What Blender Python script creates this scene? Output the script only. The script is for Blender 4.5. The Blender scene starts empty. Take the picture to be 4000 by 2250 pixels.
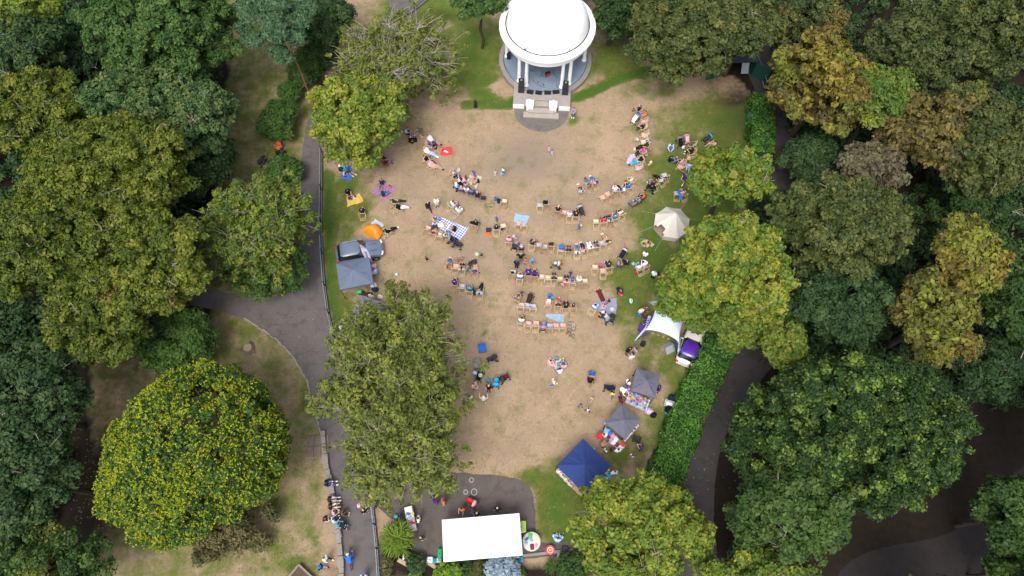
import bpy, bmesh, math, random
import numpy as np
from mathutils import Vector, Matrix, geometry
R_ = math.radians
random.seed(7)
scene = bpy.context.scene
C = scene.collection

# ---------------------------------------------------------------- camera, sky, sun, exposure
CAMH, TILT, FPX = 58.5, 23.5, 2700.0
cam = bpy.data.objects.new("camera", bpy.data.cameras.new("camera"))
C.objects.link(cam)
cam.location = (0, 0, CAMH)
cam.rotation_euler = (R_(TILT), 0, 0)
cam.data.sensor_width = 36
cam.data.lens = FPX / 4000 * 36
cam.data.clip_end = 3000
scene.camera = cam

SUN_EL, SUN_AZ = 62, 200           # overcast: a broad soft sun high in the south
world = bpy.data.worlds.new("World")
scene.world = world
world.use_nodes = True
wn = world.node_tree
wn.nodes.clear()
wo = wn.nodes.new("ShaderNodeOutputWorld")
bg = wn.nodes.new("ShaderNodeBackground")
sky = wn.nodes.new("ShaderNodeTexSky")
sky.sky_type = 'NISHITA'
sky.sun_disc = False
sky.sun_elevation = R_(SUN_EL)
sky.sun_rotation = R_(SUN_AZ)
sky.dust_density = 4.0
sky.air_density = 1.0
hs = wn.nodes.new("ShaderNodeHueSaturation")
hs.inputs["Saturation"].default_value = 0.42
wn.links.new(sky.outputs[0], hs.inputs["Color"])
wn.links.new(hs.outputs[0], bg.inputs["Color"])
bg.inputs["Strength"].default_value = 0.15
wn.links.new(bg.outputs[0], wo.inputs["Surface"])
sl = bpy.data.lights.new("sun", 'SUN')
sl.energy = 0.85
sl.angle = R_(22)
sl.color = (1.0, 0.95, 0.88)
so = bpy.data.objects.new("sun", sl)
C.objects.link(so)
so.location = (0, 0, 90)
_a = R_(SUN_AZ)
so.rotation_euler = Vector((math.sin(_a) * math.cos(R_(SUN_EL)), math.cos(_a) * math.cos(R_(SUN_EL)), math.sin(R_(SUN_EL)))).to_track_quat('Z', 'Y').to_euler()
scene.view_settings.view_transform = 'Standard'
scene.view_settings.look = 'None'
scene.view_settings.exposure = 0.95
scene.view_settings.gamma = 1
scene.cycles.max_bounces = 5
scene.cycles.diffuse_bounces = 2
scene.cycles.transparent_max_bounces = 4

# ---------------------------------------------------------------- from the photograph to the ground
_ct, _st = math.cos(R_(TILT)), math.sin(R_(TILT))
TL = {'A': (1900, 0), 'B': (1900, 250), 'C': (2400, 375), 'D': (1250, 500), 'E': (1700, 600), 'F': (2150, 600), 'G': (2500, 600),
      'H': (1250, 750), 'I': (1600, 800), 'J': (1950, 850), 'K': (2200, 800), 'L': (1950, 1000), 'M': (2250, 1000), 'N': (1250, 1000),
      'O': (2450, 1150), 'P': (1800, 1300), 'Q': (2200, 1400), 'R': (2100, 1600)}
TL = {k: (v[0], v[1], 3.864) for k, v in TL.items()}
TL.update({'S': (1200, 1600, 2.184), 'U': (1200, 1875, 2.184), 'V': (1500, 1875, 2.184), 'W': (1800, 1875, 2.184), 'X': (1250, 1250, 2.184), 'Z': (0, 0, .644)})

def up(px, py, z=0.0):
    dx, dy = (px - 2000) / FPX, -(py - 1125) / FPX
    yy, zz = dy * _ct + _st, dy * _st - _ct
    s = (CAMH - z) / -zz
    return Vector((dx * s, yy * s, z))

def U(t, x, y, z=0.0):
    a = TL[t]
    return up(a[0] + x / a[2], a[1] + y / a[2], z)

def ppm(p):                                    # photo pixels per metre at a point
    return FPX / (p[1] * _st + (CAMH - p[2]) * _ct)

def proj_disp(x, y):                           # ground point -> overview coordinates of the photograph
    dep = np.maximum(y * _st + CAMH * _ct, 5.0)
    return (2000 + FPX * x / dep) * .644, (1125 - FPX * (y * _ct - CAMH * _st) / dep) * .644

# ---------------------------------------------------------------- mesh builder
class MB:
    def __init__(s):
        s.v, s.f, s.m, s.mi = [], [], [], 0

    def _add(s, vs, fs):
        b = len(s.v)
        s.v.extend([tuple(p) for p in vs])
        for f in fs:
            s.f.append(tuple(b + i for i in f))
            s.m.append(s.mi)
        return s

    def box(s, c, d, rz=0.0, M=None):
        x, y, z = d[0] / 2, d[1] / 2, d[2] / 2
        vs = [Vector(p) for p in ((-x, -y, -z), (x, -y, -z), (x, y, -z), (-x, y, -z), (-x, -y, z), (x, -y, z), (x, y, z), (-x, y, z))]
        if M is None:
            M = Matrix.Rotation(rz, 3, 'Z')
        c = Vector(c)
        return s._add([M @ p + c for p in vs], [(3, 2, 1, 0), (4, 5, 6, 7), (0, 1, 5, 4), (1, 2, 6, 5), (2, 3, 7, 6), (3, 0, 4, 7)])

    def rbox(s, c, d, r=0.04, M=None):         # box with chamfered edges
        bm = bmesh.new()
        bmesh.ops.create_cube(bm, size=1)
        for v in bm.verts:
            v.co = Vector((v.co.x * d[0], v.co.y * d[1], v.co.z * d[2]))
        bmesh.ops.bevel(bm, geom=bm.edges[:], offset=r, segments=2, profile=.6, affect='EDGES')
        bm.verts.ensure_lookup_table()
        c = Vector(c)
        vs = [(M @ v.co if M else v.co) + c for v in bm.verts]
        fs = [[v.index for v in f.verts] for f in bm.faces]
        bm.free()
        return s._add(vs, fs)

    def tube(s, p, q, r0, r1=None, n=8, cap=True):
        p, q = Vector(p), Vector(q)
        r1 = r0 if r1 is None else r1
        d = q - p
        if d.length < 1e-6:
            return s
        Q = d.to_track_quat('Z', 'Y').to_matrix()
        vs = []
        for c, r in ((p, r0), (q, r1)):
            for i in range(n):
                a = 2 * math.pi * i / n
                vs.append(c + Q @ Vector((r * math.cos(a), r * math.sin(a), 0)))
        fs = [(i, (i + 1) % n, n + (i + 1) % n, n + i) for i in range(n)]
        if cap:
            fs += [tuple(range(n - 1, -1, -1)), tuple(range(n, 2 * n))]
        return s._add(vs, fs)

    def path(s, pts, r, n=6):
        for a, b in zip(pts, pts[1:]):
            s.tube(a, b, r, r, n)
        return s

    def sph(s, c, r, nu=12, nv=8, M=None):
        if not hasattr(r, '__len__'):
            r = (r, r, r)
        c = Vector(c)
        def tr(x, y, z):
            p = Vector((x * r[0], y * r[1], z * r[2]))
            return (M @ p if M else p) + c
        vs = [tr(0, 0, -1)]
        for j in range(1, nv):
            a = math.pi * j / nv - math.pi / 2
            for i in range(nu):
                b = 2 * math.pi * i / nu
                vs.append(tr(math.cos(a) * math.cos(b), math.cos(a) * math.sin(b), math.sin(a)))
        vs.append(tr(0, 0, 1))
        fs = [(0, 1 + (i + 1) % nu, 1 + i) for i in range(nu)]
        for j in range(nv - 2):
            o = 1 + j * nu
            fs += [(o + i, o + (i + 1) % nu, o + nu + (i + 1) % nu, o + nu + i) for i in range(nu)]
        o = 1 + (nv - 2) * nu
        fs += [(o + i, o + (i + 1) % nu, len(vs) - 1) for i in range(nu)]
        return s._add(vs, fs)

    def cap_seg(s, p, q, r0, r1, n=10):
        s.tube(p, q, r0, r1, n)
        s.sph(p, r0, n, 6)
        s.sph(q, r1, n, 6)
        return s

    def lathe(s, prof, n=48, c=(0, 0, 0), close=True, a0=0.0, a1=2 * math.pi):
        full = abs(a1 - a0 - 2 * math.pi) < 1e-6
        m = n if full else n + 1
        vs, fs = [], []
        for r, z in prof:
            for i in range(m):
                a = a0 + (a1 - a0) * i / n
                vs.append((c[0] + r * math.cos(a), c[1] + r * math.sin(a), c[2] + z))
        for j in range(len(prof) - 1):
            for i in range(n):
                k = (i + 1) % m
                fs.append((j * m + i, j * m + k, (j + 1) * m + k, (j + 1) * m + i))
        return s._add(vs, fs)

    def prism(s, poly, z0, z1):
        n = len(poly)
        pts = [Vector((p[0], p[1], 0)) for p in poly]
        tri = geometry.tessellate_polygon([pts])
        vs = [(p[0], p[1], z0) for p in poly] + [(p[0], p[1], z1) for p in poly]
        ar = sum(pts[i].x * pts[(i + 1) % n].y - pts[(i + 1) % n].x * pts[i].y for i in range(n))
        fs = [(i, (i + 1) % n, n + (i + 1) % n, n + i) if ar > 0 else ((i + 1) % n, i, n + i, n + (i + 1) % n) for i in range(n)]
        for t in tri:
            a, b, c = (pts[i] for i in t)
            t = t if (b - a).cross(c - a).z > 0 else t[::-1]
            fs.append(tuple(n + i for i in t))
            fs.append(tuple(t[::-1]))
        return s._add(vs, fs)

    def sheet(s, poly, z):
        pts = [Vector((p[0], p[1], 0)) for p in poly]
        fs = []
        for t in geometry.tessellate_polygon([pts]):
            a, b, c = (pts[i] for i in t)
            fs.append(tuple(t) if (b - a).cross(c - a).z > 0 else tuple(t[::-1]))
        return s._add([(p.x, p.y, z) for p in pts], fs)

    def grid(s, fn, nu, nv):
        vs = [fn(i / nu, j / nv) for j in range(nv + 1) for i in range(nu + 1)]
        w = nu + 1
        return s._add(vs, [(j * w + i, j * w + i + 1, (j + 1) * w + i + 1, (j + 1) * w + i) for j in range(nv) for i in range(nu)])

    def mesh(s, name, mats, smooth=False):
        me = bpy.data.meshes.new(name)
        me.from_pydata(s.v, [], s.f)
        for m in (mats if isinstance(mats, (list, tuple)) else [mats]):
            me.materials.append(m)
        me.polygons.foreach_set('material_index', s.m)
        if smooth:
            me.polygons.foreach_set('use_smooth', [True] * len(s.f))
        me.update()
        return me

    def build(s, name, mats, parent=None, smooth=False, color=None):
        return link(name, s.mesh(name, mats, smooth), parent, color)

def link(name, me, parent=None, color=None, loc=None, rz=None):
    o = bpy.data.objects.new(name, me)
    C.objects.link(o)
    if parent is not None:
        o.parent = parent
    if color is not None:
        o.color = (*color[:3], 1)
    if loc is not None:
        o.location = loc
    if rz is not None:
        o.rotation_euler = (0, 0, rz)
    return o

def tag(o, label, cat, group=None, kind=None):
    if label:
        o['label'] = label
    if cat:
        o['category'] = cat
    if group:
        o['group'] = group
    if kind:
        o['kind'] = kind
    return o

def thing(name, label, cat, loc=(0, 0, 0), rz=0.0, group=None):
    o = link(name, None, None, None, loc, rz)
    o.empty_display_size = .2
    return tag(o, label, cat, group)

def copy_tree(o, parent=None):
    c = o.copy()
    C.objects.link(c)
    c.parent = parent
    for ch in o.children:
        copy_tree(ch, c)
    return c

# ---------------------------------------------------------------- materials
_mats = {}
def _nodes(name):
    m = bpy.data.materials.new(name)
    m.use_nodes = True
    nt = m.node_tree
    return m, nt, nt.nodes["Principled BSDF"]

def mat(name, col, rough=.7, var=.12, scale=6.0, bump=0.0, spec=.3, metal=0.0):
    if name in _mats:
        return _mats[name]
    m, nt, p = _nodes(name)
    tc = nt.nodes.new("ShaderNodeTexCoord")
    nz = nt.nodes.new("ShaderNodeTexNoise")
    nz.inputs["Scale"].default_value = scale
    nz.inputs["Detail"].default_value = 5
    nt.links.new(tc.outputs["Object"], nz.inputs["Vector"])
    mx = nt.nodes.new("ShaderNodeMix")
    mx.data_type = 'RGBA'
    mx.inputs[6].default_value = (*[c * (1 - var) for c in col], 1)
    mx.inputs[7].default_value = (*[min(1, c * (1 + var)) for c in col], 1)
    nt.links.new(nz.outputs[0], mx.inputs[0])
    nt.links.new(mx.outputs[2], p.inputs["Base Color"])
    p.inputs["Roughness"].default_value = rough
    p.inputs["Specular IOR Level"].default_value = spec
    p.inputs["Metallic"].default_value = metal
    if bump:
        b = nt.nodes.new("ShaderNodeBump")
        b.inputs["Strength"].default_value = bump
        b.inputs["Distance"].default_value = .05
        nt.links.new(nz.outputs[0], b.inputs["Height"])
        nt.links.new(b.outputs[0], p.inputs["Normal"])
    _mats[name] = m
    return m

def obcol(name, rough=.85, var=.18, scale=9.0, stripes=None, bump=.3, check=None):
    """cloth whose colour is the object's own colour; stripes = width along local X woven with white"""
    if name in _mats:
        return _mats[name]
    m, nt, p = _nodes(name)
    N, Lk = nt.nodes.new, nt.links.new
    oi = N("ShaderNodeObjectInfo")
    tc = N("ShaderNodeTexCoord")
    nz = N("ShaderNodeTexNoise")
    nz.inputs["Scale"].default_value = scale
    nz.inputs["Detail"].default_value = 4
    Lk(tc.outputs["Object"], nz.inputs["Vector"])
    base = oi.outputs["Color"]
    def M(op, a, b=None):
        q = N("ShaderNodeMath")
        q.operation = op
        for i, t in enumerate((a, b)):
            if t is None:
                continue
            if hasattr(t, 'links'):
                Lk(t, q.inputs[i])
            else:
                q.inputs[i].default_value = t
        return q.outputs[0]
    if stripes or check:
        sx = N("ShaderNodeSeparateXYZ")
        Lk(tc.outputs["Object"], sx.inputs[0])
        w = stripes or check
        fac = M('GREATER_THAN', M('FRACT', M('MULTIPLY', M('ADD', sx.outputs[0], 50.0), 1 / w)), .5)
        if check:
            f2 = M('GREATER_THAN', M('FRACT', M('MULTIPLY', M('ADD', sx.outputs[1], 50.0), 1 / w)), .5)
            fac = M('MULTIPLY', M('ADD', fac, f2), .5)
        mx0 = N("ShaderNodeMix")
        mx0.data_type = 'RGBA'
        mx0.inputs[7].default_value = (.72, .69, .62, 1)
        Lk(base, mx0.inputs[6])
        Lk(fac, mx0.inputs[0])
        base = mx0.outputs[2]
    mul = N("ShaderNodeMix")
    mul.data_type = 'RGBA'
    mul.blend_type = 'MULTIPLY'
    mul.inputs[0].default_value = 1
    mr = N("ShaderNodeMapRange")
    mr.inputs[3].default_value = 1 - var
    mr.inputs[4].default_value = 1 + var
    Lk(nz.outputs[0], mr.inputs[0])
    cb = N("ShaderNodeCombineColor")
    for i in range(3):
        Lk(mr.outputs[0], cb.inputs[i])
    Lk(base, mul.inputs[6])
    Lk(cb.outputs[0], mul.inputs[7])
    Lk(mul.outputs[2], p.inputs["Base Color"])
    p.inputs["Roughness"].default_value = rough
    p.inputs["Specular IOR Level"].default_value = .2
    if bump:
        b = N("ShaderNodeBump")
        b.inputs["Strength"].default_value = bump
        b.inputs["Distance"].default_value = .03
        Lk(nz.outputs[0], b.inputs["Height"])
        Lk(b.outputs[0], p.inputs["Normal"])
    _mats[name] = m
    return m

def leaf_mat(name, c0, c1, c2, trans=.15):
    """foliage: three leaf colours picked per leaf and per spray by the 'tint' attribute"""
    if name in _mats:
        return _mats[name]
    m = bpy.data.materials.new(name)
    m.use_nodes = True
    nt = m.node_tree
    nt.nodes.clear()
    N, Lk = nt.nodes.new, nt.links.new
    out = N("ShaderNodeOutputMaterial")
    at = N("ShaderNodeAttribute")
    at.attribute_name = "tint"
    cr = N("ShaderNodeValToRGB")
    e = cr.color_ramp.elements
    e[0].position, e[0].color = .12, (*c0, 1)
    e[1].position, e[1].color = .9, (*c2, 1)
    k = e.new(.52)
    k.color = (*c1, 1)
    Lk(at.outputs["Fac"], cr.inputs[0])
    d = N("ShaderNodeBsdfDiffuse")
    t = N("ShaderNodeBsdfTranslucent")
    g = N("ShaderNodeBsdfGlossy")
    g.inputs["Roughness"].default_value = .55
    g.inputs["Color"].default_value = (.5, .5, .5, 1)
    Lk(cr.outputs[0], d.inputs[0])
    Lk(cr.outputs[0], t.inputs[0])
    m1, m2 = N("ShaderNodeMixShader"), N("ShaderNodeMixShader")
    m1.inputs[0].default_value = trans
    m2.inputs[0].default_value = .02
    Lk(d.outputs[0], m1.inputs[1])
    Lk(t.outputs[0], m1.inputs[2])
    Lk(m1.outputs[0], m2.inputs[1])
    Lk(g.outputs[0], m2.inputs[2])
    Lk(m2.outputs[0], out.inputs[0])
    _mats[name] = m
    return m

# ---------------------------------------------------------------- ground
def value_noise(x, y, sc, seed):
    rng = np.random.default_rng(seed)
    g = rng.random((256, 256))
    u, v = x / sc, y / sc
    iu, iv = np.floor(u).astype(int), np.floor(v).astype(int)
    fu, fv = u - iu, v - iv
    fu, fv = fu * fu * (3 - 2 * fu), fv * fv * (3 - 2 * fv)
    a, b = g[iu % 256, iv % 256], g[(iu + 1) % 256, iv % 256]
    c, d = g[iu % 256, (iv + 1) % 256], g[(iu + 1) % 256, (iv + 1) % 256]
    return (a * (1 - fu) + b * fu) * (1 - fv) + (c * (1 - fu) + d * fu) * fv

def ground():
    core_x = np.arange(-78, 78.01, .5)
    core_y = np.arange(-36, 90.01, .5)
    ex = np.array([100, 150, 250, 500, 1200.])
    xs = np.concatenate([-ex[::-1], core_x, ex])
    ys = np.concatenate([[-110, -70, -50.], core_y, 90 + ex])
    X, Y = np.meshgrid(xs, ys)
    x, y = X.ravel(), Y.ravel()
    dx, dy = proj_disp(x, y)
    n1 = value_noise(x, y, 3.0, 1) - .5
    n2 = value_noise(x, y, 1.2, 2) - .5
    wx, wy = dx + n1 * 34 + n2 * 14, dy + (value_noise(x, y, 3.0, 3) - .5) * 34
    def ell(cx, cy, rx, ry):
        d = np.sqrt(((wx - cx) / rx) ** 2 + ((wy - cy) / ry) ** 2)
        return np.clip(1.35 - d, 0, 1)
    def line(pts, w):
        best = np.full(x.shape, 1e9)
        for (ax, ay), (bx, by) in zip(pts, pts[1:]):
            t = np.clip(((dx - ax) * (bx - ax) + (dy - ay) * (by - ay)) / ((bx - ax) ** 2 + (by - ay) ** 2), 0, 1)
            best = np.minimum(best, np.hypot(dx - ax - t * (bx - ax), dy - ay - t * (by - ay)))
        return np.clip(1.5 - best / w, 0, 1)
    green = np.zeros(x.shape)
    lawn = np.ones(x.shape)
    # outside the main lawn the grass is a dull olive
    left = np.clip((812 - dx) / 14, 0, 1)
    green += left * .36 * np.clip((1000 - dy) / 150, .8, 1)
    for e in [(875, 462, 42, 26, .8), (905, 500, 50, 30, .5), (862, 520, 35, 45, .6), (900, 548, 55, 30, .45), (870, 595, 40, 40, .4), (868, 760, 36, 60, .5),
              (905, 440, 40, 20, .3), (1200, 130, 66, 90, .85), (1040, 40, 110, 70, .7), (1100, 100, 60, 80, .5), (1130, 20, 90, 60, .7), (1180, 60, 70, 60, .6), (1775, 570, 80, 150, .8), (1225, 250, 60, 22, .9), (1200, 205, 60, 45, .8), (1150, 200, 60, 60, .5), (1545, 150, 74, 74, .62), (1560, 90, 60, 60, .5),
              (1640, 225, 80, 40, .3), (1760, 305, 120, 52, .5), (1800, 275, 80, 60, .5), (1835, 325, 60, 60, .8), (1700, 345, 60, 40, .45), (1610, 330, 40, 24, .3), (1720, 290, 60, 20, .5),
              (1715, 420, 76, 60, .75), (1765, 385, 84, 56, .8), (1640, 395, 26, 22, .4), (1650, 480, 50, 40, .4), (1700, 480, 50, 50, .7),
              (1650, 560, 70, 80, .8), (1655, 640, 66, 80, .95), (1620, 680, 76, 66, .8), (1604, 745, 52, 60, .75), (1545, 700, 40, 22, .3), (1470, 690, 30, 10, .3),
              (1570, 800, 60, 40, .4), (1600, 850, 60, 40, .42), (1640, 880, 40, 60, .5), (1690, 905, 40, 60, .5), (1700, 990, 40, 90, .62), (1660, 1080, 46, 70, .6), (1610, 1150, 60, 60, .55), (1560, 1180, 50, 50, .4),
              (1405, 1262, 66, 86, 1.0), (1420, 1330, 72, 44, 1.0), (1340, 1206, 32, 20, .9), (1390, 1206, 40, 30, .6), (1460, 1250, 40, 60, .7), (1252, 1196, 16, 7, .7),
              (1445, 302, 16, 16, .5), (1505, 305, 22, 12, .35), (1362, 630, 16, 9, .3), (1215, 830, 8, 8, .5), (1242, 610, 14, 8, .3), (1240, 780, 8, 8, .3),
              (900, 660, 40, 40, .2), (885, 820, 40, 60, .45), (930, 760, 40, 40, .3),
              (785, 1000, 36, 80, .5), (640, 360, 60, 60, .35), (620, 80, 50, 60, .3), (585, 815, 26, 14, .5), (540, 1330, 80, 60, .35), (440, 1310, 30, 14, .5), (730, 1430, 40, 20, .8),
              (500, 1430, 60, 40, .3), (700, 1330, 60, 30, .15), (560, 1280, 60, 40, .3)]:
        green = np.maximum(green, ell(*e[:4]) * e[4])
    for pts, w, a in [([(826, 440), (826, 600), (832, 720), (850, 830)], 9, 1.15), ([(832, 470), (838, 640), (842, 740), (860, 840)], 15, .8), ([(1452, 246), (1500, 226), (1560, 196), (1660, 172)], 10, 1.3),
                      ([(1165, 262), (1290, 266)], 8, 1.15), ([(1290, 250), (1290, 268)], 6, 1.2), ([(1885, 270), (1870, 420), (1800, 640)], 26, .75), ([(1690, 860), (1760, 830)], 16, .5)]:
        green = np.maximum(green, line(pts, w) * a)
    for e in [(1253, 228, 30, 22, .95), (1650, 950, 18, 40, .5), (1600, 1170, 14, 50, .55), (1640, 1190, 24, 40, .5)]:
        green -= ell(*e[:4]) * e[4]
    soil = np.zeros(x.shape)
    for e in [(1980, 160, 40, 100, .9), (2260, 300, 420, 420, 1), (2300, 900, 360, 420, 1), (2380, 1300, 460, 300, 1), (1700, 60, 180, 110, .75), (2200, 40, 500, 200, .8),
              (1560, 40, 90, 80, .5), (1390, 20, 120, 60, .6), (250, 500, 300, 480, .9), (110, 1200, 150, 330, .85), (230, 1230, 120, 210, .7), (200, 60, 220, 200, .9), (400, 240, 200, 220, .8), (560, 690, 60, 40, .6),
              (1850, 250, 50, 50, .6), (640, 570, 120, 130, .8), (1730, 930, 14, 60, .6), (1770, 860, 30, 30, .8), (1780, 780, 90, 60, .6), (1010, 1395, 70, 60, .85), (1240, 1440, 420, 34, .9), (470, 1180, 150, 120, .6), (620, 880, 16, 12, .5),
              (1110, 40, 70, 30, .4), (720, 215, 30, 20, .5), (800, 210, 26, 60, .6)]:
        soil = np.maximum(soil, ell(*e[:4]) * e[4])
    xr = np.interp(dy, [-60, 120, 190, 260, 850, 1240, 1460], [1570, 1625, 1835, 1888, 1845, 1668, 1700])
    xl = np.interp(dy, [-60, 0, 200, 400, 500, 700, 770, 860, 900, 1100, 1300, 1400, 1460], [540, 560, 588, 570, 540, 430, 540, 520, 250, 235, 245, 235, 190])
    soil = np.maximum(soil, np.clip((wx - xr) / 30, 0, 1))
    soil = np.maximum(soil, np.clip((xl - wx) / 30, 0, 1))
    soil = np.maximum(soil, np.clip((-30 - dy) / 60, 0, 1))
    green = np.maximum(green, np.clip((dy - 1465) / 40, 0, .85))
    bare = np.zeros(x.shape)
    for e in [(1320, 405, 110, 70, .8), (1400, 430, 80, 50, .5), (1380, 330, 60, 40, .6), (1440, 520, 160, 50, .3), (1200, 620, 90, 70, .35), (1150, 740, 60, 40, .4), (1330, 660, 120, 30, .3), (1160, 480, 60, 60, .3), (1360, 900, 120, 60, .15), (1300, 1110, 90, 40, .2), (1490, 830, 40, 30, .25), (1060, 470, 60, 60, .25)]:
        bare = np.maximum(bare, ell(*e[:4]) * e[4])
    me = bpy.data.meshes.new("ground")
    nx, ny = len(xs), len(ys)
    me.vertices.add(nx * ny)
    me.vertices.foreach_set('co', np.stack([x, y, np.zeros_like(x)], 1).ravel())
    j, i = np.meshgrid(np.arange(ny - 1), np.arange(nx - 1), indexing='ij')
    q = (j * nx + i).ravel()
    quads = np.stack([q, q + 1, q + nx + 1, q + nx], 1)
    me.loops.add(quads.size)
    me.loops.foreach_set('vertex_index', quads.ravel())
    me.polygons.add(len(quads))
    me.polygons.foreach_set('loop_start', np.arange(0, quads.size, 4))
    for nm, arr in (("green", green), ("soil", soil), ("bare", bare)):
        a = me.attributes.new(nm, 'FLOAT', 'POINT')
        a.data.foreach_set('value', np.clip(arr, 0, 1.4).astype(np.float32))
    me.update(calc_edges=True)
    m, nt, p = _nodes("park_ground")
    N, Lk = nt.nodes.new, nt.links.new
    tc = N("ShaderNodeTexCoord")
    def noise(sc, det=6, rough=.6):
        n = N("ShaderNodeTexNoise")
        n.inputs["Scale"].default_value = sc
        n.inputs["Detail"].default_value = det
        n.inputs["Roughness"].default_value = rough
        Lk(tc.outputs["Object"], n.inputs["Vector"])
        return n.outputs[0]
    def mix(a, b, f):
        q = N("ShaderNodeMix")
        q.data_type = 'RGBA'
        for s_, k in ((a, 6), (b, 7), (f, 0)):
            if hasattr(s_, 'links'):
                Lk(s_, q.inputs[k])
            else:
                q.inputs[k].default_value = (*s_, 1) if hasattr(s_, '__len__') else s_
        return q.outputs[2]
    def ramp(src, a, b):
        r = N("ShaderNodeMapRange")
        r.inputs[1].default_value, r.inputs[2].default_value = a, b
        Lk(src, r.inputs[0])
        return r.outputs[0]
    def attr(nm):
        a = N("ShaderNodeAttribute")
        a.attribute_name = nm
        return a.outputs["Fac"]
    def madd(a, b, k):
        q = N("ShaderNodeMath")
        q.operation = 'MULTIPLY_ADD'
        Lk(b, q.inputs[0])
        q.inputs[1].default_value = k
        Lk(a, q.inputs[2])
        return q.outputs[0]
    nA, nB, nC, nD = noise(.35), noise(1.6), noise(7, 4), noise(26, 3)
    tan = mix((.365, .264, .172), (.290, .208, .136), ramp(nA, .35, .68))
    tan = mix(tan, (.42, .32, .212), ramp(nB, .54, .74))
    nE = noise(3.2, 5, .65)
    tan = mix(tan, (.262, .190, .126), ramp(nE, .53, .68))
    tan = mix(tan, (.43, .335, .23), ramp(noise(5.5, 4, .6), .60, .72))
    tan = mix(tan, (.215, .175, .090), ramp(noise(.9), .54, .80))
    tan = mix(tan, (.225, .178, .138), attr("bare"))
    grs = mix((.062, .098, .018), (.135, .150, .034), ramp(nB, .3, .7))
    grs = mix(grs, (.19, .165, .055), ramp(nC, .55, .8))
    gf = madd(attr("green"), nB, .55)
    gf = madd(gf, nC, .45)
    gf = madd(gf, ramp(noise(.55, 5, .65), .3, .7), .5)
    gf2 = ramp(gf, .78, 1.22)
    col = mix(tan, grs, gf2)
    lush = mix((.034, .088, .012), (.075, .14, .020), nC)
    col = mix(col, lush, ramp(gf, 1.35, 1.85))
    soilc = mix((.014, .011, .009), (.024, .018, .012), ramp(nB, .3, .7))  # brown soil, darkened further with the woods' shade put into its colour
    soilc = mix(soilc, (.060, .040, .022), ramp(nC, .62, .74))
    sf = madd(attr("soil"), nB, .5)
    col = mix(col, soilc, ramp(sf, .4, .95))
    grain = ramp(nD, .28, .72)
    cm = N("ShaderNodeMix")
    cm.data_type = 'RGBA'
    cm.blend_type = 'MULTIPLY'
    cm.inputs[0].default_value = 1
    Lk(col, cm.inputs[6])
    Lk(mix((.74, .74, .74), (1.2, 1.2, 1.2), grain), cm.inputs[7])
    Lk(cm.outputs[2], p.inputs["Base Color"])
    p.inputs["Roughness"].default_value = .95
    p.inputs["Specular IOR Level"].default_value = .1
    b = N("ShaderNodeBump")
    b.inputs["Strength"].default_value = .5
    b.inputs["Distance"].default_value = .05
    Lk(nD, b.inputs["Height"])
    Lk(b.outputs[0], p.inputs["Normal"])
    me.materials.append(m)
    return tag(link("ground", me), None, None, None, 'structure')

ground()

def disp_poly(pts):
    return [U('Z', *p) for p in pts]

def smooth_poly(pts, k=2):
    for _ in range(k):
        o = []
        for a, b in zip(pts, pts[1:] + pts[:1]):
            o += [(a[0] * .75 + b[0] * .25, a[1] * .75 + b[1] * .25), (a[0] * .25 + b[0] * .75, a[1] * .25 + b[1] * .75)]
        pts = o
    return pts

def asphalt(name, c, dust):
    m, nt, p = _nodes(name)
    N, Lk = nt.nodes.new, nt.links.new
    tc = N("ShaderNodeTexCoord")
    cols = []
    prev = None
    for sc, lo, hi, colr in ((.5, .4, .7, dust), (1.3, .52, .64, [q * .78 for q in c]), (6, .56, .72, [q * .72 for q in c]), (24, .55, .75, [q * 1.45 for q in c]), (9, .70, .76, (.22, .18, .12))):
        n = N("ShaderNodeTexNoise")
        n.inputs["Scale"].default_value = sc
        n.inputs["Detail"].default_value = 6
        Lk(tc.outputs["Object"], n.inputs["Vector"])
        r = N("ShaderNodeMapRange")
        r.inputs[1].default_value, r.inputs[2].default_value = lo, hi
        r.inputs[4].default_value = .75
        Lk(n.outputs[0], r.inputs[0])
        q = N("ShaderNodeMix")
        q.data_type = 'RGBA'
        if prev is None:
            q.inputs[6].default_value = (*c, 1)
        else:
            Lk(prev, q.inputs[6])
        q.inputs[7].default_value = (*colr, 1)
        Lk(r.outputs[0], q.inputs[0])
        prev = q.outputs[2]
    # hairline cracks
    dn = N("ShaderNodeTexNoise")
    dn.inputs["Scale"].default_value = 1.1
    Lk(tc.outputs["Object"], dn.inputs["Vector"])
    va = N("ShaderNodeVectorMath")
    va.operation = 'MULTIPLY_ADD'
    Lk(dn.outputs["Color"], va.inputs[0])
    va.inputs[1].default_value = (1.6, 1.6, 0)
    Lk(tc.outputs["Object"], va.inputs[2])
    vo = N("ShaderNodeTexVoronoi")
    vo.feature = 'DISTANCE_TO_EDGE'
    vo.inputs["Scale"].default_value = .21
    Lk(va.outputs[0], vo.inputs["Vector"])
    r = N("ShaderNodeMapRange")
    r.inputs[1].default_value, r.inputs[2].default_value = .003, .012
    r.inputs[3].default_value, r.inputs[4].default_value = .30, 0
    Lk(vo.outputs["Distance"], r.inputs[0])
    q = N("ShaderNodeMix")
    q.data_type = 'RGBA'
    Lk(prev, q.inputs[6])
    q.inputs[7].default_value = (*[k * .4 for k in c], 1)
    Lk(r.outputs[0], q.inputs[0])
    prev = q.outputs[2]
    Lk(prev, p.inputs["Base Color"])
    p.inputs["Roughness"].default_value = .9
    p.inputs["Specular IOR Level"].default_value = .25
    return m

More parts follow.
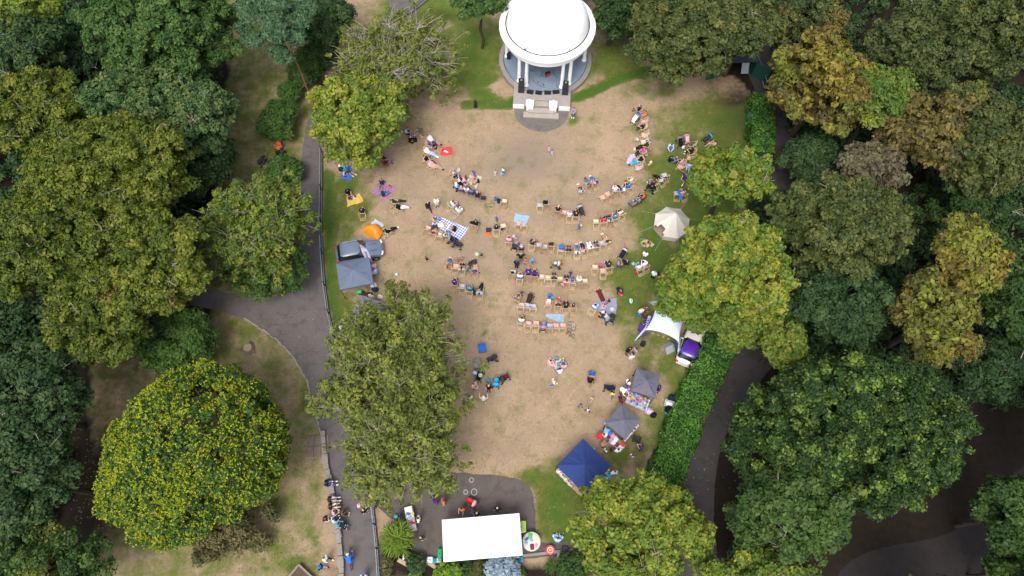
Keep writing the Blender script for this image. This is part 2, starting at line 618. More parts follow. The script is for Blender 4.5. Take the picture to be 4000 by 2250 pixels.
asph = asphalt("path_asphalt", (.110, .098, .096), (.134, .118, .110))
asph_d = asphalt("plaza_asphalt", (.098, .083, .076), (.125, .104, .088))
asph_c = asphalt("shaded_track", (.022, .018, .018), (.030, .024, .020))  # darker asphalt: tree shade over the track is put into the colour
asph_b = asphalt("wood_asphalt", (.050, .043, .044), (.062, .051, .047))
def ragged(pts, seed):
    rg = random.Random(seed)
    o = []
    for a, b in zip(pts, pts[1:] + pts[:1]):
        n = max(1, int(math.hypot(b[0] - a[0], b[1] - a[1]) / 9))
        for i in range(n):
            o.append((a[0] + (b[0] - a[0]) * i / n + rg.uniform(-1.6, 1.6), a[1] + (b[1] - a[1]) * i / n + rg.uniform(-1.6, 1.6)))
    return o
def ground_sheet(name, pts, z, m, k=2):
    return tag(MB().sheet(disp_poly(ragged(smooth_poly(pts, k), len(pts))), z).build(name, m), None, None, None, 'structure')

ground_sheet("path", [(970, -30), (985, 30), (900, 110), (800, 235), (768, 320), (757, 400), (756, 470), (765, 540), (748, 620), (735, 700), (690, 757), (600, 745), (500, 715), (440, 695), (360, 690),
             (360, 750), (450, 762), (540, 778), (610, 800), (660, 830), (700, 860), (740, 900), (775, 960), (800, 1080), (820, 1150), (845, 1300), (865, 1449), (884, 1720),
             (975, 1720), (950, 1420), (940, 1330), (926, 1250), (890, 1080), (862, 950), (838, 850), (824, 760), (810, 620), (806, 420), (815, 300), (855, 200), (935, 125), (1050, 40), (1085, -30)], .004, asph)
ground_sheet("plaza", [(880, 1060), (940, 1140), (1020, 1178), (1110, 1186), (1200, 1192), (1285, 1200), (1328, 1214), (1344, 1250), (1349, 1350), (1358, 1368), (1480, 1358), (1510, 1380), (1440, 1392), (1310, 1408), (1100, 1422), (1060, 1402), (1040, 1395), (1030, 1330), (960, 1290), (930, 1240)], .008, asph_d, 1)
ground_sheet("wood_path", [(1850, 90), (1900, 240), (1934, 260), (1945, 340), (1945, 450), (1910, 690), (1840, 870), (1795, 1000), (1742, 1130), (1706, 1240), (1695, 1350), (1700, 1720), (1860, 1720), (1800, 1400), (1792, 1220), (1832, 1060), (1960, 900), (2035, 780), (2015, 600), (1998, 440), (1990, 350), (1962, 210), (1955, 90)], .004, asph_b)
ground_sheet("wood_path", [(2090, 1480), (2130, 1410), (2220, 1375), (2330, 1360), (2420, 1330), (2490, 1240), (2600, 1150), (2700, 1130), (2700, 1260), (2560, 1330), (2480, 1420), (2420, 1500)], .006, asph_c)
# ---------------------------------------------------------------- foliage
def quads_mesh(name, P, Nn, size, tint, mats, asp=.62, mi=None, up_bias=0.0, rng=None):
    """one leaf = one bent diamond; P centres, Nn normals (n,3), size (n,)"""
    n = len(P)
    Nn = Nn / np.maximum(np.linalg.norm(Nn, axis=1, keepdims=True), 1e-6)
    T = rng.normal(size=(n, 3))
    T[:, 2] -= up_bias
    T -= Nn * np.sum(T * Nn, 1, keepdims=True)
    T /= np.maximum(np.linalg.norm(T, axis=1, keepdims=True), 1e-6)
    B = np.cross(Nn, T)
    s = size[:, None]
    v = np.empty((n, 4, 3))
    v[:, 0] = P - T * s * .5
    v[:, 1] = P + B * s * asp * .5 - T * s * .06 + Nn * s * .1
    v[:, 2] = P + T * s * .55 - Nn * s * .1
    v[:, 3] = P - B * s * asp * .5 - T * s * .06 + Nn * s * .1
    me = bpy.data.meshes.new(name)
    me.vertices.add(n * 4)
    me.vertices.foreach_set('co', v.astype(np.float32).ravel())
    me.loops.add(n * 4)
    me.loops.foreach_set('vertex_index', np.arange(n * 4, dtype=np.int32))
    me.polygons.add(n)
    me.polygons.foreach_set('loop_start', np.arange(0, n * 4, 4, dtype=np.int32))
    for m in mats:
        me.materials.append(m)
    if mi is not None:
        me.polygons.foreach_set('material_index', mi.astype(np.int32))
    a = me.attributes.new("tint", 'FLOAT', 'FACE')
    a.data.foreach_set('value', tint.astype(np.float32))
    me.update(calc_edges=True)
    return me

PAL = {  # three leaf colours per kind of tree
    'sycamore': ((.028, .066, .016), (.050, .098, .024), (.086, .138, .032)),
    'greygreen': ((.026, .062, .022), (.052, .100, .032), (.105, .145, .042)),
    'beech': ((.040, .062, .010), (.082, .112, .014), (.150, .160, .022)),
    'bluedark': ((.020, .044, .015), (.034, .068, .022), (.062, .098, .032)),
    'darkgreen': ((.020, .044, .012), (.034, .070, .016), (.064, .105, .024)),
    'mimosa': ((.024, .056, .012), (.040, .088, .016), (.075, .125, .022)),
    'olive': ((.036, .052, .016), (.070, .088, .024), (.120, .125, .032)),
    'olivedark': ((.024, .038, .014), (.046, .064, .020), (.080, .095, .030)),
    'yellowmaple': ((.072, .120, .020), (.142, .188, .024), (.240, .245, .034)),
    'maple': ((.066, .122, .020), (.130, .182, .024), (.230, .228, .032)),
    'midmaple': ((.058, .105, .018), (.115, .160, .026), (.185, .200, .030)),
    'chestnut': ((.060, .046, .016), (.112, .088, .022), (.190, .165, .024)),
    'chestnutolive': ((.052, .050, .020), (.104, .086, .026), (.160, .130, .032)),
    'chestnutyellow': ((.066, .062, .018), (.106, .116, .022), (.168, .188, .026)),
    'mauve': ((.064, .056, .034), (.096, .084, .046), (.125, .115, .056)),
    'tips': ((.016, .038, .010), (.028, .058, .014), (.125, .185, .028)),
    'willow': ((.080, .105, .022), (.132, .162, .030), (.195, .208, .042)),
    'pine': ((.032, .072, .034), (.056, .110, .052), (.090, .150, .070)),
    'hedge': ((.034, .100, .014), (.062, .165, .022), (.100, .220, .032)),
    'bush': ((.028, .066, .014), (.048, .100, .020), (.074, .130, .028)),
    'scrub': ((.055, .066, .022), (.095, .092, .036), (.150, .125, .055)),
    'bluegrey': ((.16, .22, .27), (.25, .33, .39), (.36, .43, .49)),
    'bright': ((.05, .12, .015), (.10, .20, .02), (.20, .28, .03)),
    'spiky': ((.05, .10, .012), (.10, .17, .018), (.18, .24, .035)),
    'yellowflower': ((.15, .20, .010), (.24, .28, .014), (.34, .34, .02)),
}
def lm(key):
    c = [tuple(q * 1.16 for q in k) for k in PAL[key]]
    return leaf_mat("leaves_" + key, *c)

bark = mat("bark_brown", (.055, .042, .032), .95, .4, 8, .6)
bark_grey = mat("bark_grey", (.30, .265, .23), .95, .3, 9, .5)
bark_pine = mat("bark_pine", (.16, .075, .045), .95, .35, 9, .6)

STYLE = {  # leaf size, flatten, clump share of crown radius, leaf density, droop
    'round': dict(ls=.29, flat=.85, rc=.21, dens=1.25, droop=0),
    'chunk': dict(ls=.29, flat=.8, rc=.17, dens=1.35, droop=.3),
    'layer': dict(ls=.27, flat=.5, rc=.19, dens=1.3, droop=.1),
    'droop': dict(ls=.38, flat=.75, rc=.19, dens=1.3, droop=1.6),
    'fine': dict(ls=.24, flat=.8, rc=.19, dens=1.15, droop=0),
    'dome': dict(ls=.22, flat=.9, rc=.2, dens=.8, droop=0),
    'bush': dict(ls=.22, flat=.9, rc=.22, dens=1.15, droop=0),
}
def limb(mb, a, b, r0, r1, rng, n=5, bend=.12):
    a, b = Vector(a), Vector(b)
    L = (b - a).length
    prev, pr = a, r0
    for k in range(1, n + 1):
        t = k / n
        p = a.lerp(b, t)
        if k < n:
            p += Vector((rng.normal(), rng.normal(), rng.normal() + .5)) * L * bend * .35
        rr = r0 + (r1 - r0) * t
        mb.tube(prev, p, pr, rr, 6, cap=(k == n))
        prev, pr = p, rr

def crown_points(rng, Rx, Ry, V, style, low=-.45, gaps=0.0):
    """clumps of leaves set on boughs: the boughs give the uneven outline and the dark clefts, the clumps the texture"""
    st = STYLE[style]
    Rm = (Rx * Ry) ** .5
    S = np.array([Rx, Ry, V]) * .93
    rc0 = .56 if Rm > 3 else max(.16, Rm * .24)
    if style == 'dome' or Rm < 1.9:
        n = int(max(16, 2.3 * (4 * math.pi * (Rm * (Rm + V) / 2)) * .75 / (math.pi * rc0 ** 2)))
        d = rng.normal(size=(n * 2, 3))
        d /= np.linalg.norm(d, axis=1, keepdims=True)
        d = d[d[:, 2] > low][:n]
        lob = rng.normal(size=(12, 3))
        lob /= np.linalg.norm(lob, axis=1, keepdims=True)
        rad = 1 + (np.maximum(0, d @ lob.T - .7) / .3 * rng.uniform(-.17, .10, 12)).sum(1)
        cc = d * (rad * rng.uniform(.86, 1.0, len(d)) - rc0 / Rm * .6)[:, None] * S
    else:
        nb = int(13 + 2.6 * Rm)
        d = []
        while len(d) < nb:                      # spread boughs
            c = rng.normal(size=3)
            c /= np.linalg.norm(c)
            if c[2] > low and all(c @ q < .90 - .02 * len(d) / nb for q in d[-60:]) or rng.random() < .02:
                d.append(c)
        d = np.array(d)
        rb = rng.uniform(.22, .40, nb)
        bc = d * (1.0 - rb * .85 + rng.uniform(-.24, .07, nb))[:, None]
        bc = np.concatenate([bc, rng.normal(0, .25, (max(2, nb // 6), 3))])
        rb = np.concatenate([rb, rng.uniform(.35, .5, len(bc) - nb)])
        cc = []
        for c, r in zip(bc, rb):
            rm = r * Rm
            n = int(max(7, 0.85 * 2.6 * math.pi * rm * rm / (math.pi * rc0 * rc0)))
            q = rng.normal(size=(n, 3)) + c * .9
            q[:, 2] += .35
            q /= np.linalg.norm(q, axis=1, keepdims=True)
            cc.append((c + q * r * rng.uniform(.55, 1.2, (n, 1)) * np.array([1, 1, st['flat'] * .9 + .1])) * S)
        cc = np.concatenate(cc)
    if gaps:
        ph = np.sin(cc[:, 0] * 1.7 / max(1, Rm / 4)) * np.sin(cc[:, 1] * 1.5 / max(1, Rm / 4) + 1)
        cc = cc[(ph > np.quantile(ph, gaps * .8)) & (rng.random(len(cc)) > gaps * .25)]
    rc = rc0 * rng.uniform(.55, 1.35, len(cc))
    return cc, rc, st

def leaf_cloud(rng, cc, rc, st, tint0, spread=.22, ls=None):
    ls = ls or st['ls']
    n_each = np.maximum(7, (st['dens'] * .92 * 4 * math.pi * rc ** 2 * .62 * (.5 + .5 * st['flat']) / (ls * ls * .36))).astype(int)
    idx = np.repeat(np.arange(len(cc)), n_each)
    n = len(idx)
    d = rng.normal(size=(n, 3))
    d /= np.linalg.norm(d, axis=1, keepdims=True)
    d[:, 2] = np.where(d[:, 2] < -.35, -d[:, 2] * .8, d[:, 2])
    rr = rc[idx] * (rng.random(n) ** .35) * rng.uniform(.85, 1.12, n)
    P = d * rr[:, None]
    P[:, 2] *= st['flat']
    P += cc[idx]
    Nn = d + rng.normal(size=(n, 3)) * .55
    Nn[:, 2] += .55
    clump_t = rng.normal(0, spread * .8, len(cc))
    tint = np.clip(tint0[idx] + clump_t[idx] + rng.normal(0, spread * .75, n), 0, 1)
    return P, Nn, ls * rng.uniform(.5, 1.5, n), tint

_TN = [0]
def tree(name, label, x, y, rx, ry, hz, key, style='round', cat='tree', group=None, tint=.5, top_tint=0.0, spread=.22, gaps=0.0, key2=None, f2=0.0, barkm=None, tile='Z', V=None, low=-.45, ls=None, base=None, flowers=None, lobes=()):
    """x, y, rx, ry: the crown as it shows in the photograph (overview pixels); hz: height of the crown's middle"""
    _TN[0] += 1
    rng = np.random.default_rng(100 + _TN[0])
    c = U(tile, x, y, hz)
    s = ppm(c) * TL[tile][2]
    Rx, Rim = rx / s, ry / s
    th = math.atan2(c.y, CAMH - hz)
    V = V or min(hz * .88, .78 * (Rx * Rim) ** .5)
    cth, sth = abs(math.cos(th)), abs(math.sin(th))
    Ry = math.sqrt(max((Rim * .5) ** 2, Rim ** 2 - (V * sth) ** 2)) / cth
    cc, rc, st = crown_points(rng, Rx, Ry, V, style, low, gaps)
    for lx, ly, lrx, lry, lhz in lobes:          # further lobes of the same crown
        lc = U(tile, lx, ly, lhz)
        ls_ = ppm(lc) * TL[tile][2]
        c2, r2, _ = crown_points(rng, lrx / ls_, lry / ls_, min(lhz * .8, .7 * lry / ls_), style, low, gaps)
        cc = np.concatenate([cc, c2 + np.array([lc.x - c.x, lc.y - c.y, lhz - hz])])
        rc = np.concatenate([rc, r2])
    # drop clumps that would sink into the ground
    ok = cc[:, 2] + hz > rc * .35
    cc, rc = cc[ok], rc[ok]
    t0 = tint + top_tint * cc[:, 2] / V
    P, Nn, sz, tn = leaf_cloud(rng, cc, rc, st, t0, spread, ls)
    keep = P[:, 2] + hz > .06
    P, Nn, sz, tn = P[keep], Nn[keep], sz[keep], tn[keep]
    mats, mi = [lm(key)], None
    if key2:
        mats.append(lm(key2))
        sel = rng.random(len(cc)) < f2
        # second colour comes in whole sprays
        dist = np.argmin(((P[:, None, ::1] - cc[None, sel][:, :, ::1][:, :min(sel.sum(), 60)]) ** 2).sum(2), 1) if False else None
        ph = np.sin(P[:, 0] * 1.3 + _TN[0]) + np.sin(P[:, 1] * 1.1 + 2 * _TN[0]) + np.sin(P[:, 2] * 1.5) + rng.normal(0, .45, len(P))
        mi = (ph > np.quantile(ph, 1 - f2)).astype(int)
    o = thing(name, label, cat, (c.x, c.y, 0), 0, group)
    off = np.array([0, 0, hz])
    cr = link("crown", quads_mesh("crown", P + off, Nn, sz, tn, mats, .62, mi, st['droop'], rng), o)
    if flowers:
        nf, fs = flowers
        top = cc[cc[:, 2] > -.35 * V]
        trc = rc[cc[:, 2] > -.35 * V]
        k = rng.integers(0, len(top), nf)
        d = rng.normal(size=(nf, 3))
        d[:, 2] = np.abs(d[:, 2]) + .25
        d /= np.linalg.norm(d, axis=1, keepdims=True)
        F0 = top[k] + d * (trc[k] * 1.04)[:, None]
        rr = np.sqrt((F0[:, 0] / Rx) ** 2 + (F0[:, 1] / Ry) ** 2 + (F0[:, 2] / V) ** 2)
        den = np.sin(F0[:, 0] * 1.1 + 1) * np.sin(F0[:, 1] * 1.3) + .5 * np.sin(F0[:, 0] * 2.7) * np.sin(F0[:, 1] * 2.3 + 2)
        F0 = F0[(rr > .60) & (rng.random(len(F0)) < .78 + .38 * den)]
        m = 5
        FP = np.repeat(F0, m, 0) + rng.normal(0, fs * .42, (len(F0) * m, 3))
        FN = rng.normal(size=FP.shape) * .8 + np.array([0, 0, 1.0])
        link("blossom", quads_mesh("blossom", FP + off, FN, fs * rng.uniform(.7, 1.25, len(FP)), rng.random(len(FP)), [lm('yellowflower')], .95, None, 0, rng), o)['kind'] = 'stuff'
    mb = MB()
    r0 = max(.05, min(.42, .055 * (Rx + Ry) / 2 + .03))
    bx, by = base or (rng.normal() * .3 * min(1, Rx / 4), rng.normal() * .3 * min(1, Rx / 4))
    fork = Vector((bx * .5, by * .5, max(.15, hz - V * .55)))
    limb(mb, (bx, by, -.05), fork, r0 * 1.15, r0 * .85, rng, 4, .05)
    order = rng.permutation(len(cc))[: (16 if Rx > 3 else 8)]
    for k in order:
        limb(mb, fork, cc[k] * .97 + off, r0 * .5, .03, rng, 5, .1)
    mb.build("trunk", barkm or bark, o, True)
    if Rx > 3 and style in ('layer', 'chunk', 'fine', 'round') and barkm is None:
        tw = MB()
        top = np.where(cc[:, 2] > V * .1)[0]
        for k in rng.permutation(top)[:34 if style == 'layer' else 16]:
            a = Vector(cc[k] * .78 + off)
            b = Vector(cc[k] * 1.03 + off) + Vector(rng.normal(size=3)) * .5
            limb(tw, a, b, .05, .014, rng, 4, .2)
            for q in range(3):
                m_ = a.lerp(b, rng.uniform(.4, .8))
                tw.tube(m_, m_ + Vector((rng.normal() * .5, rng.normal() * .5, rng.uniform(0, .5))), .02, .008, 4, False)
        tw.build("bare_twigs", bark_grey, o, True)['kind'] = 'stuff'
    return o

def bare_tree(name, label, lobes, hz, key, bk, group=None, nl=46, leaf=1.0, cat='tree', ls=.26, tk=1.0):
    """thin open crown: arching grey limbs show on top of sparse sprays of leaves. lobes: (x, y, rx, ry) overview pixels"""
    _TN[0] += 1
    rng = np.random.default_rng(100 + _TN[0])
    cs = [U('Z', a, b, hz) for a, b, _, _ in lobes]
    base = Vector((sum(c.x for c in cs) / len(cs), sum(c.y for c in cs) / len(cs), 0))
    o = thing(name, label, cat, base, 0, group)
    mb = MB()
    pts = []
    mb.tube((0, 0, -.05), (0, 0, hz * .4), .38, .3, 8)
    for c, (_, _, rx, ry) in zip(cs, lobes):
        s = ppm(c) * .644
        Rx, Ry = rx / s, ry / s
        V = hz * .42
        hub = Vector((c.x - base.x, c.y - base.y, hz * .62))
        limb(mb, (0, 0, hz * .38), hub, .26, .17, rng, 4, .06)
        for i in range(nl):
            a = 2 * math.pi * (i + rng.random()) / nl
            rad = rng.uniform(.45, 1.0) ** .7
            end = Vector((math.cos(a) * Rx * rad, math.sin(a) * Ry * rad, V * (1 - rad ** 2) * rng.uniform(.5, 1.05) - V * .55 * rad ** 3)) + Vector((hub.x, hub.y, hz))
            mid = hub.lerp(end, .55)
            mid.z = max(mid.z, end.z) + rng.uniform(.3, 1.3)
            prev = hub
            seq = []
            for k in range(1, 9):
                t = k / 8
                p = hub * (1 - t) ** 2 + mid * 2 * t * (1 - t) + end * t * t
                p += Vector(rng.normal(size=3)) * .12
                w = (.075 * (1 - t) + .014) * tk
                mb.tube(prev, p, w + .01, w, 5, False)
                seq.append(p)
                prev = p
            for k in range(2, 8):
                for q in range(3):
                    d = Vector(rng.normal(size=3))
                    d.z = abs(d.z) * .25 - .12
                    d.normalize()
                    tip = seq[k] + d * rng.uniform(.7, 1.9) + (end - hub).normalized() * .5
                    m2 = seq[k].lerp(tip, .5) + Vector((0, 0, .12))
                    mb.tube(seq[k], m2, .018 * tk, .014 * tk, 4, False)
                    mb.tube(m2, tip, .014 * tk, .008 * tk, 4, False)
                    pts += [(m2 + Vector(rng.normal(size=3)) * .2)[:], tip[:], (tip + Vector((rng.normal() * .3, rng.normal() * .3, -.5)))[:]]
    cc = np.array(pts)
    rc = rng.uniform(.22, .55, len(cc))
    sel = rng.random(len(cc)) < .55 * leaf
    cc, rc = cc[sel], rc[sel]
    # lower curtain of foliage so that the ground shows only here and there
    st = dict(ls=ls, flat=.7, dens=.74, droop=.8)
    low = cc[rng.random(len(cc)) < .38] - np.abs(rng.normal(size=(1, 3))) * np.array([0, 0, 0])
    low = low * np.array([.97, .97, 1]) - np.array([0, 0, 1]) * rng.uniform(.7, 2.6, (len(low), 1))
    cc = np.concatenate([cc, low])
    rc = np.concatenate([rc, rng.uniform(.3, .6, len(low))])
    P, Nn, sz, tn = leaf_cloud(rng, cc, rc, st, np.full(len(cc), .45), .24)
    keep = P[:, 2] > .8
    link("crown", quads_mesh("crown", P[keep], Nn[keep], sz[keep], tn[keep], [lm(key)], .5, None, .8, rng), o)
    mb.build("trunk", bk, o, True)
    return o

WD, WR = "trees of the left wood", "trees of the right wood"
tree("sycamore_tree", "large fresh green sycamore at the top of the left wood", 405, 75, 200, 150, 9, 'sycamore', 'chunk', group=WD)
tree("sycamore_tree", "grey green broad tree right of the olive beeches", 395, 300, 200, 135, 7.5, 'greygreen', 'chunk', group=WD, top_tint=.1)
tree("tree", "dark blue green low tree below the grey green broad tree", 515, 395, 78, 90, 4.5, 'bluedark', 'round', group=WD)
tree("tree", "yellow green tree cut by the top left corner", 60, 5, 86, 56, 9, 'yellowmaple', 'round', group=WD, tint=.35)
tree("tree", "dull blue green tree at the upper left edge", 55, 130, 105, 85, 8, 'bluedark', 'round', group=WD, tint=.6)
tree("tree", "near black tree in the hollow right of the yellow corner tree", 215, 130, 80, 110, 4, 'bluedark', 'round', group=WD, tint=.15)
tree("beech_tree", "olive beech at the left edge, uppermost of the beeches", 95, 275, 125, 125, 9, 'beech', 'layer', group=WD)
tree("beech_tree", "wide olive beech between the grey green tree and the left edge", 270, 440, 225, 150, 9.5, 'beech', 'layer', group=WD, top_tint=.05)
tree("beech_tree", "olive beech leaning over the end of the side path", 350, 650, 165, 150, 9, 'beech', 'layer', group=WD, key2='chestnut', f2=.02)
tree("beech_tree", "olive beech low on the left edge", 110, 600, 165, 170, 9, 'beech', 'layer', group=WD, tint=.42)
tree("beech_tree", "olive beech above the dark shrub and the yellow blossom tree", 245, 800, 150, 125, 8, 'beech', 'layer', group=WD, tint=.4)
tree("oak_tree", "dark blue green oak filling the lower left edge", 70, 1010, 125, 165, 8, 'bluedark', 'round', group=WD)
tree("oak_tree", "dark blue green oak left of the yellow blossom tree", 85, 1210, 105, 125, 7, 'bluedark', 'round', group=WD, tint=.55)
tree("tree", "mid green tree in the bottom left corner", 120, 1430, 165, 92, 6, 'darkgreen', 'fine', group=WD, tint=.62, key2='beech', f2=.25)
tree("mimosa_tree", "round dark tree covered all over in yellow blossom", 476, 1132, 252, 246, 6.0, 'mimosa', 'dome', flowers=(24000, .10), V=5.8)
tree("laurel_shrub", "dark green shrub thicket below the side path", 440, 860, 118, 90, 2.6, 'bush', 'bush', 'shrub', tint=.6)
bare_tree("hawthorn_tree", "green tree with bare grey twigs beside the path fork", [(640, 560, 122, 118)], 6.5, 'midmaple', bark_grey, None, 30, 1.0, tk=1.4)
tree("laurel_shrub", "glossy green shrub at the corner of the path fork", 665, 665, 112, 96, 3.0, 'sycamore', 'bush', 'shrub', tint=.55)
tree("bush", "low dark bush beside the two black pushchairs", 712, 428, 58, 38, 1.3, 'bush', 'bush', 'bush')
tree("clipped_bush", "largest round clipped bush left of the path", 698, 300, 48, 54, 1.6, 'bush', 'bush', 'bush', group="clipped bushes by the path", tint=.55)
tree("clipped_bush", "small clipped bush above the large round one", 727, 232, 31, 29, 1.2, 'bush', 'bush', 'bush', group="clipped bushes by the path")
tree("clipped_bush", "dark clipped bush under the pine", 768, 180, 44, 46, 1.5, 'bush', 'bush', 'bush', group="clipped bushes by the path", tint=.3)
tree("clipped_bush", "dark bush between the pine and the bare twigged tree", 812, 128, 40, 50, 1.8, 'darkgreen', 'bush', 'bush', group="clipped bushes by the path", tint=.3)
tree("yew_tree", "dark green tree at the top edge above the path", 830, 45, 66, 66, 4, 'bluedark', 'fine', 'tree', tint=.5)
tree("yew_tree", "dark evergreen behind the pine", 772, 40, 60, 62, 4, 'darkgreen', 'fine', 'tree', tint=.5)
tree("scots_pine", "blue green pine with bare leaning red brown trunk", 690, 60, 34, 26, 10, 'pine', 'fine', V=.9, barkm=bark_pine, tint=.5, base=(1.5, -2.0), lobes=[(640, 45, 44, 28, 9.5), (640, 100, 40, 24, 8.5), (735, 95, 46, 26, 8.5), (700, 128, 36, 20, 7.5), (745, 55, 46, 26, 9), (690, 15, 46, 26, 10), (620, 15, 40, 26, 9.5), (765, 20, 40, 26, 9), (715, 150, 30, 16, 7), (610, 70, 30, 20, 9), (690, 85, 40, 26, 9.5)])
bare_tree("cherry_tree", "thin olive tree with arching bare grey branches above the yellow maple", [(1000, 130, 148, 120), (950, 190, 110, 90)], 5.5, 'willow', bark_grey, None, 34, .45, tk=1.7)
tree("maple_tree", "round yellow green maple left of the stage", 905, 292, 128, 122, 5.5, 'yellowmaple', 'chunk', tint=.45, spread=.3, top_tint=.1)
tree("hawthorn_scrub", "dry olive scrub below the yellow blossom tree", 560, 1328, 132, 74, 1.2, 'scrub', 'bush', 'shrub', gaps=.3)
bare_tree("willow_tree", "huge thin willow with bare grey twigs over the stalls", [(1000, 862, 150, 135), (955, 975, 126, 104), (1034, 1005, 92, 124), (1008, 1140, 122, 100)], 7.5, 'willow', bark_grey, None, 26, .78, tk=.95)
tree("sycamore_tree", "green tree cut by the top edge left of the dome", 1200, 10, 68, 40, 6, 'sycamore', 'chunk')
tree("tree", "near black tree behind the right of the dome", 1555, 25, 70, 76, 5, 'darkgreen', 'round', tint=.2)
tree("tree", "dark tree hidden behind the white dome", 1400, -60, 140, 60, 5, 'darkgreen', 'round', tint=.3)
tree("oak_tree", "dull olive oak right of the stage", 1725, 95, 148, 116, 6.5, 'olive', 'round', group=WR, tint=.4)
tree("oak_tree", "olive oak at the top edge above the green shed", 1880, 55, 90, 90, 8, 'olive', 'round', group=WR, tint=.45)
tree("oak_tree", "olive oak with tan leaves above the orange chestnut", 2010, 45, 130, 84, 8, 'olivedark', 'round', group=WR, tint=.6, key2='chestnutolive', f2=.2)
tree("oak_tree", "dark green oak beside the shed", 2010, 150, 66, 60, 5, 'bluedark', 'round', group=WR, tint=.35)
tree("horse_chestnut_tree", "orange brown chestnut with a golden top by the path", 2075, 215, 150, 130, 8, 'chestnut', 'droop', group=WR, tint=.42, top_tint=.35, spread=.25, key2='chestnutyellow', f2=.3)
tree("tree", "round mid green tree right of the orange chestnut", 2212, 248, 76, 76, 8.5, 'midmaple', 'chunk', group=WR, tint=.28)
tree("tree", "dark green tree under the orange chestnut beside the path", 2045, 405, 62, 78, 4, 'bluedark', 'round', group=WR, tint=.5)
tree("oak_tree", "dull olive oak in the top right wood", 2320, 115, 130, 116, 8, 'olivedark', 'round', group=WR, tint=.65)
tree("oak_tree", "dull olive oak in the top right corner", 2490, 85, 130, 120, 9, 'olive', 'round', group=WR, tint=.35)
tree("horse_chestnut_tree", "olive brown chestnut in the middle of the right wood", 2340, 335, 130, 116, 8, 'chestnutolive', 'droop', group=WR, tint=.45, top_tint=.15)
tree("beech_tree", "mauve brown tree between the yellow maple and the olive chestnut", 2185, 425, 90, 62, 7, 'mauve', 'droop', group=WR)
tree("oak_tree", "olive green oak at the right edge", 2475, 360, 130, 150, 8, 'olive', 'chunk', group=WR, tint=.4, key2='chestnutyellow', f2=.12)
tree("oak_tree", "dark oak at the right edge above the golden chestnut", 2440, 520, 120, 70, 5, 'darkgreen', 'round', group=WR, tint=.3)
tree("oak_tree", "large dull olive oak right of the two yellow maples", 2115, 575, 178, 140, 8.5, 'olive', 'round', group=WR, tint=.42)
tree("oak_tree", "dark green oak below the large olive oak", 2105, 765, 150, 106, 6.5, 'bluedark', 'round', group=WR, tint=.4)
tree("horse_chestnut_tree", "golden chestnut tree, upper one at the right edge", 2440, 640, 92, 92, 9, 'chestnutyellow', 'droop', group=WR, tint=.55, top_tint=.2, key2='chestnut', f2=.2)
tree("horse_chestnut_tree", "brown and lime chestnut below the golden one", 2345, 795, 116, 128, 8, 'chestnutyellow', 'droop', group=WR, tint=.42, top_tint=.2, key2='chestnut', f2=.2)
tree("oak_tree", "dark green oak at the right edge below the golden chestnut", 2545, 745, 66, 130, 7, 'darkgreen', 'round', group=WR, tint=.4)
tree("oak_tree", "near black oak at the right edge", 2485, 920, 100, 72, 5, 'bluedark', 'round', group=WR, tint=.2)
tree("maple_tree", "bright yellow green maple beside the cream tent, upper of two", 1838, 445, 104, 90, 7, 'maple', 'chunk', group="yellow maples on the lawn's right edge", tint=.38, spread=.28)
tree("maple_tree", "largest bright yellow maple, over the cream tent and the white canopy", 1846, 668, 150, 146, 7.5, 'maple', 'chunk', lobes=[(1712, 736, 66, 76, 5.5), (1905, 760, 90, 76, 5.5), (1704, 786, 30, 28, 4.5), (1722, 672, 46, 40, 5.5)], group="yellow maples on the lawn's right edge", tint=.5, spread=.32, top_tint=.12)
tree("maple_tree", "small fresh green maple beside the dark path", 1972, 868, 54, 66, 6, 'midmaple', 'chunk', tint=.55)
tree("lime_tree", "green tree behind the white car under the yellow maple", 1845, 810, 74, 70, 4.5, 'midmaple', 'chunk', tint=.35, lobes=[(1758, 816, 40, 26, 4.5)])
tree("elm_tree", "very large dark tree with bright lime shoot tips", 2155, 1085, 300, 196, 8, 'tips', 'fine', group=WR, tint=.34, spread=.30, top_tint=.08, V=5.5)
tree("sycamore_tree", "mid green tree in front of the lime tipped tree", 1995, 1295, 162, 130, 8, 'darkgreen', 'chunk', group=WR, tint=.62, top_tint=.25)
tree("maple_tree", "yellow green maple at the bottom edge beside the hedge", 1605, 1330, 164, 142, 6, 'yellowmaple', 'chunk', tint=.42, spread=.3, top_tint=.1)
tree("maple_tree", "yellow green tree cut by the bottom edge right of the path", 1900, 1462, 150, 62, 7, 'yellowmaple', 'fine', tint=.3)
tree("oak_tree", "dark green tree at the lower right edge", 2545, 1300, 78, 112, 7, 'darkgreen', 'round', group=WR, tint=.5)
tree("oak_tree", "green tree in the bottom right corner", 2560, 1445, 90, 60, 6, 'darkgreen', 'round', group=WR, tint=.62)

for lab, x, y, r, k in (("unseen tree added for shade beyond the right edge, uppermost of four", 2700, 960, 110, 'darkgreen'), ("unseen tree added for shade beyond the right edge beside the track", 2720, 1180, 120, 'bluedark'), ("unseen tree added for shade beyond the bottom right corner", 2680, 1500, 120, 'darkgreen'), ("unseen tree added for shade below the bottom edge, right of the yellow green one", 2380, 1580, 130, 'darkgreen')):  # trees added out of view to shade the lower right ground
    tree("oak_tree", lab, x, y, r, r, 8, k, 'round', group=WR, tint=.4, ls=.42)
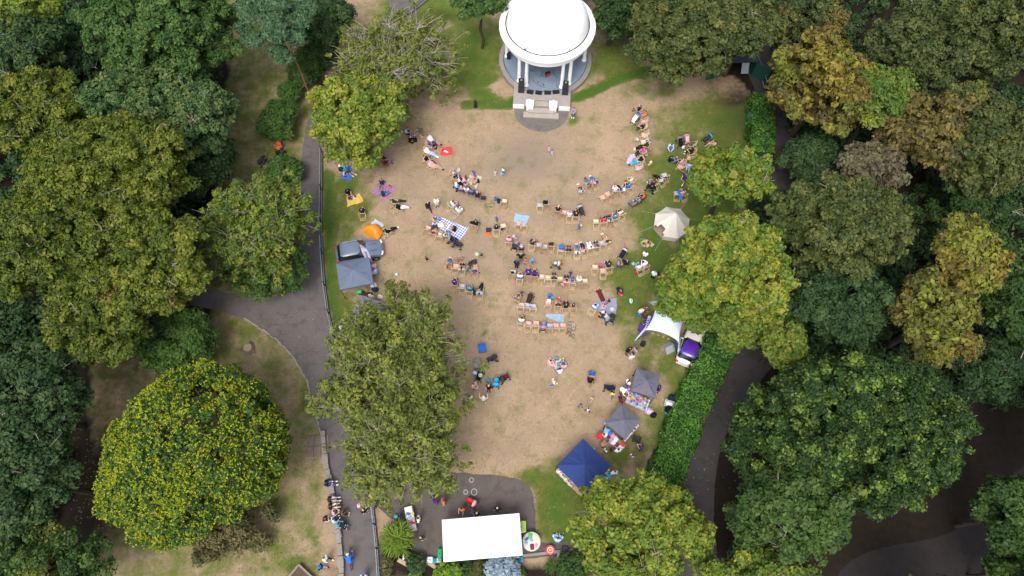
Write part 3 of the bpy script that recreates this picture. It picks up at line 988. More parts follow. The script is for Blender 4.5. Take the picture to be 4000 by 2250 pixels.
# clipped conifer hedges
def hedge(label, spine, w, h):
    rng = np.random.default_rng(int(spine[0][0]))
    P0 = [U('Z', *p, h / 2) for p in spine]
    o = thing("hedge", label, "hedge", (P0[0].x, P0[0].y, 0), 0, "clipped green hedges")
    core = MB()
    PP, NN = [], []
    for a, b in zip(P0, P0[1:]):
        d = Vector((b.x - a.x, b.y - a.y, 0))
        L = d.length
        d.normalize()
        n = Vector((-d.y, d.x, 0))
        m = a.lerp(b, .5)
        core.box((m.x - P0[0].x, m.y - P0[0].y, h / 2 - .12), (L + .1, w - .35, h - .25), math.atan2(d.y, d.x))
        cnt = int(L * (w + 2 * h) * 95)
        u = rng.uniform(-.1, L + .1, cnt)
        k = rng.uniform(-w / 2 - h, w / 2 + h, cnt)
        wob = .16 * np.sin(u * 1.9) + .12 * np.sin(u * 4.3 + 1) + rng.normal(0, .07, cnt)
        side = np.clip(k, -w / 2, w / 2)
        z = h - np.maximum(0, np.abs(k) - w / 2) + wob * (np.abs(k) < w / 2)
        lat = side + np.sign(side) * wob * (np.abs(k) >= w / 2)
        p = np.stack([a.x - P0[0].x + d.x * u + n.x * lat, a.y - P0[0].y + d.y * u + n.y * lat, np.maximum(z, .1)], 1)
        nn = np.where((np.abs(k) < w / 2)[:, None], np.array([[0, 0, 1.0]]), np.sign(k)[:, None] * np.array([[n.x, n.y, .3]]))
        PP.append(p)
        NN.append(nn + rng.normal(0, .5, (cnt, 3)))
    P, Nn = np.concatenate(PP), np.concatenate(NN)
    t = np.clip(.45 + .28 * np.sin(P[:, 0] * 2.1) * np.sin(P[:, 1] * 1.7) + .15 * np.sin(P[:, 0] * .7 + 1) * np.sin(P[:, 1] * .45) + rng.normal(0, .26, len(P)), 0, 1)
    link("foliage", quads_mesh("foliage", P, Nn, .22 * rng.uniform(.7, 1.4, len(P)), t, [lm('hedge')], .45, None, 0, rng), o)
    core.build("branches", mat("hedge_core", (.02, .045, .012), .95), o)
hedge("long bright green clipped hedge behind the stalls and white car", [(1822, 845), (1790, 906), (1760, 978), (1721, 1065), (1680, 1176), (1655, 1245)], 2.7, 1.6)
hedge("short bright green hedge beside the litter bin", [(1914, 250), (1912, 395)], 2.3, 1.6)

def undergrowth():
    rng = np.random.default_rng(5)
    spots = []
    regs = [(1960, -20, 2640, 330), (2010, 330, 2640, 900), (2230, 800, 2640, 1020), (1580, -30, 1800, 130), (-60, -40, 560, 260), (-60, 260, 520, 760), (-60, 760, 330, 900), (-60, 900, 170, 1320), (1880, 500, 2020, 840), (1840, 1280, 2010, 1500)]
    for x0, y0, x1, y1 in regs:
        n = int((x1 - x0) * (y1 - y0) / 620)
        for _ in range(n):
            spots.append(U('Z', rng.uniform(x0, x1), rng.uniform(y0, y1)))
    cc = np.array([(p.x, p.y, rng.uniform(.3, 1.6)) for p in spots])
    rc = rng.uniform(.5, 1.2, len(cc))
    st = dict(ls=.34, flat=.8, dens=.7, droop=.2)
    P, Nn, sz, tn = leaf_cloud(rng, cc, rc, st, np.full(len(cc), .35), .25)
    k = P[:, 2] > .05
    tag(link("undergrowth", quads_mesh("undergrowth", P[k], Nn[k], sz[k], tn[k], [lm('bluedark')], .6, None, .2, rng)), "dark leafy undergrowth covering the ground below the woods", "undergrowth", None, 'stuff')
undergrowth()
# ---------------------------------------------------------------- bandstand
WHITE = mat("white_paint", (.82, .82, .81), .45, .03, 3)
CONC = mat("concrete", (.30, .27, .25), .9, .18, 3, .3)
STONE = mat("stone", (.24, .215, .195), .9, .25, 2.5, .4)
SLAB = mat("stone_slab", (.33, .29, .25), .9, .15, 2, .3)
BLUEFLOOR = mat("blue_grey_floor_paint", (.17, .22, .29), .6, .22, 1.6)
BLACK = mat("black_plastic", (.018, .018, .02), .5, .2, 8)
DARK = mat("dark_metal", (.04, .042, .045), .5, .2, 8, 0, .4, .4)
STEEL = mat("grey_steel", (.35, .35, .36), .4, .1, 8, 0, .5, .6)
WOOD = mat("pale_wood", (.44, .33, .19), .7, .22, 5)
GREENP = mat("dark_green_paint", (.012, .07, .05), .6, .2, 4)
BSC = U('A', 890, 880, .6)
BSR = R_(-3.6)
bs = thing("bandstand", "white domed bandstand with paired columns and blue grey floor", "bandstand", (BSC.x, BSC.y, 0), BSR)
def BL(t, x, y, z):                            # photograph point -> bandstand's own coordinates
    p = U(t, x, y, z) - Vector((BSC.x, BSC.y, 0))
    c, s = math.cos(-BSR), math.sin(-BSR)
    return Vector((p.x * c - p.y * s, p.x * s + p.y * c, z))
MB().lathe([(4.42, .3), (4.42, .6), (.01, .603)], 72).build("floor", BLUEFLOOR, bs)
m_ = MB()
m_.lathe([(4.96, -.02), (4.96, .52), (4.9, .57), (4.48, .575), (4.46, .4)], 72)
m_.build("stone_rim", STONE, bs)
m_ = MB()
dome = [(4.12, 5.62)] + [(4.08 * math.cos(a), 5.66 + 3.5 * math.sin(a)) for a in [math.pi / 2 * i / 24 for i in range(24)]] + [(.02, 9.16)]
m_.lathe(dome, 96).build("dome", WHITE, bs, True)
m_ = MB()
m_.lathe([(3.95, 4.78), (4.35, 4.74), (4.42, 4.86), (4.55, 4.92), (4.58, 5.1), (4.80, 5.16), (4.86, 5.24), (4.86, 5.40), (4.80, 5.46), (4.60, 5.50), (4.32, 5.60), (4.26, 5.62), (4.24, 5.57)], 96)
m_.build("cornice", WHITE, bs)
MB().lathe([(4.24, 5.572), (4.11, 5.572)], 96).build("gutter", DARK, bs)
MB().lathe([(4.05, 4.25), (4.4, 4.25), (4.4, 4.742), (4.05, 4.742), (4.05, 4.25)], 96).build("entablature", WHITE, bs)
MB().lathe([(4.04, 4.60), (.01, 4.62)], 64).build("ceiling", mat("pale_teal_paint", (.35, .55, .60), .7, .05), bs)
for k in (-33, 33, -97, 97, -155, 155):
    for d in (-6.4, 6.4):
        a = R_(-90 + k + d)
        x, y = 4.12 * math.cos(a), 4.12 * math.sin(a)
        MB().lathe([(.27, .6), (.27, .68), (.22, .74), (.19, .80), (.19, 2.2), (.165, 3.95), (.17, 4.0), (.22, 4.08), (.24, 4.16), (.24, 4.25)], 20, (x, y, 0)).build("column", WHITE, bs, True)
for t, x, y in (('A', 595, 728), ('A', 1235, 735)):
    p = BL(t, x, y, 5.75)
    MB().rbox(p, (.34, .26, .22), .03).build("floodlight", mat("grey_lamp", (.25, .25, .27), .5), bs)
# low back wall between the rear columns
m_ = MB()
m_.lathe([(4.05, .6), (4.05, 1.5), (4.2, 1.5), (4.2, .6)], 40, (0, 0, 0), True, R_(20), R_(160))
m_.build("parapet", WHITE, bs)
# stage platform, steps, piers
pl_y = BL('B', 832, 620, .6).y
c_, hw = BL('B', 832, 620, .6).x, 2.95
m_ = MB()
arc = [(4.47 * math.cos(R_(a)), 4.47 * math.sin(R_(a))) for a in range(-131, -48, 4)]
front = [(hw + c_, -3.2), (hw + c_, pl_y), (c_ + .82, pl_y), (c_ + .82, pl_y + .62), (c_ - .82, pl_y + .62), (c_ - .82, pl_y), (-hw + c_, pl_y), (-hw + c_, -3.2)]
m_.prism(arc + front, .15, .578)
m_.build("platform", CONC, bs)
for s in (-1, 1):
    MB().box((c_ + s * 2.37, pl_y - .06, .26), (1.16, .12, .56)).build("retaining_wall", WHITE, bs)
m_ = MB()
m_.box((c_, pl_y + .30, .34), (1.64, .62, .2))
m_.box((c_, pl_y - .42, .2), (2.7, .66, .2))
m_.box((c_, pl_y - .92, .07), (3.65, .7, .16))
for i in range(4):
    m_.box((c_ - 1.0 + i * .66, pl_y - .42, .304), (.63, .64, .012))
for i in range(6):
    m_.box((c_ - 1.5 + i * .6, pl_y - 1.0, .154), (.57, .5, .012))
m_.build("steps", SLAB, bs)
for s in (-1, 1):
    m_ = MB()
    m_.box((c_ + s * 1.2, pl_y - .02, .40), (.72, .72, .80))
    m_.box((c_ + s * 1.2, pl_y - .02, .84), (.82, .82, .1))
    pr = m_.build("pier", WHITE, bs)
    MB().lathe([(.16, .89), (.12, .93), (.2, .98)] + [(.24 * math.cos(a), 1.15 + .24 * math.sin(a)) for a in [R_(-50 + 14 * i) for i in range(11)]], 20, (c_ + s * 1.2, pl_y - .02, 0)).build("ball_finial", WHITE, pr, True)
ac = U('B', 835, 770, 0)
tag(MB().sheet([(ac.x + 2.85 * math.cos(R_(a)), ac.y + .55 + 2.65 * math.sin(R_(a))) for a in range(0, 360, 6)], .006).build("path_apron", asphalt("apron_asphalt", (.135, .118, .108), (.17, .145, .125))), None, None, None, 'structure')

# stage equipment
def at(t, x, y, z=0):
    return U(t, x, y, z)
for t, x, y, lab in (('A', 525, 1370, "tall black speaker stack left of the stage steps"), ('A', 1185, 1405, "tall black speaker stack right of the stage steps")):
    p = at(t, x, y, .58)
    o = thing("speaker_stack", lab, "loudspeaker", p, BSR, "loudspeaker stacks on the stage")
    MB().rbox((0, 0, .45), (.62, .6, .9), .03).build("bass_bin", BLACK, o)
    MB().rbox((0, 0, 1.28), (.56, .52, .74), .03).build("top_cabinet", BLACK, o)
    MB().box((0, -.303, .45), (.54, .012, .8)).box((0, -.263, 1.28), (.48, .012, .66)).build("grille", DARK, o)
    MB().box((0, 0, 1.665), (.2, .2, .03)).build("pole_socket", STEEL, o)
for i, (x, y, r, nm) in enumerate(((660, 1395, 10, "leftmost"), (788, 1405, 4, "second from the left"), (922, 1405, -3, "third from the left"), (1050, 1395, -10, "rightmost"))):
    p = at('A', x, y, .6)
    o = thing("stage_monitor", f"black wedge floor monitor on the stage edge, {nm} of four", "stage monitor", (p.x, p.y, .578), BSR - R_(r), "wedge monitors along the stage edge")
    m_ = MB()
    m_._add([(-.33, -.2, 0), (.33, -.2, 0), (.33, .24, 0), (-.33, .24, 0), (-.33, -.2, .34), (.33, -.2, .34), (.33, .24, .14), (-.33, .24, .14)], [(3, 2, 1, 0), (4, 5, 6, 7), (0, 1, 5, 4), (1, 2, 6, 5), (2, 3, 7, 6), (3, 0, 4, 7)])
    m_.build("cabinet", BLACK, o)
    m_ = MB()
    m_._add([(-.28, -.16, .335), (.28, -.16, .335), (.28, .2, .170), (-.28, .2, .170)], [(0, 1, 2, 3)])
    m_.build("grille", DARK, o)
p = at('A', 838, 1150, .6)
o = thing("microphone_stand", "black microphone stand in the middle of the stage", "microphone stand", (p.x, p.y, .6))
m_ = MB()
m_.tube((0, 0, .05), (0, 0, 1.5), .016)
for a in (90, 210, 330):
    m_.tube((0, 0, .12), (.38 * math.cos(R_(a)), .38 * math.sin(R_(a)), .015), .014)
m_.build("tripod", DARK, o)
MB().tube((0, 0, 1.5), (0, -.22, 1.56), .02).sph((0, -.25, 1.57), .035).build("microphone", BLACK, o)
p = at('A', 930, 1130, .75)
o = thing("guitar_amplifier", "black box with a red front lying on the stage floor", "amplifier", (p.x, p.y, .604), R_(25))
MB().rbox((0, .08, .22), (.52, .3, .44), .02).build("case", BLACK, o)
MB().rbox((0, -.1, .2), (.48, .06, .38), .02).build("front_panel", mat("red_panel", (.36, .05, .02), .6), o)
rg = random.Random(3)
def cable(pts, lab, col=BLACK, r=.013):
    q = [BSC + Vector((0, 0, 0)) for _ in ()]
    q = [at('A', x, y, .6) for x, y in pts]
    out = []
    for a, b in zip(q, q[1:]):
        for k in range(6):
            c = a.lerp(b, k / 6)
            out.append((c.x + rg.uniform(-.07, .07), c.y + rg.uniform(-.07, .07), .615))
    tag(MB().path(out, r, 5).build("cable", col), lab, "cable", "cables lying on the stage")
cable([(255, 890), (275, 1000), (330, 1060), (350, 1130)], "black cable on the blue floor behind the left speaker stack")
cable([(760, 1000), (700, 1080), (660, 1060), (640, 1190)], "black cable coiled left of the microphone stand")
cable([(1000, 1030), (1010, 1090), (1050, 1160), (1060, 1300), (1085, 1330)], "black cable running to the right front column")
cable([(700, 1180), (720, 1240), (800, 1290), (900, 1330)], "black cable looping along the front of the stage")
for x, y, c, lab in ((775, 1246, BLACK, "small black pedal on the stage, leftmost"), (806, 1248, mat("grey_lamp", (.25, .25, .27), .5), "small grey pedal on the stage"), (888, 1264, mat("lime_plastic", (.45, .55, .08), .5), "small lime green pedal on the stage"), (862, 1282, BLACK, "small black pedal beside the lime green one")):
    p = at('A', x, y, .62)
    tag(MB().rbox((0, 0, .03), (.13, .1, .06), .015).build("effects_pedal", c), lab, "pedal", "effects pedals on the stage").location = (p.x, p.y, .604)
p = at('A', 335, 845, .9)
tag(MB().rbox((0, 0, .35), (.4, .5, .7), .08).tube((0, 0, .7), (0, .05, .78), .04).build("instrument_case", BLACK), "black instrument case beside the left bandstand column", "case").location = (p.x, p.y, .604)

# ---------------------------------------------------------------- fences, kerb wall, shed
def fence(label, pts, h=1.1, wall=.0, base=0.0):
    q = [U('Z', *a) for a in pts]
    o = thing("iron_railing", label, "fence", q[0], 0)
    pk, rl, kb = MB(), MB(), MB()
    seen = set()
    for a, b in zip(q, q[1:]):
        a, b = a - q[0], b - q[0]
        L = (b - a).length
        d = (b - a).normalized()
        for z in (.16, h - .08):
            rl.tube((a.x, a.y, z), (b.x, b.y, z), .03, .03, 5)
        n = int(L / .13)
        for i in range(n):
            c = a + d * (i + .5) * L / n
            pk.tube((c.x, c.y, .05), (c.x, c.y, h), .014, .010, 4, True)
        n = max(1, int(L / 2.4))
        for i in range(n + 1):
            c = a + d * i * L / n
            if (round(c.x, 1), round(c.y, 1)) not in seen:
                seen.add((round(c.x, 1), round(c.y, 1)))
                MB().box((c.x, c.y, h / 2), (.09, .09, h + .1)).build('post', mat('railing_black', (.03, .034, .034), .6, .2), o)
        kb.box(((a.x + b.x) / 2, (a.y + b.y) / 2, .04), (L, .2, .1), math.atan2(d.y, d.x))
    pk.build("pickets", mat("railing_black", (.03, .034, .034), .6, .2), o)
    rl.build("rail", mat("railing_rail", (.30, .36, .38), .5, .35, 14), o)
    kb.build("plinth", mat("railing_plinth", (.055, .05, .045), .95), o)
fence("long black iron railing between the path and the lawn", [(811, 385), (810, 480), (809, 560), (812, 640), (818, 720), (828, 790), (842, 850)])
fence("black iron railing at the bottom left of the paved yard", [(938, 1268), (944, 1320), (950, 1380), (956, 1470)])
fence("black iron railing at the top edge beside the path", [(985, 62), (1012, 46), (1044, 26), (1076, 0), (1110, -40)])
fence("dark railing beside the green shed and the wood path", [(1922, 226), (1914, 190), (1900, 160)])
# rough stone edging
def edging(label, pts, w=.42, h=.28, seed=1):
    rg = random.Random(seed)
    o = None
    q = [U('Z', *a) for a in pts]
    m_ = MB()
    for a, b in zip(q, q[1:]):
        L = (b - a).length
        d = (b - a).normalized()
        s = 0.0
        while s < L:
            l = rg.uniform(.4, .95)
            c = a + d * (s + l / 2) + Vector((-d.y, d.x, 0)) * rg.uniform(-.05, .05)
            m_.rbox((c.x - q[0].x, c.y - q[0].y, h / 2 * rg.uniform(.85, 1.05)), (l * .95, w * rg.uniform(.8, 1.1), h), .05, Matrix.Rotation(math.atan2(d.y, d.x) + rg.uniform(-.06, .06), 3, 'Z'))
            s += l
    o = m_.build("stone_kerb", STONE)
    o.location = q[0]
    tag(o, label, "kerb wall")
edging("low rough stone wall edging the dry grass beside the path", [(812, 1085), (820, 1150), (832, 1220), (842, 1290), (853, 1340), (858, 1400), (862, 1470)], .45, .36)
edging("row of small kerb stones where the path forks", [(612, 800), (660, 830), (700, 858), (738, 900), (772, 958), (790, 1030), (806, 1080)], .16, .1, 2)
# stone slab patch
p = U('Z', 800, 1122)
o = MB()
for i in range(3):
    for j in range(2):
        o.rbox((-.62 + .62 * i, -.45 + .9 * j, .03), (.57, .85, .1), .02)
o = tag(o.build("stone_slabs", mat("worn_stone", (.17, .14, .11), .95, .35, 3)), "square patch of old stone slabs in the dry grass", "stone slabs")
o.location, o.rotation_euler = p, (0, 0, R_(5))
# stump
p = U('Z', 626, 877)
rg = random.Random(4)
o = thing("tree_stump", "grey brown cut tree stump on the dry grass", "tree stump", p)
m_ = MB()
m_.lathe([(.62, -.02), (.48, .12), (.40, .3), (.38, .34)], 18)
for i in range(7):
    a = rg.uniform(0, 6.28)
    m_.tube((.3 * math.cos(a), .3 * math.sin(a), .12), (rg.uniform(.6, .85) * math.cos(a), rg.uniform(.6, .85) * math.sin(a), .0), .14, .05, 6)
m_.build("roots", mat("stump_bark", (.15, .115, .09), .95, .4, 9, .6), o, True)
MB().lathe([(.375, .342), (.01, .35)], 18).build("cut_face", mat("cut_wood", (.27, .20, .15), .9, .35, 9), o)
# planter box
p = U('Z', 755, 1470)
o = thing("raised_planter", "square wooden planter bed cut by the bottom edge", "planter", p, R_(-38))
m_ = MB()
for x, y, dx, dy in ((0, 1.0, 2.1, .14), (0, -1.0, 2.1, .14), (1.0, 0, .14, 1.86), (-1.0, 0, .14, 1.86)):
    m_.box((x, y, .2), (dx, dy, .42))
m_.build("frame", mat("weathered_wood", (.23, .20, .16), .9, .3, 5), o)
MB().box((0, 0, .14), (1.85, 1.85, .26)).build("soil", mat("bed_soil", (.085, .065, .045), .95, .4, 6, .6), o)
# green shed with open doors
p = U('Z', 1850, 192)
o = thing("green_shed", "dark green metal shed with both doors open under the trees", "shed", p, R_(2))
m_ = MB()
m_.box((-1.7, 1.2, 1.1), (.08, 2.4, 2.2)).box((1.7, 1.2, 1.1), (.08, 2.4, 2.2)).box((0, 2.4, 1.1), (3.32, .08, 2.2))
m_.build("walls", GREENP, o)
m_ = MB()
m_.box((0, 1.2, 2.26), (3.6, 2.7, .1))
m_.build("roof", mat("shed_roof", (.025, .035, .045), .8, .2), o)
m_ = MB()
for i in range(7):
    m_.tube((.15 + .11 * i, -.02, 2.1), (.25 + .11 * i, -.5, 1.0), .05, .05, 8)
m_.build("striped_shutter", mat("pale_corrugated", (.34, .36, .40), .6, .1), o)
for s, a in ((-1, 196), (1, -38)):
    M = Matrix.Rotation(R_(a), 3, 'Z')
    d = MB()
    d.box(Vector((s * 1.7, 0, 1.05)) + M @ Vector((.85, 0, 0)), (1.7, .06, 2.0), 0, M)
    dd = d.build("door", GREENP, o)
    MB().tube(Vector((s * 1.7, 0, 1.1)) + M @ Vector((1.5, -.06, 0)), Vector((s * 1.7, 0, 1.3)) + M @ Vector((1.5, -.06, 0)), .02).build("handle", STEEL, dd)
# litter bin
p = U('Z', 1882, 300)
o = thing("litter_bin", "bright green litter bin beside the short hedge", "litter bin", p)
MB().lathe([(.24, 0), (.3, .05), (.31, .85), (.28, .95), (.22, .95), (.22, .2)], 16).build("bin_body", mat("bin_green", (.015, .16, .07), .5), o, True)
MB().lathe([(.32, .9), (.33, .98), (.05, 1.12), (.01, 1.12)], 16).build("lid", GREENP, o)

# ---------------------------------------------------------------- canopies
FAB = obcol("canopy_fabric", .8, .1, 2.2, None, .35)
def col3(h):
    c = [int(h[i:i + 2], 16) / 255 for i in (0, 2, 4)]
    return tuple(x / 12.92 if x <= .04045 else ((x + .055) / 1.055) ** 2.4 for x in c)
def gazebo(label, t, cx, cy, wx, wy, ang, colr, eave=2.1, apex=2.85, valance=.22, flat=False):
    c = U(t, cx, cy, eave)
    o = thing("gazebo", label, "gazebo", (c.x, c.y, 0), -R_(ang))
    hx, hy = wx / 2, wy / 2
    m_ = MB()
    N = 26
    ph = cx % 6.0
    def fn(u, v):
        x, y = (u * 2 - 1), (v * 2 - 1)
        if flat:
            k = max(0, 1 - abs(y)) * min(1, (1 - abs(x)) * hx / hy * 1.0 + 0)
            k = min(max(0, 1 - abs(y)), max(0, (1 - abs(x)) * hx / hy))
        else:
            k = 1 - max(abs(x), abs(y))
        sag = .10 * math.sin(math.pi * k) if not flat else 0
        e = 1 - abs(abs(x) - abs(y))
        return (x * hx, y * hy, eave + (apex - eave) * (k - sag * .8) + (.022 * math.sin(9 * math.atan2(y, x) + ph) + .014 * math.sin(23 * math.atan2(y, x))) * 4 * k * (1 - k) + .010 * math.sin(7 * x + ph) * math.sin(6 * y) * min(1, 4 * k) + (.035 * e * math.sin(math.pi * min(1, k * 1.0)) if not flat else 0))
    m_.grid(fn, N * (2 if flat else 1), N)
    n = 12
    for (ax, ay), (bx, by) in (((-hx, -hy), (hx, -hy)), ((hx, -hy), (hx, hy)), ((hx, hy), (-hx, hy)), ((-hx, hy), (-hx, -hy))):
        m_.grid(lambda u, v: (ax + (bx - ax) * u, ay + (by - ay) * u, eave - valance * v), n, 2)
    m_.build("canopy", FAB, o, False, colr)
    m_ = MB()
    for sx in (-1, 1):
        for sy in (-1, 1):
            MB().box((sx * (hx - .05), sy * (hy - .05), eave / 2), (.05, .05, eave - .02)).box((sx * (hx - .05), sy * (hy - .05), .01), (.14, .14, .02)).build("leg", DARK, o)
    xs = [-hx + .05, hx - .05]
    for x in xs:
        m_.tube((x, -hy + .05, eave - .1), (x, hy - .05, eave - .1), .02, .02, 5)
    for y in (-hy + .05, hy - .05):
        m_.tube((-hx + .05, y, eave - .1), (hx - .05, y, eave - .1), .02, .02, 5)
    m_.build("frame", DARK, o)
    return o
gazebo("large navy blue gazebo over the toy and balloon stall", 'R', 700, 850, 3.08, 3.08, 45.5, col3('2a3c70'), 2.1, 2.9)
gazebo("grey gazebo over the stall of soft toys, upper of two", 'Q', 1245, 368, 2.05, 2.05, 17, col3('62626f'), 2.05, 2.7)
gazebo("grey gazebo over the cushion stall, lower of two", 'Q', 905, 958, 2.05, 2.05, 41, col3('62626f'), 2.05, 2.7)
gazebo("blue grey gazebo beside the dark car at the railing", 'N', 522, 262, 3.0, 2.62, -13, col3('626d80'), 2.1, 2.85)
g6 = gazebo("long plain white gazebo in the paved yard", 'W', 180, 489, 6.0, 3.05, -4.6, (.86, .86, .86), 2.3, 2.75, .2, True)

def star_tent():
    c = U('O', 605, 400, 2.0)
    o = thing("star_canopy", "pale blue white canopy with tapering corners below the yellow maple", "canopy", (c.x, c.y, 0), -R_(22))
    h, e = 1.5, 2.05
    m_ = MB()
    N = 20
    def fn(u, v):
        x, y = u * 2 - 1, v * 2 - 1
        # sides curve in between the corners
        kx = 1 - .16 * (1 - x * x) * abs(y) ** 3
        ky = 1 - .16 * (1 - y * y) * abs(x) ** 3
        r = max(abs(x), abs(y))
        d = min(abs(x), abs(y)) / max(r, 1e-6)
        z = 2.75 - .62 * r ** 1.3 - .25 * (d ** 6) * r
        return (x * h * ky, y * h * kx, z)
    m_.grid(fn, N, N)
    for sx in (-1, 1):
        for sy in (-1, 1):
            A = Vector((sx * h, sy * h, 1.88))
            m_._add([A + Vector((-sx * .62, -.0 * sy, .2)), A, A + Vector((0, -sy * .62, .2)), (sx * (h + .5), sy * (h + .5), .04), (sx * (h + .42), sy * (h + .52), .04)], [(0, 1, 4), (1, 2, 3), (1, 3, 4), (0, 4, 1)])
    m_.build("canopy", FAB, o, True, (.55, .66, .86))
    for sx in (-1, 1):
        for sy in (-1, 1):
            MB().tube((sx * (h + .46), sy * (h + .5), 0), (sx * (h - .03), sy * (h - .03), 1.9), .025, .025, 6).build("leg", STEEL, o)
    m_ = MB()
    for i in range(7):
        x = -1.35 + .45 * i
        m_._add([(x, -h - .02, 1.98), (x + .26, -h - .02, 1.98), (x + .13, -h - .03, 1.72)], [(0, 1, 2)])
    m_.build("bunting", mat("yellow_bunting", (.62, .42, .02), .8), o)
    return o
star_tent()

def bell_tent():
    c = U('G', 478, 1050, .65)
    o = thing("bell_tent", "cream canvas bell tent with an open doorway beside the maples", "tent", (c.x, c.y, 0))
    cv = mat("cream_canvas", (.60, .555, .50), .9, .06, 2, .15)
    n, Rr, ez, pk = 8, 1.74, .72, 2.6
    a0 = R_(12)
    K, Q, door = 10, 6, 4
    m_ = MB()
    vs, fs = [], []
    for k in range(K + 1):
        t = k / K
        for q in range(n * Q):
            f = (q % Q) / Q
            a = a0 + 2 * math.pi * q / (n * Q)
            r = Rr * (.35 + .65 * math.cos(math.pi / n) / math.cos((f - .5) * 2 * math.pi / n)) * (1 - .05 * math.sin(math.pi * f))
            rr = r * (1 - t) ** .94 + .03
            vs.append((rr * math.cos(a), rr * math.sin(a), ez + .06 * (1 - math.sin(math.pi * f)) * (1 - t) + (pk - ez) * (t ** 1.15)))
    w = n * Q
    for k in range(K):
        for q in range(w):
            if q // Q == door and k < 3 and k < 3 * math.sin(math.pi * ((q % Q) + .5) / Q):
                continue
            fs.append((k * w + q, k * w + (q + 1) % w, (k + 1) * w + (q + 1) % w, (k + 1) * w + q))
    m_._add(vs, fs)
    m_.build("canopy", cv, o, True)
    m_ = MB()
    for i in range(n):
        if i == door:
            continue
        a, b = a0 + 2 * math.pi * i / n, a0 + 2 * math.pi * (i + 1) / n
        r = Rr * .97
        m_._add([(r * math.cos(a), r * math.sin(a), ez + .02), (r * math.cos(b), r * math.sin(b), ez + .02), (r * 1.0 * math.cos(b), r * math.sin(b), 0), (r * math.cos(a), r * math.sin(a), 0)], [(0, 1, 2, 3)])
    m_.build("wall", cv, o)
    MB().sheet([(Rr * .94 * math.cos(a0 + 2 * math.pi * i / n), Rr * .94 * math.sin(a0 + 2 * math.pi * i / n)) for i in range(n)], .012).build("groundsheet", mat("tan_groundsheet", (.30, .22, .15), .9), o)
    MB().tube((0, 0, 0), (0, 0, 2.72), .03).sph((0, 0, 2.72), .06).build("pole", WOOD, o)
    m_ = MB()
    for i in range(n):
        a = a0 + 2 * math.pi * i / n
        m_.tube((Rr * math.cos(a), Rr * math.sin(a), ez + .05), ((Rr + 1.35) * math.cos(a), (Rr + 1.35) * math.sin(a), .0), .012, .012, 4)
        m_.tube(((Rr + 1.35) * math.cos(a), (Rr + 1.35) * math.sin(a), 0), ((Rr + 1.3) * math.cos(a), (Rr + 1.3) * math.sin(a), .12), .018, .018, 4)
    m_.build("guy_rope", mat("blue_green_rope", (.30, .42, .38), .8), o)
bell_tent()

# small orange pop-up shelter
p = U('H', 795, 580, .3)
o = thing("beach_shelter", "bright orange pop up shelter on the left of the lawn", "beach shelter", (p.x, p.y, 0), R_(-28))
def shelter(u, v):
    x = (u - .5) * 1.95
    w = .34 + .46 * math.sin(math.pi * u) ** 2 * .5 + .3 * u
    y = (v - .5) * 2 * w + .16 * math.cos(x * 2.6)
    r = max(0.0, 1 - ((v - .5) * 2) ** 2)
    return (x, y, .02 + .85 * math.sin(math.pi * (.06 + .88 * u)) ** .7 * r ** .8)
MB().grid(shelter, 18, 14).build("shell", mat("orange_nylon", (.72, .24, .015), .55, .15, 3), o, True)
MB().path([(a, b, c + .012) for a, b, c in [shelter(i / 12, .5) for i in range(13)]], .014, 5).path([(a, b, c + .012) for a, b, c in [shelter(.62, i / 12) for i in range(13)]], .014, 5).build("pole", mat("dark_orange", (.45, .12, .01), .6), o)

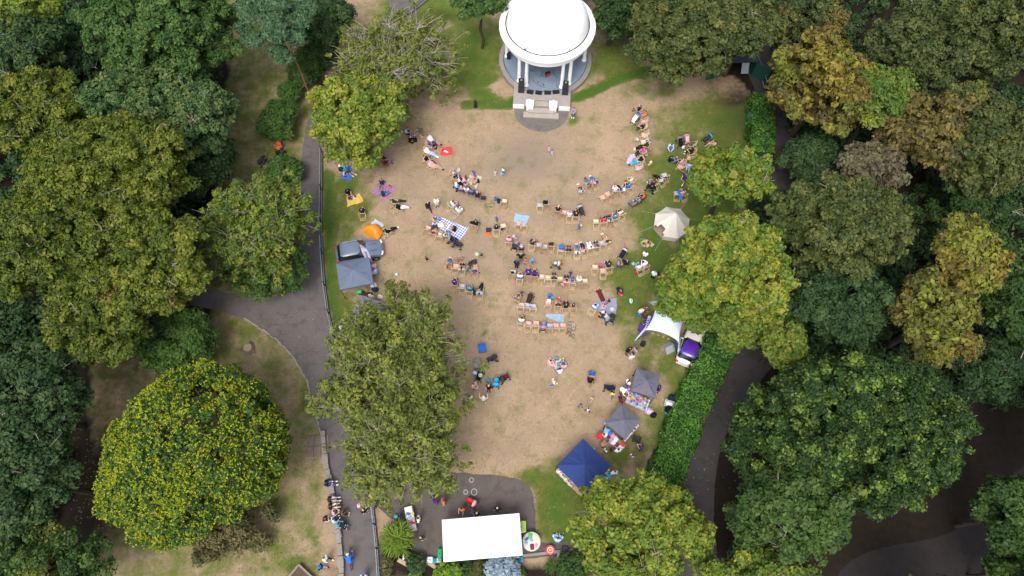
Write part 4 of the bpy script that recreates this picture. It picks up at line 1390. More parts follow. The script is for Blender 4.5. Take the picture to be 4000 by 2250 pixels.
# ---------------------------------------------------------------- cars
GLASS = mat("car_glass", (.012, .016, .02), .08, .1, 3, 0, .8)
TYRE = mat("tyre", (.02, .02, .021), .85)
def paint(name, c):
    m = mat(name, c, .28, .03, 3, 0, .6)
    m.node_tree.nodes["Principled BSDF"].inputs["Coat Weight"].default_value = .5
    return m
def car(name, label, loc, heading, L, W, H, body, roofm, suv):
    o = thing(name, label, "car", loc, -R_(heading))
    hw = W / 2
    if suv:
        st = [(-L / 2, .70, .45, .86), (-L / 2 + .12, .90, .36, 1.02), (-L * .36, .98, .30, 1.06), (-L * .1, 1.0, .26, 1.04), (L * .16, 1.0, .26, 1.02), (L * .24, .99, .28, 1.0), (L * .38, .95, .30, .95), (L / 2 - .14, .86, .34, .84), (L / 2, .66, .42, .66)]
    else:
        st = [(-L / 2, .74, .40, .72), (-L / 2 + .12, .92, .32, .92), (-L * .36, .99, .26, .97), (-L * .1, 1.0, .22, .97), (L * .16, 1.0, .22, .95), (L * .24, .99, .24, .93), (L * .36, .94, .26, .88), (L / 2 - .14, .84, .30, .78), (L / 2, .62, .38, .60)]
    m_ = MB()
    rings = []
    for y, w, z0, z1 in st:
        w *= hw
        zm = z0 + (z1 - z0) * .55
        rings.append([(-w * .86, y, z0), (-w * .97, y, z0 + .1), (-w, y, zm), (-w * .95, y, z1 - .07), (-w * .84, y, z1), (-w * .4, y, z1 + .035), (0, y, z1 + .045), (w * .4, y, z1 + .035), (w * .84, y, z1), (w * .95, y, z1 - .07), (w, y, zm), (w * .97, y, z0 + .1), (w * .86, y, z0)])
    k = len(rings[0])
    vs = [p for r in rings for p in r]
    fs = []
    for j in range(len(rings) - 1):
        for i in range(k):
            a, b = j * k + i, j * k + (i + 1) % k
            fs.append((a, a + k, b + k, b))
    fs += [tuple(range(k)), tuple(range(len(vs) - 1, len(vs) - k - 1, -1))]
    m_._add(vs, fs)
    m_.build("body", body, o, True)
    # glasshouse
    zb = 1.0 if suv else .93
    b0, b1 = (-L / 2 + .16, L * .17) if suv else (-L / 2 + .30, L * .15)
    t0, t1 = (b0 + .42, b1 - .62) if suv else (b0 + .34, b1 - .50)
    wb, wt = hw * .93, hw * .78
    m_ = MB()
    def ring(y0, y1, w, z):
        r = .16
        return [(-w, y0 + r, z), (-w + r, y0, z), (w - r, y0, z), (w, y0 + r, z), (w, y1 - r * 1.6, z), (w - r * 1.4, y1, z), (-w + r * 1.4, y1, z), (-w, y1 - r * 1.6, z)]
    A, B = ring(b0, b1, wb, zb), ring(t0, t1, wt, H - .07)
    m_._add(A + B, [(i, (i + 1) % 8, 8 + (i + 1) % 8, 8 + i) for i in range(8)] + [tuple(range(8, 16))])
    m_.build("windows", GLASS, o)
    m_ = MB()
    for i, w in ((0, .05), (3, .05), (4, .045), (7, .045)):
        m_.tube(Vector(A[i]) * 1.0 + Vector((0, 0, -.02)), Vector(B[i]), w, w * .9, 6)
    for sx in (-1, 1):
        m_.tube((sx * wb * 1.0, (b0 + b1) / 2 - .1, zb), (sx * wt, (t0 + t1) / 2 - .1, H - .07), .045, .04, 6)
    m_.build("pillars", BLACK, o)
    m_ = MB()
    rr = [(x * 1.0, y, z) for x, y, z in ring(t0 - .05, t1 + .05, wt + .03, H - .085)]
    rm = [(x * .97, y * .985, z + .035) for x, y, z in rr]
    rt = [(x * .7, y * .8, H + .0) for x, y, z in rr]
    m_._add(rr + rm + rt + [(0, (t0 + t1) / 2, H + .012)], [(i, (i + 1) % 8, 8 + (i + 1) % 8, 8 + i) for i in range(8)] + [(8 + i, 8 + (i + 1) % 8, 16 + (i + 1) % 8, 16 + i) for i in range(8)] + [(16 + i, 16 + (i + 1) % 8, 24) for i in range(8)])
    m_.build("roof", roofm, o, True)
    if suv:
        for sx in (-1, 1):
            MB().tube((sx * (wt - .04), t0 + .1, H + .03), (sx * (wt - .04), t1 - .1, H + .03), .022).build("roof_rail", body, o)
        for sx in (-1, 1):
            MB().box((sx * .34, L * .30, 1.035), (.05, .75, .02)).build("bonnet_crease", mat("crease", (.05, .07, .1), .5), o)
    wr = .34 if suv else .30
    for sy in (L * .315, -L * .29):
        for sx in (-1, 1):
            w = MB().tube((sx * (hw - .2), sy, wr), (sx * (hw + .015), sy, wr), wr, wr, 20).build("tyre", TYRE, None, True)
            e = link("wheel", None, o)
            w.parent = e
            MB().tube((sx * (hw + .0), sy, wr), (sx * (hw + .03), sy, wr), wr * .62, wr * .5, 14).build("rim", STEEL, e)
    for sx in (-1, 1):
        MB().rbox((sx * hw * .66, L / 2 - .10, .74 if suv else .68), (.38, .18, .17), .05, Matrix.Rotation(-sx * .35, 3, 'Z')).build("headlight", mat("headlight", (.75, .78, .78), .2), o)
        MB().rbox((sx * hw * .80, -L / 2 + .06, .88 if suv else .76), (.22, .14, .26), .04).build("tail_light", mat("tail_light", (.55, .01, .015), .3), o)
        MB().rbox((sx * (hw + .1), b1 - .35, zb + .06), (.2, .12, .14), .04).build("mirror", body, o)
    MB().box((0, -L / 2 - .005, .66), (.52, .02, .12)).build("number_plate", mat("yellow_plate", (.6, .48, .06), .5), o)
    MB().box((0, L / 2 + .0, .5), (.52, .02, .12)).build("number_plate", mat("white_plate", (.7, .7, .66), .5), o)
    MB().rbox((0, -L / 2 + .02, .42), (W * .8, .1, .22), .04).build("bumper", body, o)
    return o
p = U('H', 590, 880, .9)
car("parked_car", "blue grey estate car with dark windows parked beside the railing", (p.x, p.y, 0), 78.5, 4.35, 1.84, 1.62, paint("slate_blue_paint", (.115, .155, .22)), paint("slate_blue_paint", (.115, .155, .22)), True)
p = U('O', 968, 770, .8)
car("parked_car", "small white car with a purple roof parked against the hedge", (p.x, p.y, 0), 25, 3.78, 1.72, 1.44, paint("cream_white_paint", (.66, .63, .58)), paint("purple_paint", (.075, .018, .30)), False)

# feather flag in front of the dark car
def text_mesh(s, size, extr=.003):
    cu = bpy.data.curves.new("txt", 'FONT')
    cu.body = s
    cu.size = size
    cu.extrude = extr
    cu.align_x = 'CENTER'
    cu.align_y = 'CENTER'
    t = bpy.data.objects.new("txt", cu)
    C.objects.link(t)
    dg = bpy.context.evaluated_depsgraph_get()
    me = bpy.data.meshes.new_from_object(t.evaluated_get(dg))
    bpy.data.objects.remove(t)
    return me
fb, ft = U('H', 775, 1085, .5), U('H', 680, 700, 3.15)
o = thing("feather_flag", "tall white feather flag with dark lettering and a pink tip by the car", "flag", (fb.x, fb.y, 0), R_(-4))
MB().tube((-.36, 0, 0), (-.36, 0, 4.55), .02, .012, 6).lathe([(.3, .0), (.3, .05), (.01, .06)], 14, (-.36, 0, 0)).build("pole", DARK, o)
m_ = MB()
prof = [(.5, -.34, .24), (.9, -.34, .28), (2.0, -.34, .26), (3.0, -.34, .22), (3.7, -.34, .14), (4.2, -.34, -.04), (4.5, -.34, -.26)]
tilt = .12
vs = []
for z, x0, x1 in prof:
    for k in range(5):
        x = x0 + (x1 - x0) * k / 4
        vs.append((x, .05 * math.sin(z * 2 + x * 3) - .06, z))
fs = [(j * 5 + i, j * 5 + i + 1, (j + 1) * 5 + i + 1, (j + 1) * 5 + i) for j in range(len(prof) - 1) for i in range(4)]
m_._add(vs, fs)
for i in range(len(fs)):
    m_.m[i] = 1 if fs[i][0] >= 20 else 0
m_.build("sail", [mat("flag_white", (.62, .61, .76), .8, .05), mat("flag_pink", (.50, .36, .50), .8, .3, 4)], o)
tm = text_mesh("My Name'5 Doddie", .33)
tm.materials.append(mat("flag_ink", (.07, .06, .17), .8))
tx = link("lettering", tm, o)
tx.matrix_local = Matrix.Translation((-.02, -.135, 2.0)) @ Matrix.Rotation(R_(90), 4, 'X') @ Matrix.Rotation(R_(-90), 4, 'Z')
# ---------------------------------------------------------------- colours of clothes and hair
COL = {k: col3(v) for k, v in dict(navy='1d2340', black='17171b', white='e6e6ea', red='c62a33', pink='d9a0ac', purple='4a2a86', blue='2468c4', teal='3b8f9e', grey='85858d', cream='ddd2bf',
       brown='5b4034', denim='4d6e9c', khaki='8b7a5f', yellow='e2cf1e', green='2f9a5c', lblue='a6c3e6', mauve='9b82a0', maroon='5a2230', tan='b99882', lilac='c3b1d8', orange='c8663a', olive='5d5640',
       charcoal='34343b', dbrown='3b2a22', blond='c9b184', grizzle='8d8681', ginger='7a4a30', skin='d8a98c', cyan='2aa3d8', magenta='c0408c', lime='9fd03a', gold='d9a62a', silver='b5b8be').items()}
SKIN = obcol("skin", .6, .06, 6, None, 0)
CLOTH = obcol("cloth", .9, .2, 7, None, .4)
HAIR = obcol("hair", .7, .3, 22, None, .5)
STRIPE = obcol("deckchair_canvas", .85, .06, 5, .115, .2)
FRAMEW = obcol("deckchair_wood", .7, .2, 6, None, .1)
GR = "people at the park gathering"

# ---------------------------------------------------------------- people: one posed skeleton per pose, grown into one skin and separate clothes
def V3(*a):
    return Vector(a)
def skeleton(pose):
    s = dict(pel=V3(0, 0, .95), che=V3(0, 0, 1.34), hed=V3(0, .02, 1.60))
    def limbs(kn, an, el, wr, mirror=True):
        for i, sx in enumerate((-1, 1)):
            for nm, a in (('kn', kn), ('an', an), ('el', el), ('wr', wr)):
                p = a[i] if isinstance(a, list) else a
                s[nm + str(i)] = V3(p[0] * sx, p[1], p[2])
    if pose == 'stand':
        limbs((.10, .02, .50), (.11, -.03, .08), (.25, -.03, 1.10), (.23, .10, .88))
    elif pose == 'walk':
        limbs([(.10, .12, .52), (.10, .02, .50)], [(.10, .26, .09), (.10, -.30, .14)], [(.25, -.14, 1.12), (.25, .04, 1.10)], [(.22, -.10, .86), (.22, .24, .92)])
    elif pose == 'armsup':
        limbs([(.12, .06, .50), (.12, 0, .5)], [(.16, .14, .08), (.14, -.12, .08)], (.36, .05, 1.52), (.34, .22, 1.80))
    elif pose == 'akimbo':
        limbs((.12, .02, .50), (.15, -.03, .08), (.40, -.02, 1.46), (.16, .03, 1.62))
    elif pose == 'phone':
        limbs((.10, .02, .50), (.11, -.03, .08), (.25, .06, 1.10), (.07, .34, 1.20))
        s['hed'] = V3(0, .06, 1.59)
    elif pose == 'bend':
        s.update(pel=V3(0, -.12, .92), che=V3(0, .20, 1.18), hed=V3(0, .42, 1.30))
        limbs((.11, .0, .50), (.12, -.06, .08), (.24, .36, .98), (.16, .60, .86))
    elif pose == 'push':
        s.update(che=V3(0, .08, 1.33), hed=V3(0, .14, 1.58))
        limbs([(.10, .1, .52), (.10, -.05, .50)], [(.10, .18, .09), (.10, -.26, .13)], (.24, .16, 1.08), (.20, .42, 1.02))
    elif pose == 'deck':
        s.update(pel=V3(0, .06, .38), che=V3(0, -.16, .76), hed=V3(0, -.17, 1.03))
        limbs((.13, .52, .55), (.13, .68, .08), (.25, .02, .62), (.12, .26, .55))
    elif pose == 'recline':
        s.update(pel=V3(0, .08, .37), che=V3(0, -.18, .72), hed=V3(0, -.30, .98))
        limbs([(.12, .54, .44), (.10, .55, .46)], [(.08, .98, .09), (.05, .96, .14)], [(.27, .0, .58), (.27, -.02, .58)], [(.10, .24, .52), (.24, .26, .50)])
    elif pose == 'lean':
        s.update(pel=V3(0, .12, .38), che=V3(0, .10, .80), hed=V3(0, .20, 1.06))
        limbs((.15, .54, .56), (.15, .60, .08), (.26, .26, .62), (.10, .52, .62))
    elif pose == 'chair':
        s.update(pel=V3(0, -.06, .52), che=V3(0, -.10, .92), hed=V3(0, -.06, 1.18))
        limbs((.13, .38, .53), (.13, .42, .08), (.25, .02, .76), (.12, .28, .62))
    elif pose == 'ground':
        s.update(pel=V3(0, -.15, .14), che=V3(0, -.16, .52), hed=V3(0, -.06, .77))
        limbs([(.14, .25, .42), (.16, .28, .40)], [(.13, .52, .07), (.15, .56, .07)], (.26, .06, .40), (.13, .30, .42))
    elif pose == 'cross':
        s.update(pel=V3(0, -.12, .14), che=V3(0, -.08, .52), hed=V3(0, .04, .77))
        limbs((.34, .20, .16), [(-.10, .30, .08), (-.12, .26, .10)], (.27, .10, .36), (.12, .32, .28))
    elif pose == 'legsout':
        s.update(pel=V3(0, -.2, .14), che=V3(0, -.34, .50), hed=V3(0, -.36, .76))
        limbs([(.14, .26, .16), (.14, .24, .34)], [(.18, .70, .07), (.14, .56, .07)], (.28, -.46, .30), (.28, -.52, .05))
    elif pose == 'kneel':
        s.update(pel=V3(0, -.14, .34), che=V3(0, .04, .70), hed=V3(0, .18, .94))
        limbs((.13, .24, .09), (.12, -.20, .08), (.26, .22, .48), (.12, .46, .36))
    elif pose == 'crouch':
        s.update(pel=V3(0, -.14, .34), che=V3(0, .10, .70), hed=V3(0, .22, .95))
        limbs((.17, .26, .50), (.14, .06, .08), (.26, .30, .50), (.10, .50, .40))
    elif pose == 'lie':
        s.update(pel=V3(0, -.10, .14), che=V3(0, .32, .15), hed=V3(0, .60, .17))
        limbs([(.11, -.52, .20), (.11, -.54, .12)], [(.10, -.92, .07), (.12, -.95, .07)], (.32, .34, .09), (.24, .62, .07))
    elif pose == 'ride':
        s.update(pel=V3(0, -.26, .98), che=V3(0, .06, 1.28), hed=V3(0, .24, 1.46))
        limbs([(.12, .10, .80), (.12, .06, .62)], [(.13, .02, .42), (.13, -.10, .20)], (.34, .20, 1.10), (.30, .42, 1.02))
    up_ = (s['che'] - s['pel']).normalized()
    s['nek'] = s['che'] + up_ * .10
    for i, sx in enumerate((-1, 1)):
        s['sh' + str(i)] = s['che'] + V3(sx * .185, 0, 0) + up_ * .03
        s['hip' + str(i)] = s['pel'] + V3(sx * .095, 0, 0) - up_ * .02
        s['toe' + str(i)] = s['an' + str(i)] + (V3(0, .17, -.04) if s['an' + str(i)].z < .2 and pose not in ('lie', 'kneel') else V3(0, -.12 if pose in ('lie', 'kneel') else .10, -.05 if pose == 'lie' else .0))
    return s

def raw_part(pose, child, part):
    s = skeleton(pose)
    m = MB()
    cs = m.cap_seg
    hr = 1.38 if child else 1.0
    H = s['hed'] + (s['hed'] - s['nek']).normalized() * (.05 if child else 0)
    fwd = V3(0, 1, 0) if pose not in ('lie',) else V3(0, .35, .9).normalized()
    up_ = (H - s['nek']).normalized()
    ch, pe, nk = s['che'], s['pel'], s['nek']
    body = lambda g: [cs(ch + V3(x, 0, 0), pe + V3(x * .8, 0, 0), .115 + g, .125 + g) for x in (-.075, .075)]
    if part == 'body':
        body(0)
        cs(s['sh0'], s['sh1'], .075, .075)
        cs(nk - up_ * .04, H - up_ * .05, .056, .052)
        m.sph(H, (.078 * hr, .095 * hr, .115 * hr), 14, 10)
        m.sph(H + fwd * .095 * hr - up_ * .012, .020 * hr, 6, 5)
        for sx in (-1, 1):
            m.sph(H + V3(sx * .08 * hr, -.005, 0), (.016 * hr, .024 * hr, .032 * hr), 6, 5)
        for i, sx in enumerate((-1, 1)):
            S, E, W = s[f'sh{i}'], s[f'el{i}'], s[f'wr{i}']
            cs(S, E, .052, .041)
            cs(E, W, .041, .029)
            d = (W - E).normalized()
            side = d.cross(V3(0, 0, 1))
            side = side.normalized() if side.length > .05 else V3(1, 0, 0)
            pc = W + d * .055
            cs(W, pc, .030, .030)
            cs(pc + side * .022, pc - side * .022, .022, .022, 8)
            for f, (o, l) in enumerate(((-.033, .062), (-.011, .074), (.011, .070), (.033, .054))):
                a = pc + side * o + d * .015
                b = a + d * l * .55 + V3(0, 0, -.006)
                c = b + d * l * .38 + V3(0, 0, -.022)
                cs(a, b, .0115, .0108, 6)
                cs(b, c, .0108, .0095, 6)
            th = W + d * .02 + side * .030 * -sx
            cs(th, th + d * .045 + side * -sx * .030, .013, .0105, 6)
            Hh, K, A = s[f'hip{i}'], s[f'kn{i}'], s[f'an{i}']
            cs(Hh, K, .088, .060)
            cs(K, A, .058, .040)
            cs(A, s[f'toe{i}'], .040, .034)
    elif part in ('top_s', 'top_l'):
        body(.022)
        cs(s['sh0'], s['sh1'], .092, .092)
        for i in (0, 1):
            S, E, W = s[f'sh{i}'], s[f'el{i}'], s[f'wr{i}']
            if part == 'top_l':
                cs(S, E, .072, .060)
                cs(E, E.lerp(W, .92), .060, .046)
            else:
                cs(S, S.lerp(E, .72), .074, .068)
    elif part in ('legs_t', 'legs_s'):
        cs(s['hip0'], s['hip1'], .128, .128)
        for i in (0, 1):
            Hh, K, A = s[f'hip{i}'], s[f'kn{i}'], s[f'an{i}']
            if part == 'legs_t':
                cs(Hh, K, .108, .078)
                cs(K, K.lerp(A, .95), .078, .060)
            else:
                cs(Hh, Hh.lerp(K, .82), .110, .094)
    elif part == 'skirt':
        km = s['kn0'].lerp(s['kn1'], .5)
        cs(pe, km, .14, .15)
        for i in (0, 1):
            cs(s[f'hip{i}'], s[f'kn{i}'], .12, .13)
            cs(s[f'kn{i}'], s[f'kn{i}'].lerp(s[f'an{i}'], .45), .12, .12)
    elif part == 'shoes':
        for i in (0, 1):
            A, T = s[f'an{i}'], s[f'toe{i}']
            cs(A + V3(0, 0, -.01), T, .054, .046)
    elif part.startswith('hair'):
        back = -fwd
        m.sph(H + back * .022 * hr + up_ * .026 * hr, (.090 * hr, .096 * hr, .108 * hr), 14, 10)
        if part == 'hair_l':
            dn = (nk - H).normalized()
            cs(H + back * .05 * hr, H + back * .09 * hr + dn * .27 * hr, .078 * hr, .058 * hr)
        elif part == 'hair_b':
            m.sph(H + back * .07 * hr + up_ * .10 * hr, .050 * hr, 10, 8)
    elif part == 'hat':
        m.sph(H + up_ * .055 * hr, (.100 * hr, .108 * hr, .085 * hr), 14, 8)
        Q = up_.to_track_quat('Z', 'Y').to_matrix()
        a = H + up_ * .05 * hr
        m.tube(a, a + up_ * .022, .165 * hr, .15 * hr, 20)
    return m

_proto, _need = {}, set()
SC = {'': 1.0, 'c': .66, 't': .52}
def part_key(pose, sz, part):
    _need.add((pose, sz, part))
    return (pose, sz, part)
def make_protos():
    tmp = []
    for key in sorted(_need):
        if key in _proto:
            continue
        pose, sz, part = key
        m = raw_part(pose, bool(sz), part)
        me = m.mesh("tmp", [])
        o = bpy.data.objects.new("tmp", me)
        C.objects.link(o)
        md = o.modifiers.new("r", 'REMESH')
        md.mode = 'VOXEL'
        md.voxel_size = .0098 if part == 'body' else (.02 if part.startswith(('hair', 'hat', 'shoes')) else .024)
        tmp.append((key, o))
    dg = bpy.context.evaluated_depsgraph_get()
    for key, o in tmp:
        pose, sz, part = key
        me = bpy.data.meshes.new_from_object(o.evaluated_get(dg))
        me.name = "person_" + part
        me.transform(Matrix.Scale(SC[sz], 4))
        me.polygons.foreach_set('use_smooth', [True] * len(me.polygons))
        me.materials.clear()
        me.materials.append(SKIN if part == 'body' else HAIR if part.startswith('hair') else CLOTH)
        me.update()
        _proto[key] = me
    for key, o in tmp:
        d = o.data
        bpy.data.objects.remove(o)
        bpy.data.meshes.remove(d)

ZC = dict(stand=.82, walk=.82, armsup=.95, akimbo=.85, phone=.85, bend=.75, push=.85, chair=.62, ground=.36, cross=.34, legsout=.30, kneel=.45, crouch=.46, lie=.12, ride=.95)
YC = dict(ground=.16, cross=.06, legsout=.05, lie=-.12, bend=.12, chair=.08, kneel=.04, crouch=.05)
PEOPLE = []
def P(t, x, y, pose, h, top, legs, hair, label, o='', z=0.0):
    """a person: where the middle of the body shows in the photograph, pose, heading (0 = towards the stage, clockwise), clothes, label.
    o: c child, t toddler, L long hair, B bun, H hat, N bald, s shorts, k skirt, l long sleeves"""
    sz = 'c' if 'c' in o else 't' if 't' in o else ''
    c = U(t, x, y, z + ZC[pose] * SC[sz])
    a = R_(h)
    f = Vector((math.sin(a), math.cos(a), 0))
    c = c - f * YC.get(pose, 0) * SC[sz]
    PEOPLE.append((Vector((c.x, c.y, z)), h, pose, sz, top, legs, hair, label, o))
def build_people():
    for loc, h, pose, sz, top, legs, hair, label, o in PEOPLE:
        for p in ('body', 'top_l' if 'l' in o else 'top_s', 'skirt' if 'k' in o else 'legs_s' if 's' in o else 'legs_t', 'shoes'):
            part_key(pose, sz, p)
        if 'H' in o:
            part_key(pose, sz, 'hat')
        if 'N' not in o:
            part_key(pose, sz, 'hair_l' if 'L' in o else 'hair_b' if 'B' in o else 'hair_s')
    make_protos()
    rg = random.Random(11)
    for loc, h, pose, sz, top, legs, hair, label, o in PEOPLE:
        k = rg.uniform(.95, 1.04)
        tone = rg.choice([(.62, .40, .29), (.56, .35, .25), (.66, .44, .33), (.50, .31, .22), (.60, .37, .27)])
        b = link("person", _proto[(pose, sz, 'body')], None, tone, loc, -R_(h))
        b.scale = (k, k, k)
        tag(b, label, "person", GR)
        link("top", _proto[(pose, sz, 'top_l' if 'l' in o else 'top_s')], b, COL[top])
        if 'k' in o:
            link("skirt", _proto[(pose, sz, 'skirt')], b, COL[legs])
        else:
            link("shorts" if 's' in o else "trousers", _proto[(pose, sz, 'legs_s' if 's' in o else 'legs_t')], b, COL[legs])
        link("shoes", _proto[(pose, sz, 'shoes')], b, rg.choice([COL['white'], COL['charcoal'], COL['grey'], COL['dbrown']]))
        if 'H' in o:
            link("hat", _proto[(pose, sz, 'hat')], b, COL[hair if 'N' in o else 'cream'])
        if 'N' not in o:
            link("hair", _proto[(pose, sz, 'hair_l' if 'L' in o else 'hair_b' if 'B' in o else 'hair_s')], b, COL[hair])

# ---------------------------------------------------------------- deckchairs and other seats
SCOL = dict(red=(.48, .035, .06), rose=(.45, .11, .11), cream=(.40, .34, .12), blue=(.02, .12, .45), navy=(.03, .05, .20), purple=(.26, .07, .18), green=(.10, .34, .30))
def deck_frame():
    m = MB()
    def fr(pts, bars, w, r=.025):
        for sx in (-1, 1):
            m.tube((sx * w, *pts[0]), (sx * w, *pts[1]), r, r, 6)
        for p in bars:
            m.tube((-w, *p), (w, *p), r, r, 6)
    fr(((-.33, .92), (.47, .01)), ((-.30, .885), (.45, .03)), .29)
    fr(((.39, .38), (-.57, .02)), ((.37, .375), (-.56, .025), (-.36, .10)), .255)
    return m
def deck_prop():
    m = MB()
    for sx in (-1, 1):
        m.tube((sx * .32, -.13, .69), (sx * .32, -.47, .07), .021, .021, 6)
    m.tube((-.32, -.46, .075), (.32, -.46, .075), .021, .021, 6)
    return m
def deck_canvas():
    pr = [(.395, .385), (.37, .405), (.33, .35), (.24, .29), (.12, .265), (0, .31), (-.10, .43), (-.19, .60), (-.26, .77), (-.315, .91), (-.33, .885)]
    m = MB()
    for (y0, z0), (y1, z1) in zip(pr, pr[1:]):
        for k in range(4):
            x0, x1 = -.23 + .115 * k, -.115 + .115 * k
            s0, s1 = -.012 * math.sin(math.pi * k / 4), -.012 * math.sin(math.pi * (k + 1) / 4)
            m._add([(x0, y0, z0 + s0), (x1, y0, z0 + s1), (x1, y1, z1 + s1), (x0, y1, z1 + s0)], [(0, 1, 2, 3)])
    return m
DF, DP, DC = deck_frame().mesh("deckchair_frame", FRAMEW, True), deck_prop().mesh("deckchair_prop", FRAMEW, True), deck_canvas().mesh("deckchair_canvas", STRIPE, True)
_rk = random.Random(21)
SEATZ = 0
def seat_person(origin, h, who):
    pose, top, legs, hair, label, o = who
    sz = 'c' if 'c' in o else 't' if 't' in o else ''
    a = R_(h)
    f = Vector((math.sin(a), math.cos(a), 0))
    if sz:                                       # small sitters sit further back and higher, feet off the ground
        PEOPLE.append((origin + f * .10 + Vector((0, 0, .12 if pose != 'chair' else .18)), h, pose, sz, top, legs, hair, label, o))
    else:
        PEOPLE.append((origin.copy(), h, pose, sz, top, legs, hair, label, o))
def K(t, x, y, h, colr, where, who=None):
    """a deckchair: where the middle of its top rail shows in the photograph"""
    a = R_(h)
    f = Vector((math.sin(a), math.cos(a), 0))
    c = U(t, x, y, .885)
    c = Vector((c.x, c.y, 0)) + f * .30
    nm = {'cream': 'cream and white', 'red': 'red and white', 'rose': 'faded red', 'blue': 'blue and white', 'navy': 'dark blue', 'purple': 'plum striped', 'green': 'green and white'}[colr]
    o = thing("deckchair", f"{nm} deckchair {where}", "deckchair", c, -a + _rk.uniform(-.05, .05), "striped deckchairs on the lawn")
    w = _rk.choice([(.58, .46, .28), (.56, .43, .25), (.42, .27, .15), (.52, .37, .21)])
    link("frame", DF, o, w)
    link("prop_frame", DP, o, w)
    link("canvas", DC, o, SCOL[colr])
    if who:
        seat_person(c, h, who)
    return c
# grey stacking chair
def stack_chair():
    s, b, l = MB(), MB(), []
    s.rbox((0, 0, .45), (.46, .44, .03), .012)
    b.grid(lambda u, v: ((u - .5) * .46, -.22 - .07 * v + .03 * math.sin(math.pi * u), .56 + .28 * v), 6, 4)
    for sx in (-1, 1):
        for a, c in (((.2, .44), (.23, 0)), ((-.2, .44), (-.27, 0))):
            l.append(MB().tube((sx * .2, *a), (sx * .22, *c), .012, .012, 6).mesh("chair_leg", DARK))
        b.tube((sx * .21, -.2, .45), (sx * .22, -.29, .84), .012, .012, 6)
    return s.mesh("chair_seat", CLOTH), b.mesh("chair_back", CLOTH), l
SCS, SCB, SCL = stack_chair()
def KP(t, x, y, h, colr, label, who=None):
    a = R_(h)
    f = Vector((math.sin(a), math.cos(a), 0))
    c = U(t, x, y, .45)
    c.z = 0
    o = thing("stacking_chair", label, "chair", c, -a, "grey stacking chairs")
    link("seat", SCS, o, COL[colr])
    link("backrest", SCB, o, COL[colr])
    for q in SCL:
        link("leg", q, o)
    if who:
        seat_person(c, h, who)
# folding camp chair
def camp_chair(t, x, y, h, colr, label, who=None):
    c = U(t, x, y, .4)
    c.z = 0
    o = thing("camp_chair", label, "camp chair", c, -R_(h), "folding camp chairs")
    MB().grid(lambda u, v: ((u - .5) * .52, (v - .5) * .46, .42 - .06 * math.sin(math.pi * u) * math.sin(math.pi * v) + .04 * v), 6, 6).build("seat", CLOTH, o, True, COL[colr])
    MB().grid(lambda u, v: ((u - .5) * .54, -.23 - .14 * v - .05 * math.sin(math.pi * u), .44 + .46 * v), 6, 6).build("backrest", CLOTH, o, True, COL[colr])
    for sx in (-1, 1):
        MB().box((sx * .32, -.02, .62), (.08, .46, .02)).build("armrest", CLOTH, o, False, COL[colr])
    m = MB()
    for sx in (-1, 1):
        m.tube((sx * .3, .22, 0), (sx * .28, -.24, .44), .013).tube((sx * .3, -.24, 0), (sx * .28, .22, .44), .013).tube((sx * .3, -.24, .4), (sx * .28, -.38, .9), .013).tube((sx * .31, .2, 0), (sx * .32, .2, .62), .013)
    m.tube((-.3, .22, 0), (.28, .22, .42), .013).tube((.3, .22, 0), (-.28, .22, .42), .013).tube((-.3, -.24, 0), (.28, -.24, .42), .013)
    m.build("frame", DARK, o)
    if who:
        seat_person(c, h, who)

# ---------------------------------------------------------------- the chairs and who sits in them
# front arc on the right, beside the stage
K('C', 440, 185, -62, 'cream', "at the stage end of the right hand arc", ('lean', 'navy', 'khaki', 'grizzle', "balding person in navy top leaning over a white pram near the stage", 'N'))
K('C', 488, 250, -72, 'blue', "behind the white pram near the stage", ('deck', 'orange', 'denim', 'brown', "person in orange top and jeans seated beside the white pram", ''))
K('C', 512, 345, -82, 'red', "empty, next below the white pram")
K('C', 503, 432, -86, 'cream', "under the man in navy in the right hand arc", ('lean', 'navy', 'charcoal', 'grizzle', "person in navy shirt and dark trousers in the right hand arc", ''))
K('C', 524, 545, -86, 'rose', "empty, below the man in navy")
K('C', 512, 640, -92, 'cream', "with a bright blue towel over its corner")
K('C', 530, 712, -95, 'purple', "with a purple coat over its back", ('recline', 'dbrown', 'black', 'blond', "fair haired person in black reclining below the blue towel", 'L'))
K('C', 478, 802, -102, 'cream', "under the person in bright pink", ('deck', 'magenta', 'black', 'dbrown', "person in bright pink top and black leggings in a deckchair", ''))
K('C', 442, 925, -104, 'blue', "under the person with the lilac blanket", ('recline', 'black', 'cyan', 'black', "person in black top and bright jeans resting feet on a lilac blanket", 'L'))
K('C', 434, 1045, -86, 'red', "empty, lowest of the right hand arc beside the lilac blanket")
# cluster at the right edge of the lawn
K('C', 1240, 712, -62, 'cream', "behind the pink and black pushchairs", ('lean', 'olive', 'khaki', 'brown', "person in olive coat beside the two pushchairs", 'l'))
K('C', 1242, 825, -70, 'red', "under the dark haired person below the pushchairs", ('lean', 'black', 'black', 'black', "dark haired person in black holding out bare arms below the pushchairs", 'L'))
K('C', 1218, 905, -72, 'red', "empty, between two sitters on the green grass")
K('C', 1088, 985, -64, 'rose', "under the person in pale pink on the green grass", ('lean', 'pink', 'dbrown', 'brown', "person in pale pink with dark hair bent forward on the green grass", ''))
K('C', 1078, 1048, -64, 'red', "empty, beside the man in pale blue on the grass")
K('C', 1472, 892, -106, 'purple', "half hidden by the upper yellow maple", ('lean', 'cream', 'black', 'brown', "brown haired person with a baby at the upper maple", 'L'))
K('C', 745, 1272, -34, 'red', "under the person in a blue flowered top", ('recline', 'lblue', 'black', 'brown', "person in pale blue flowered top and black trousers reclining", ''))
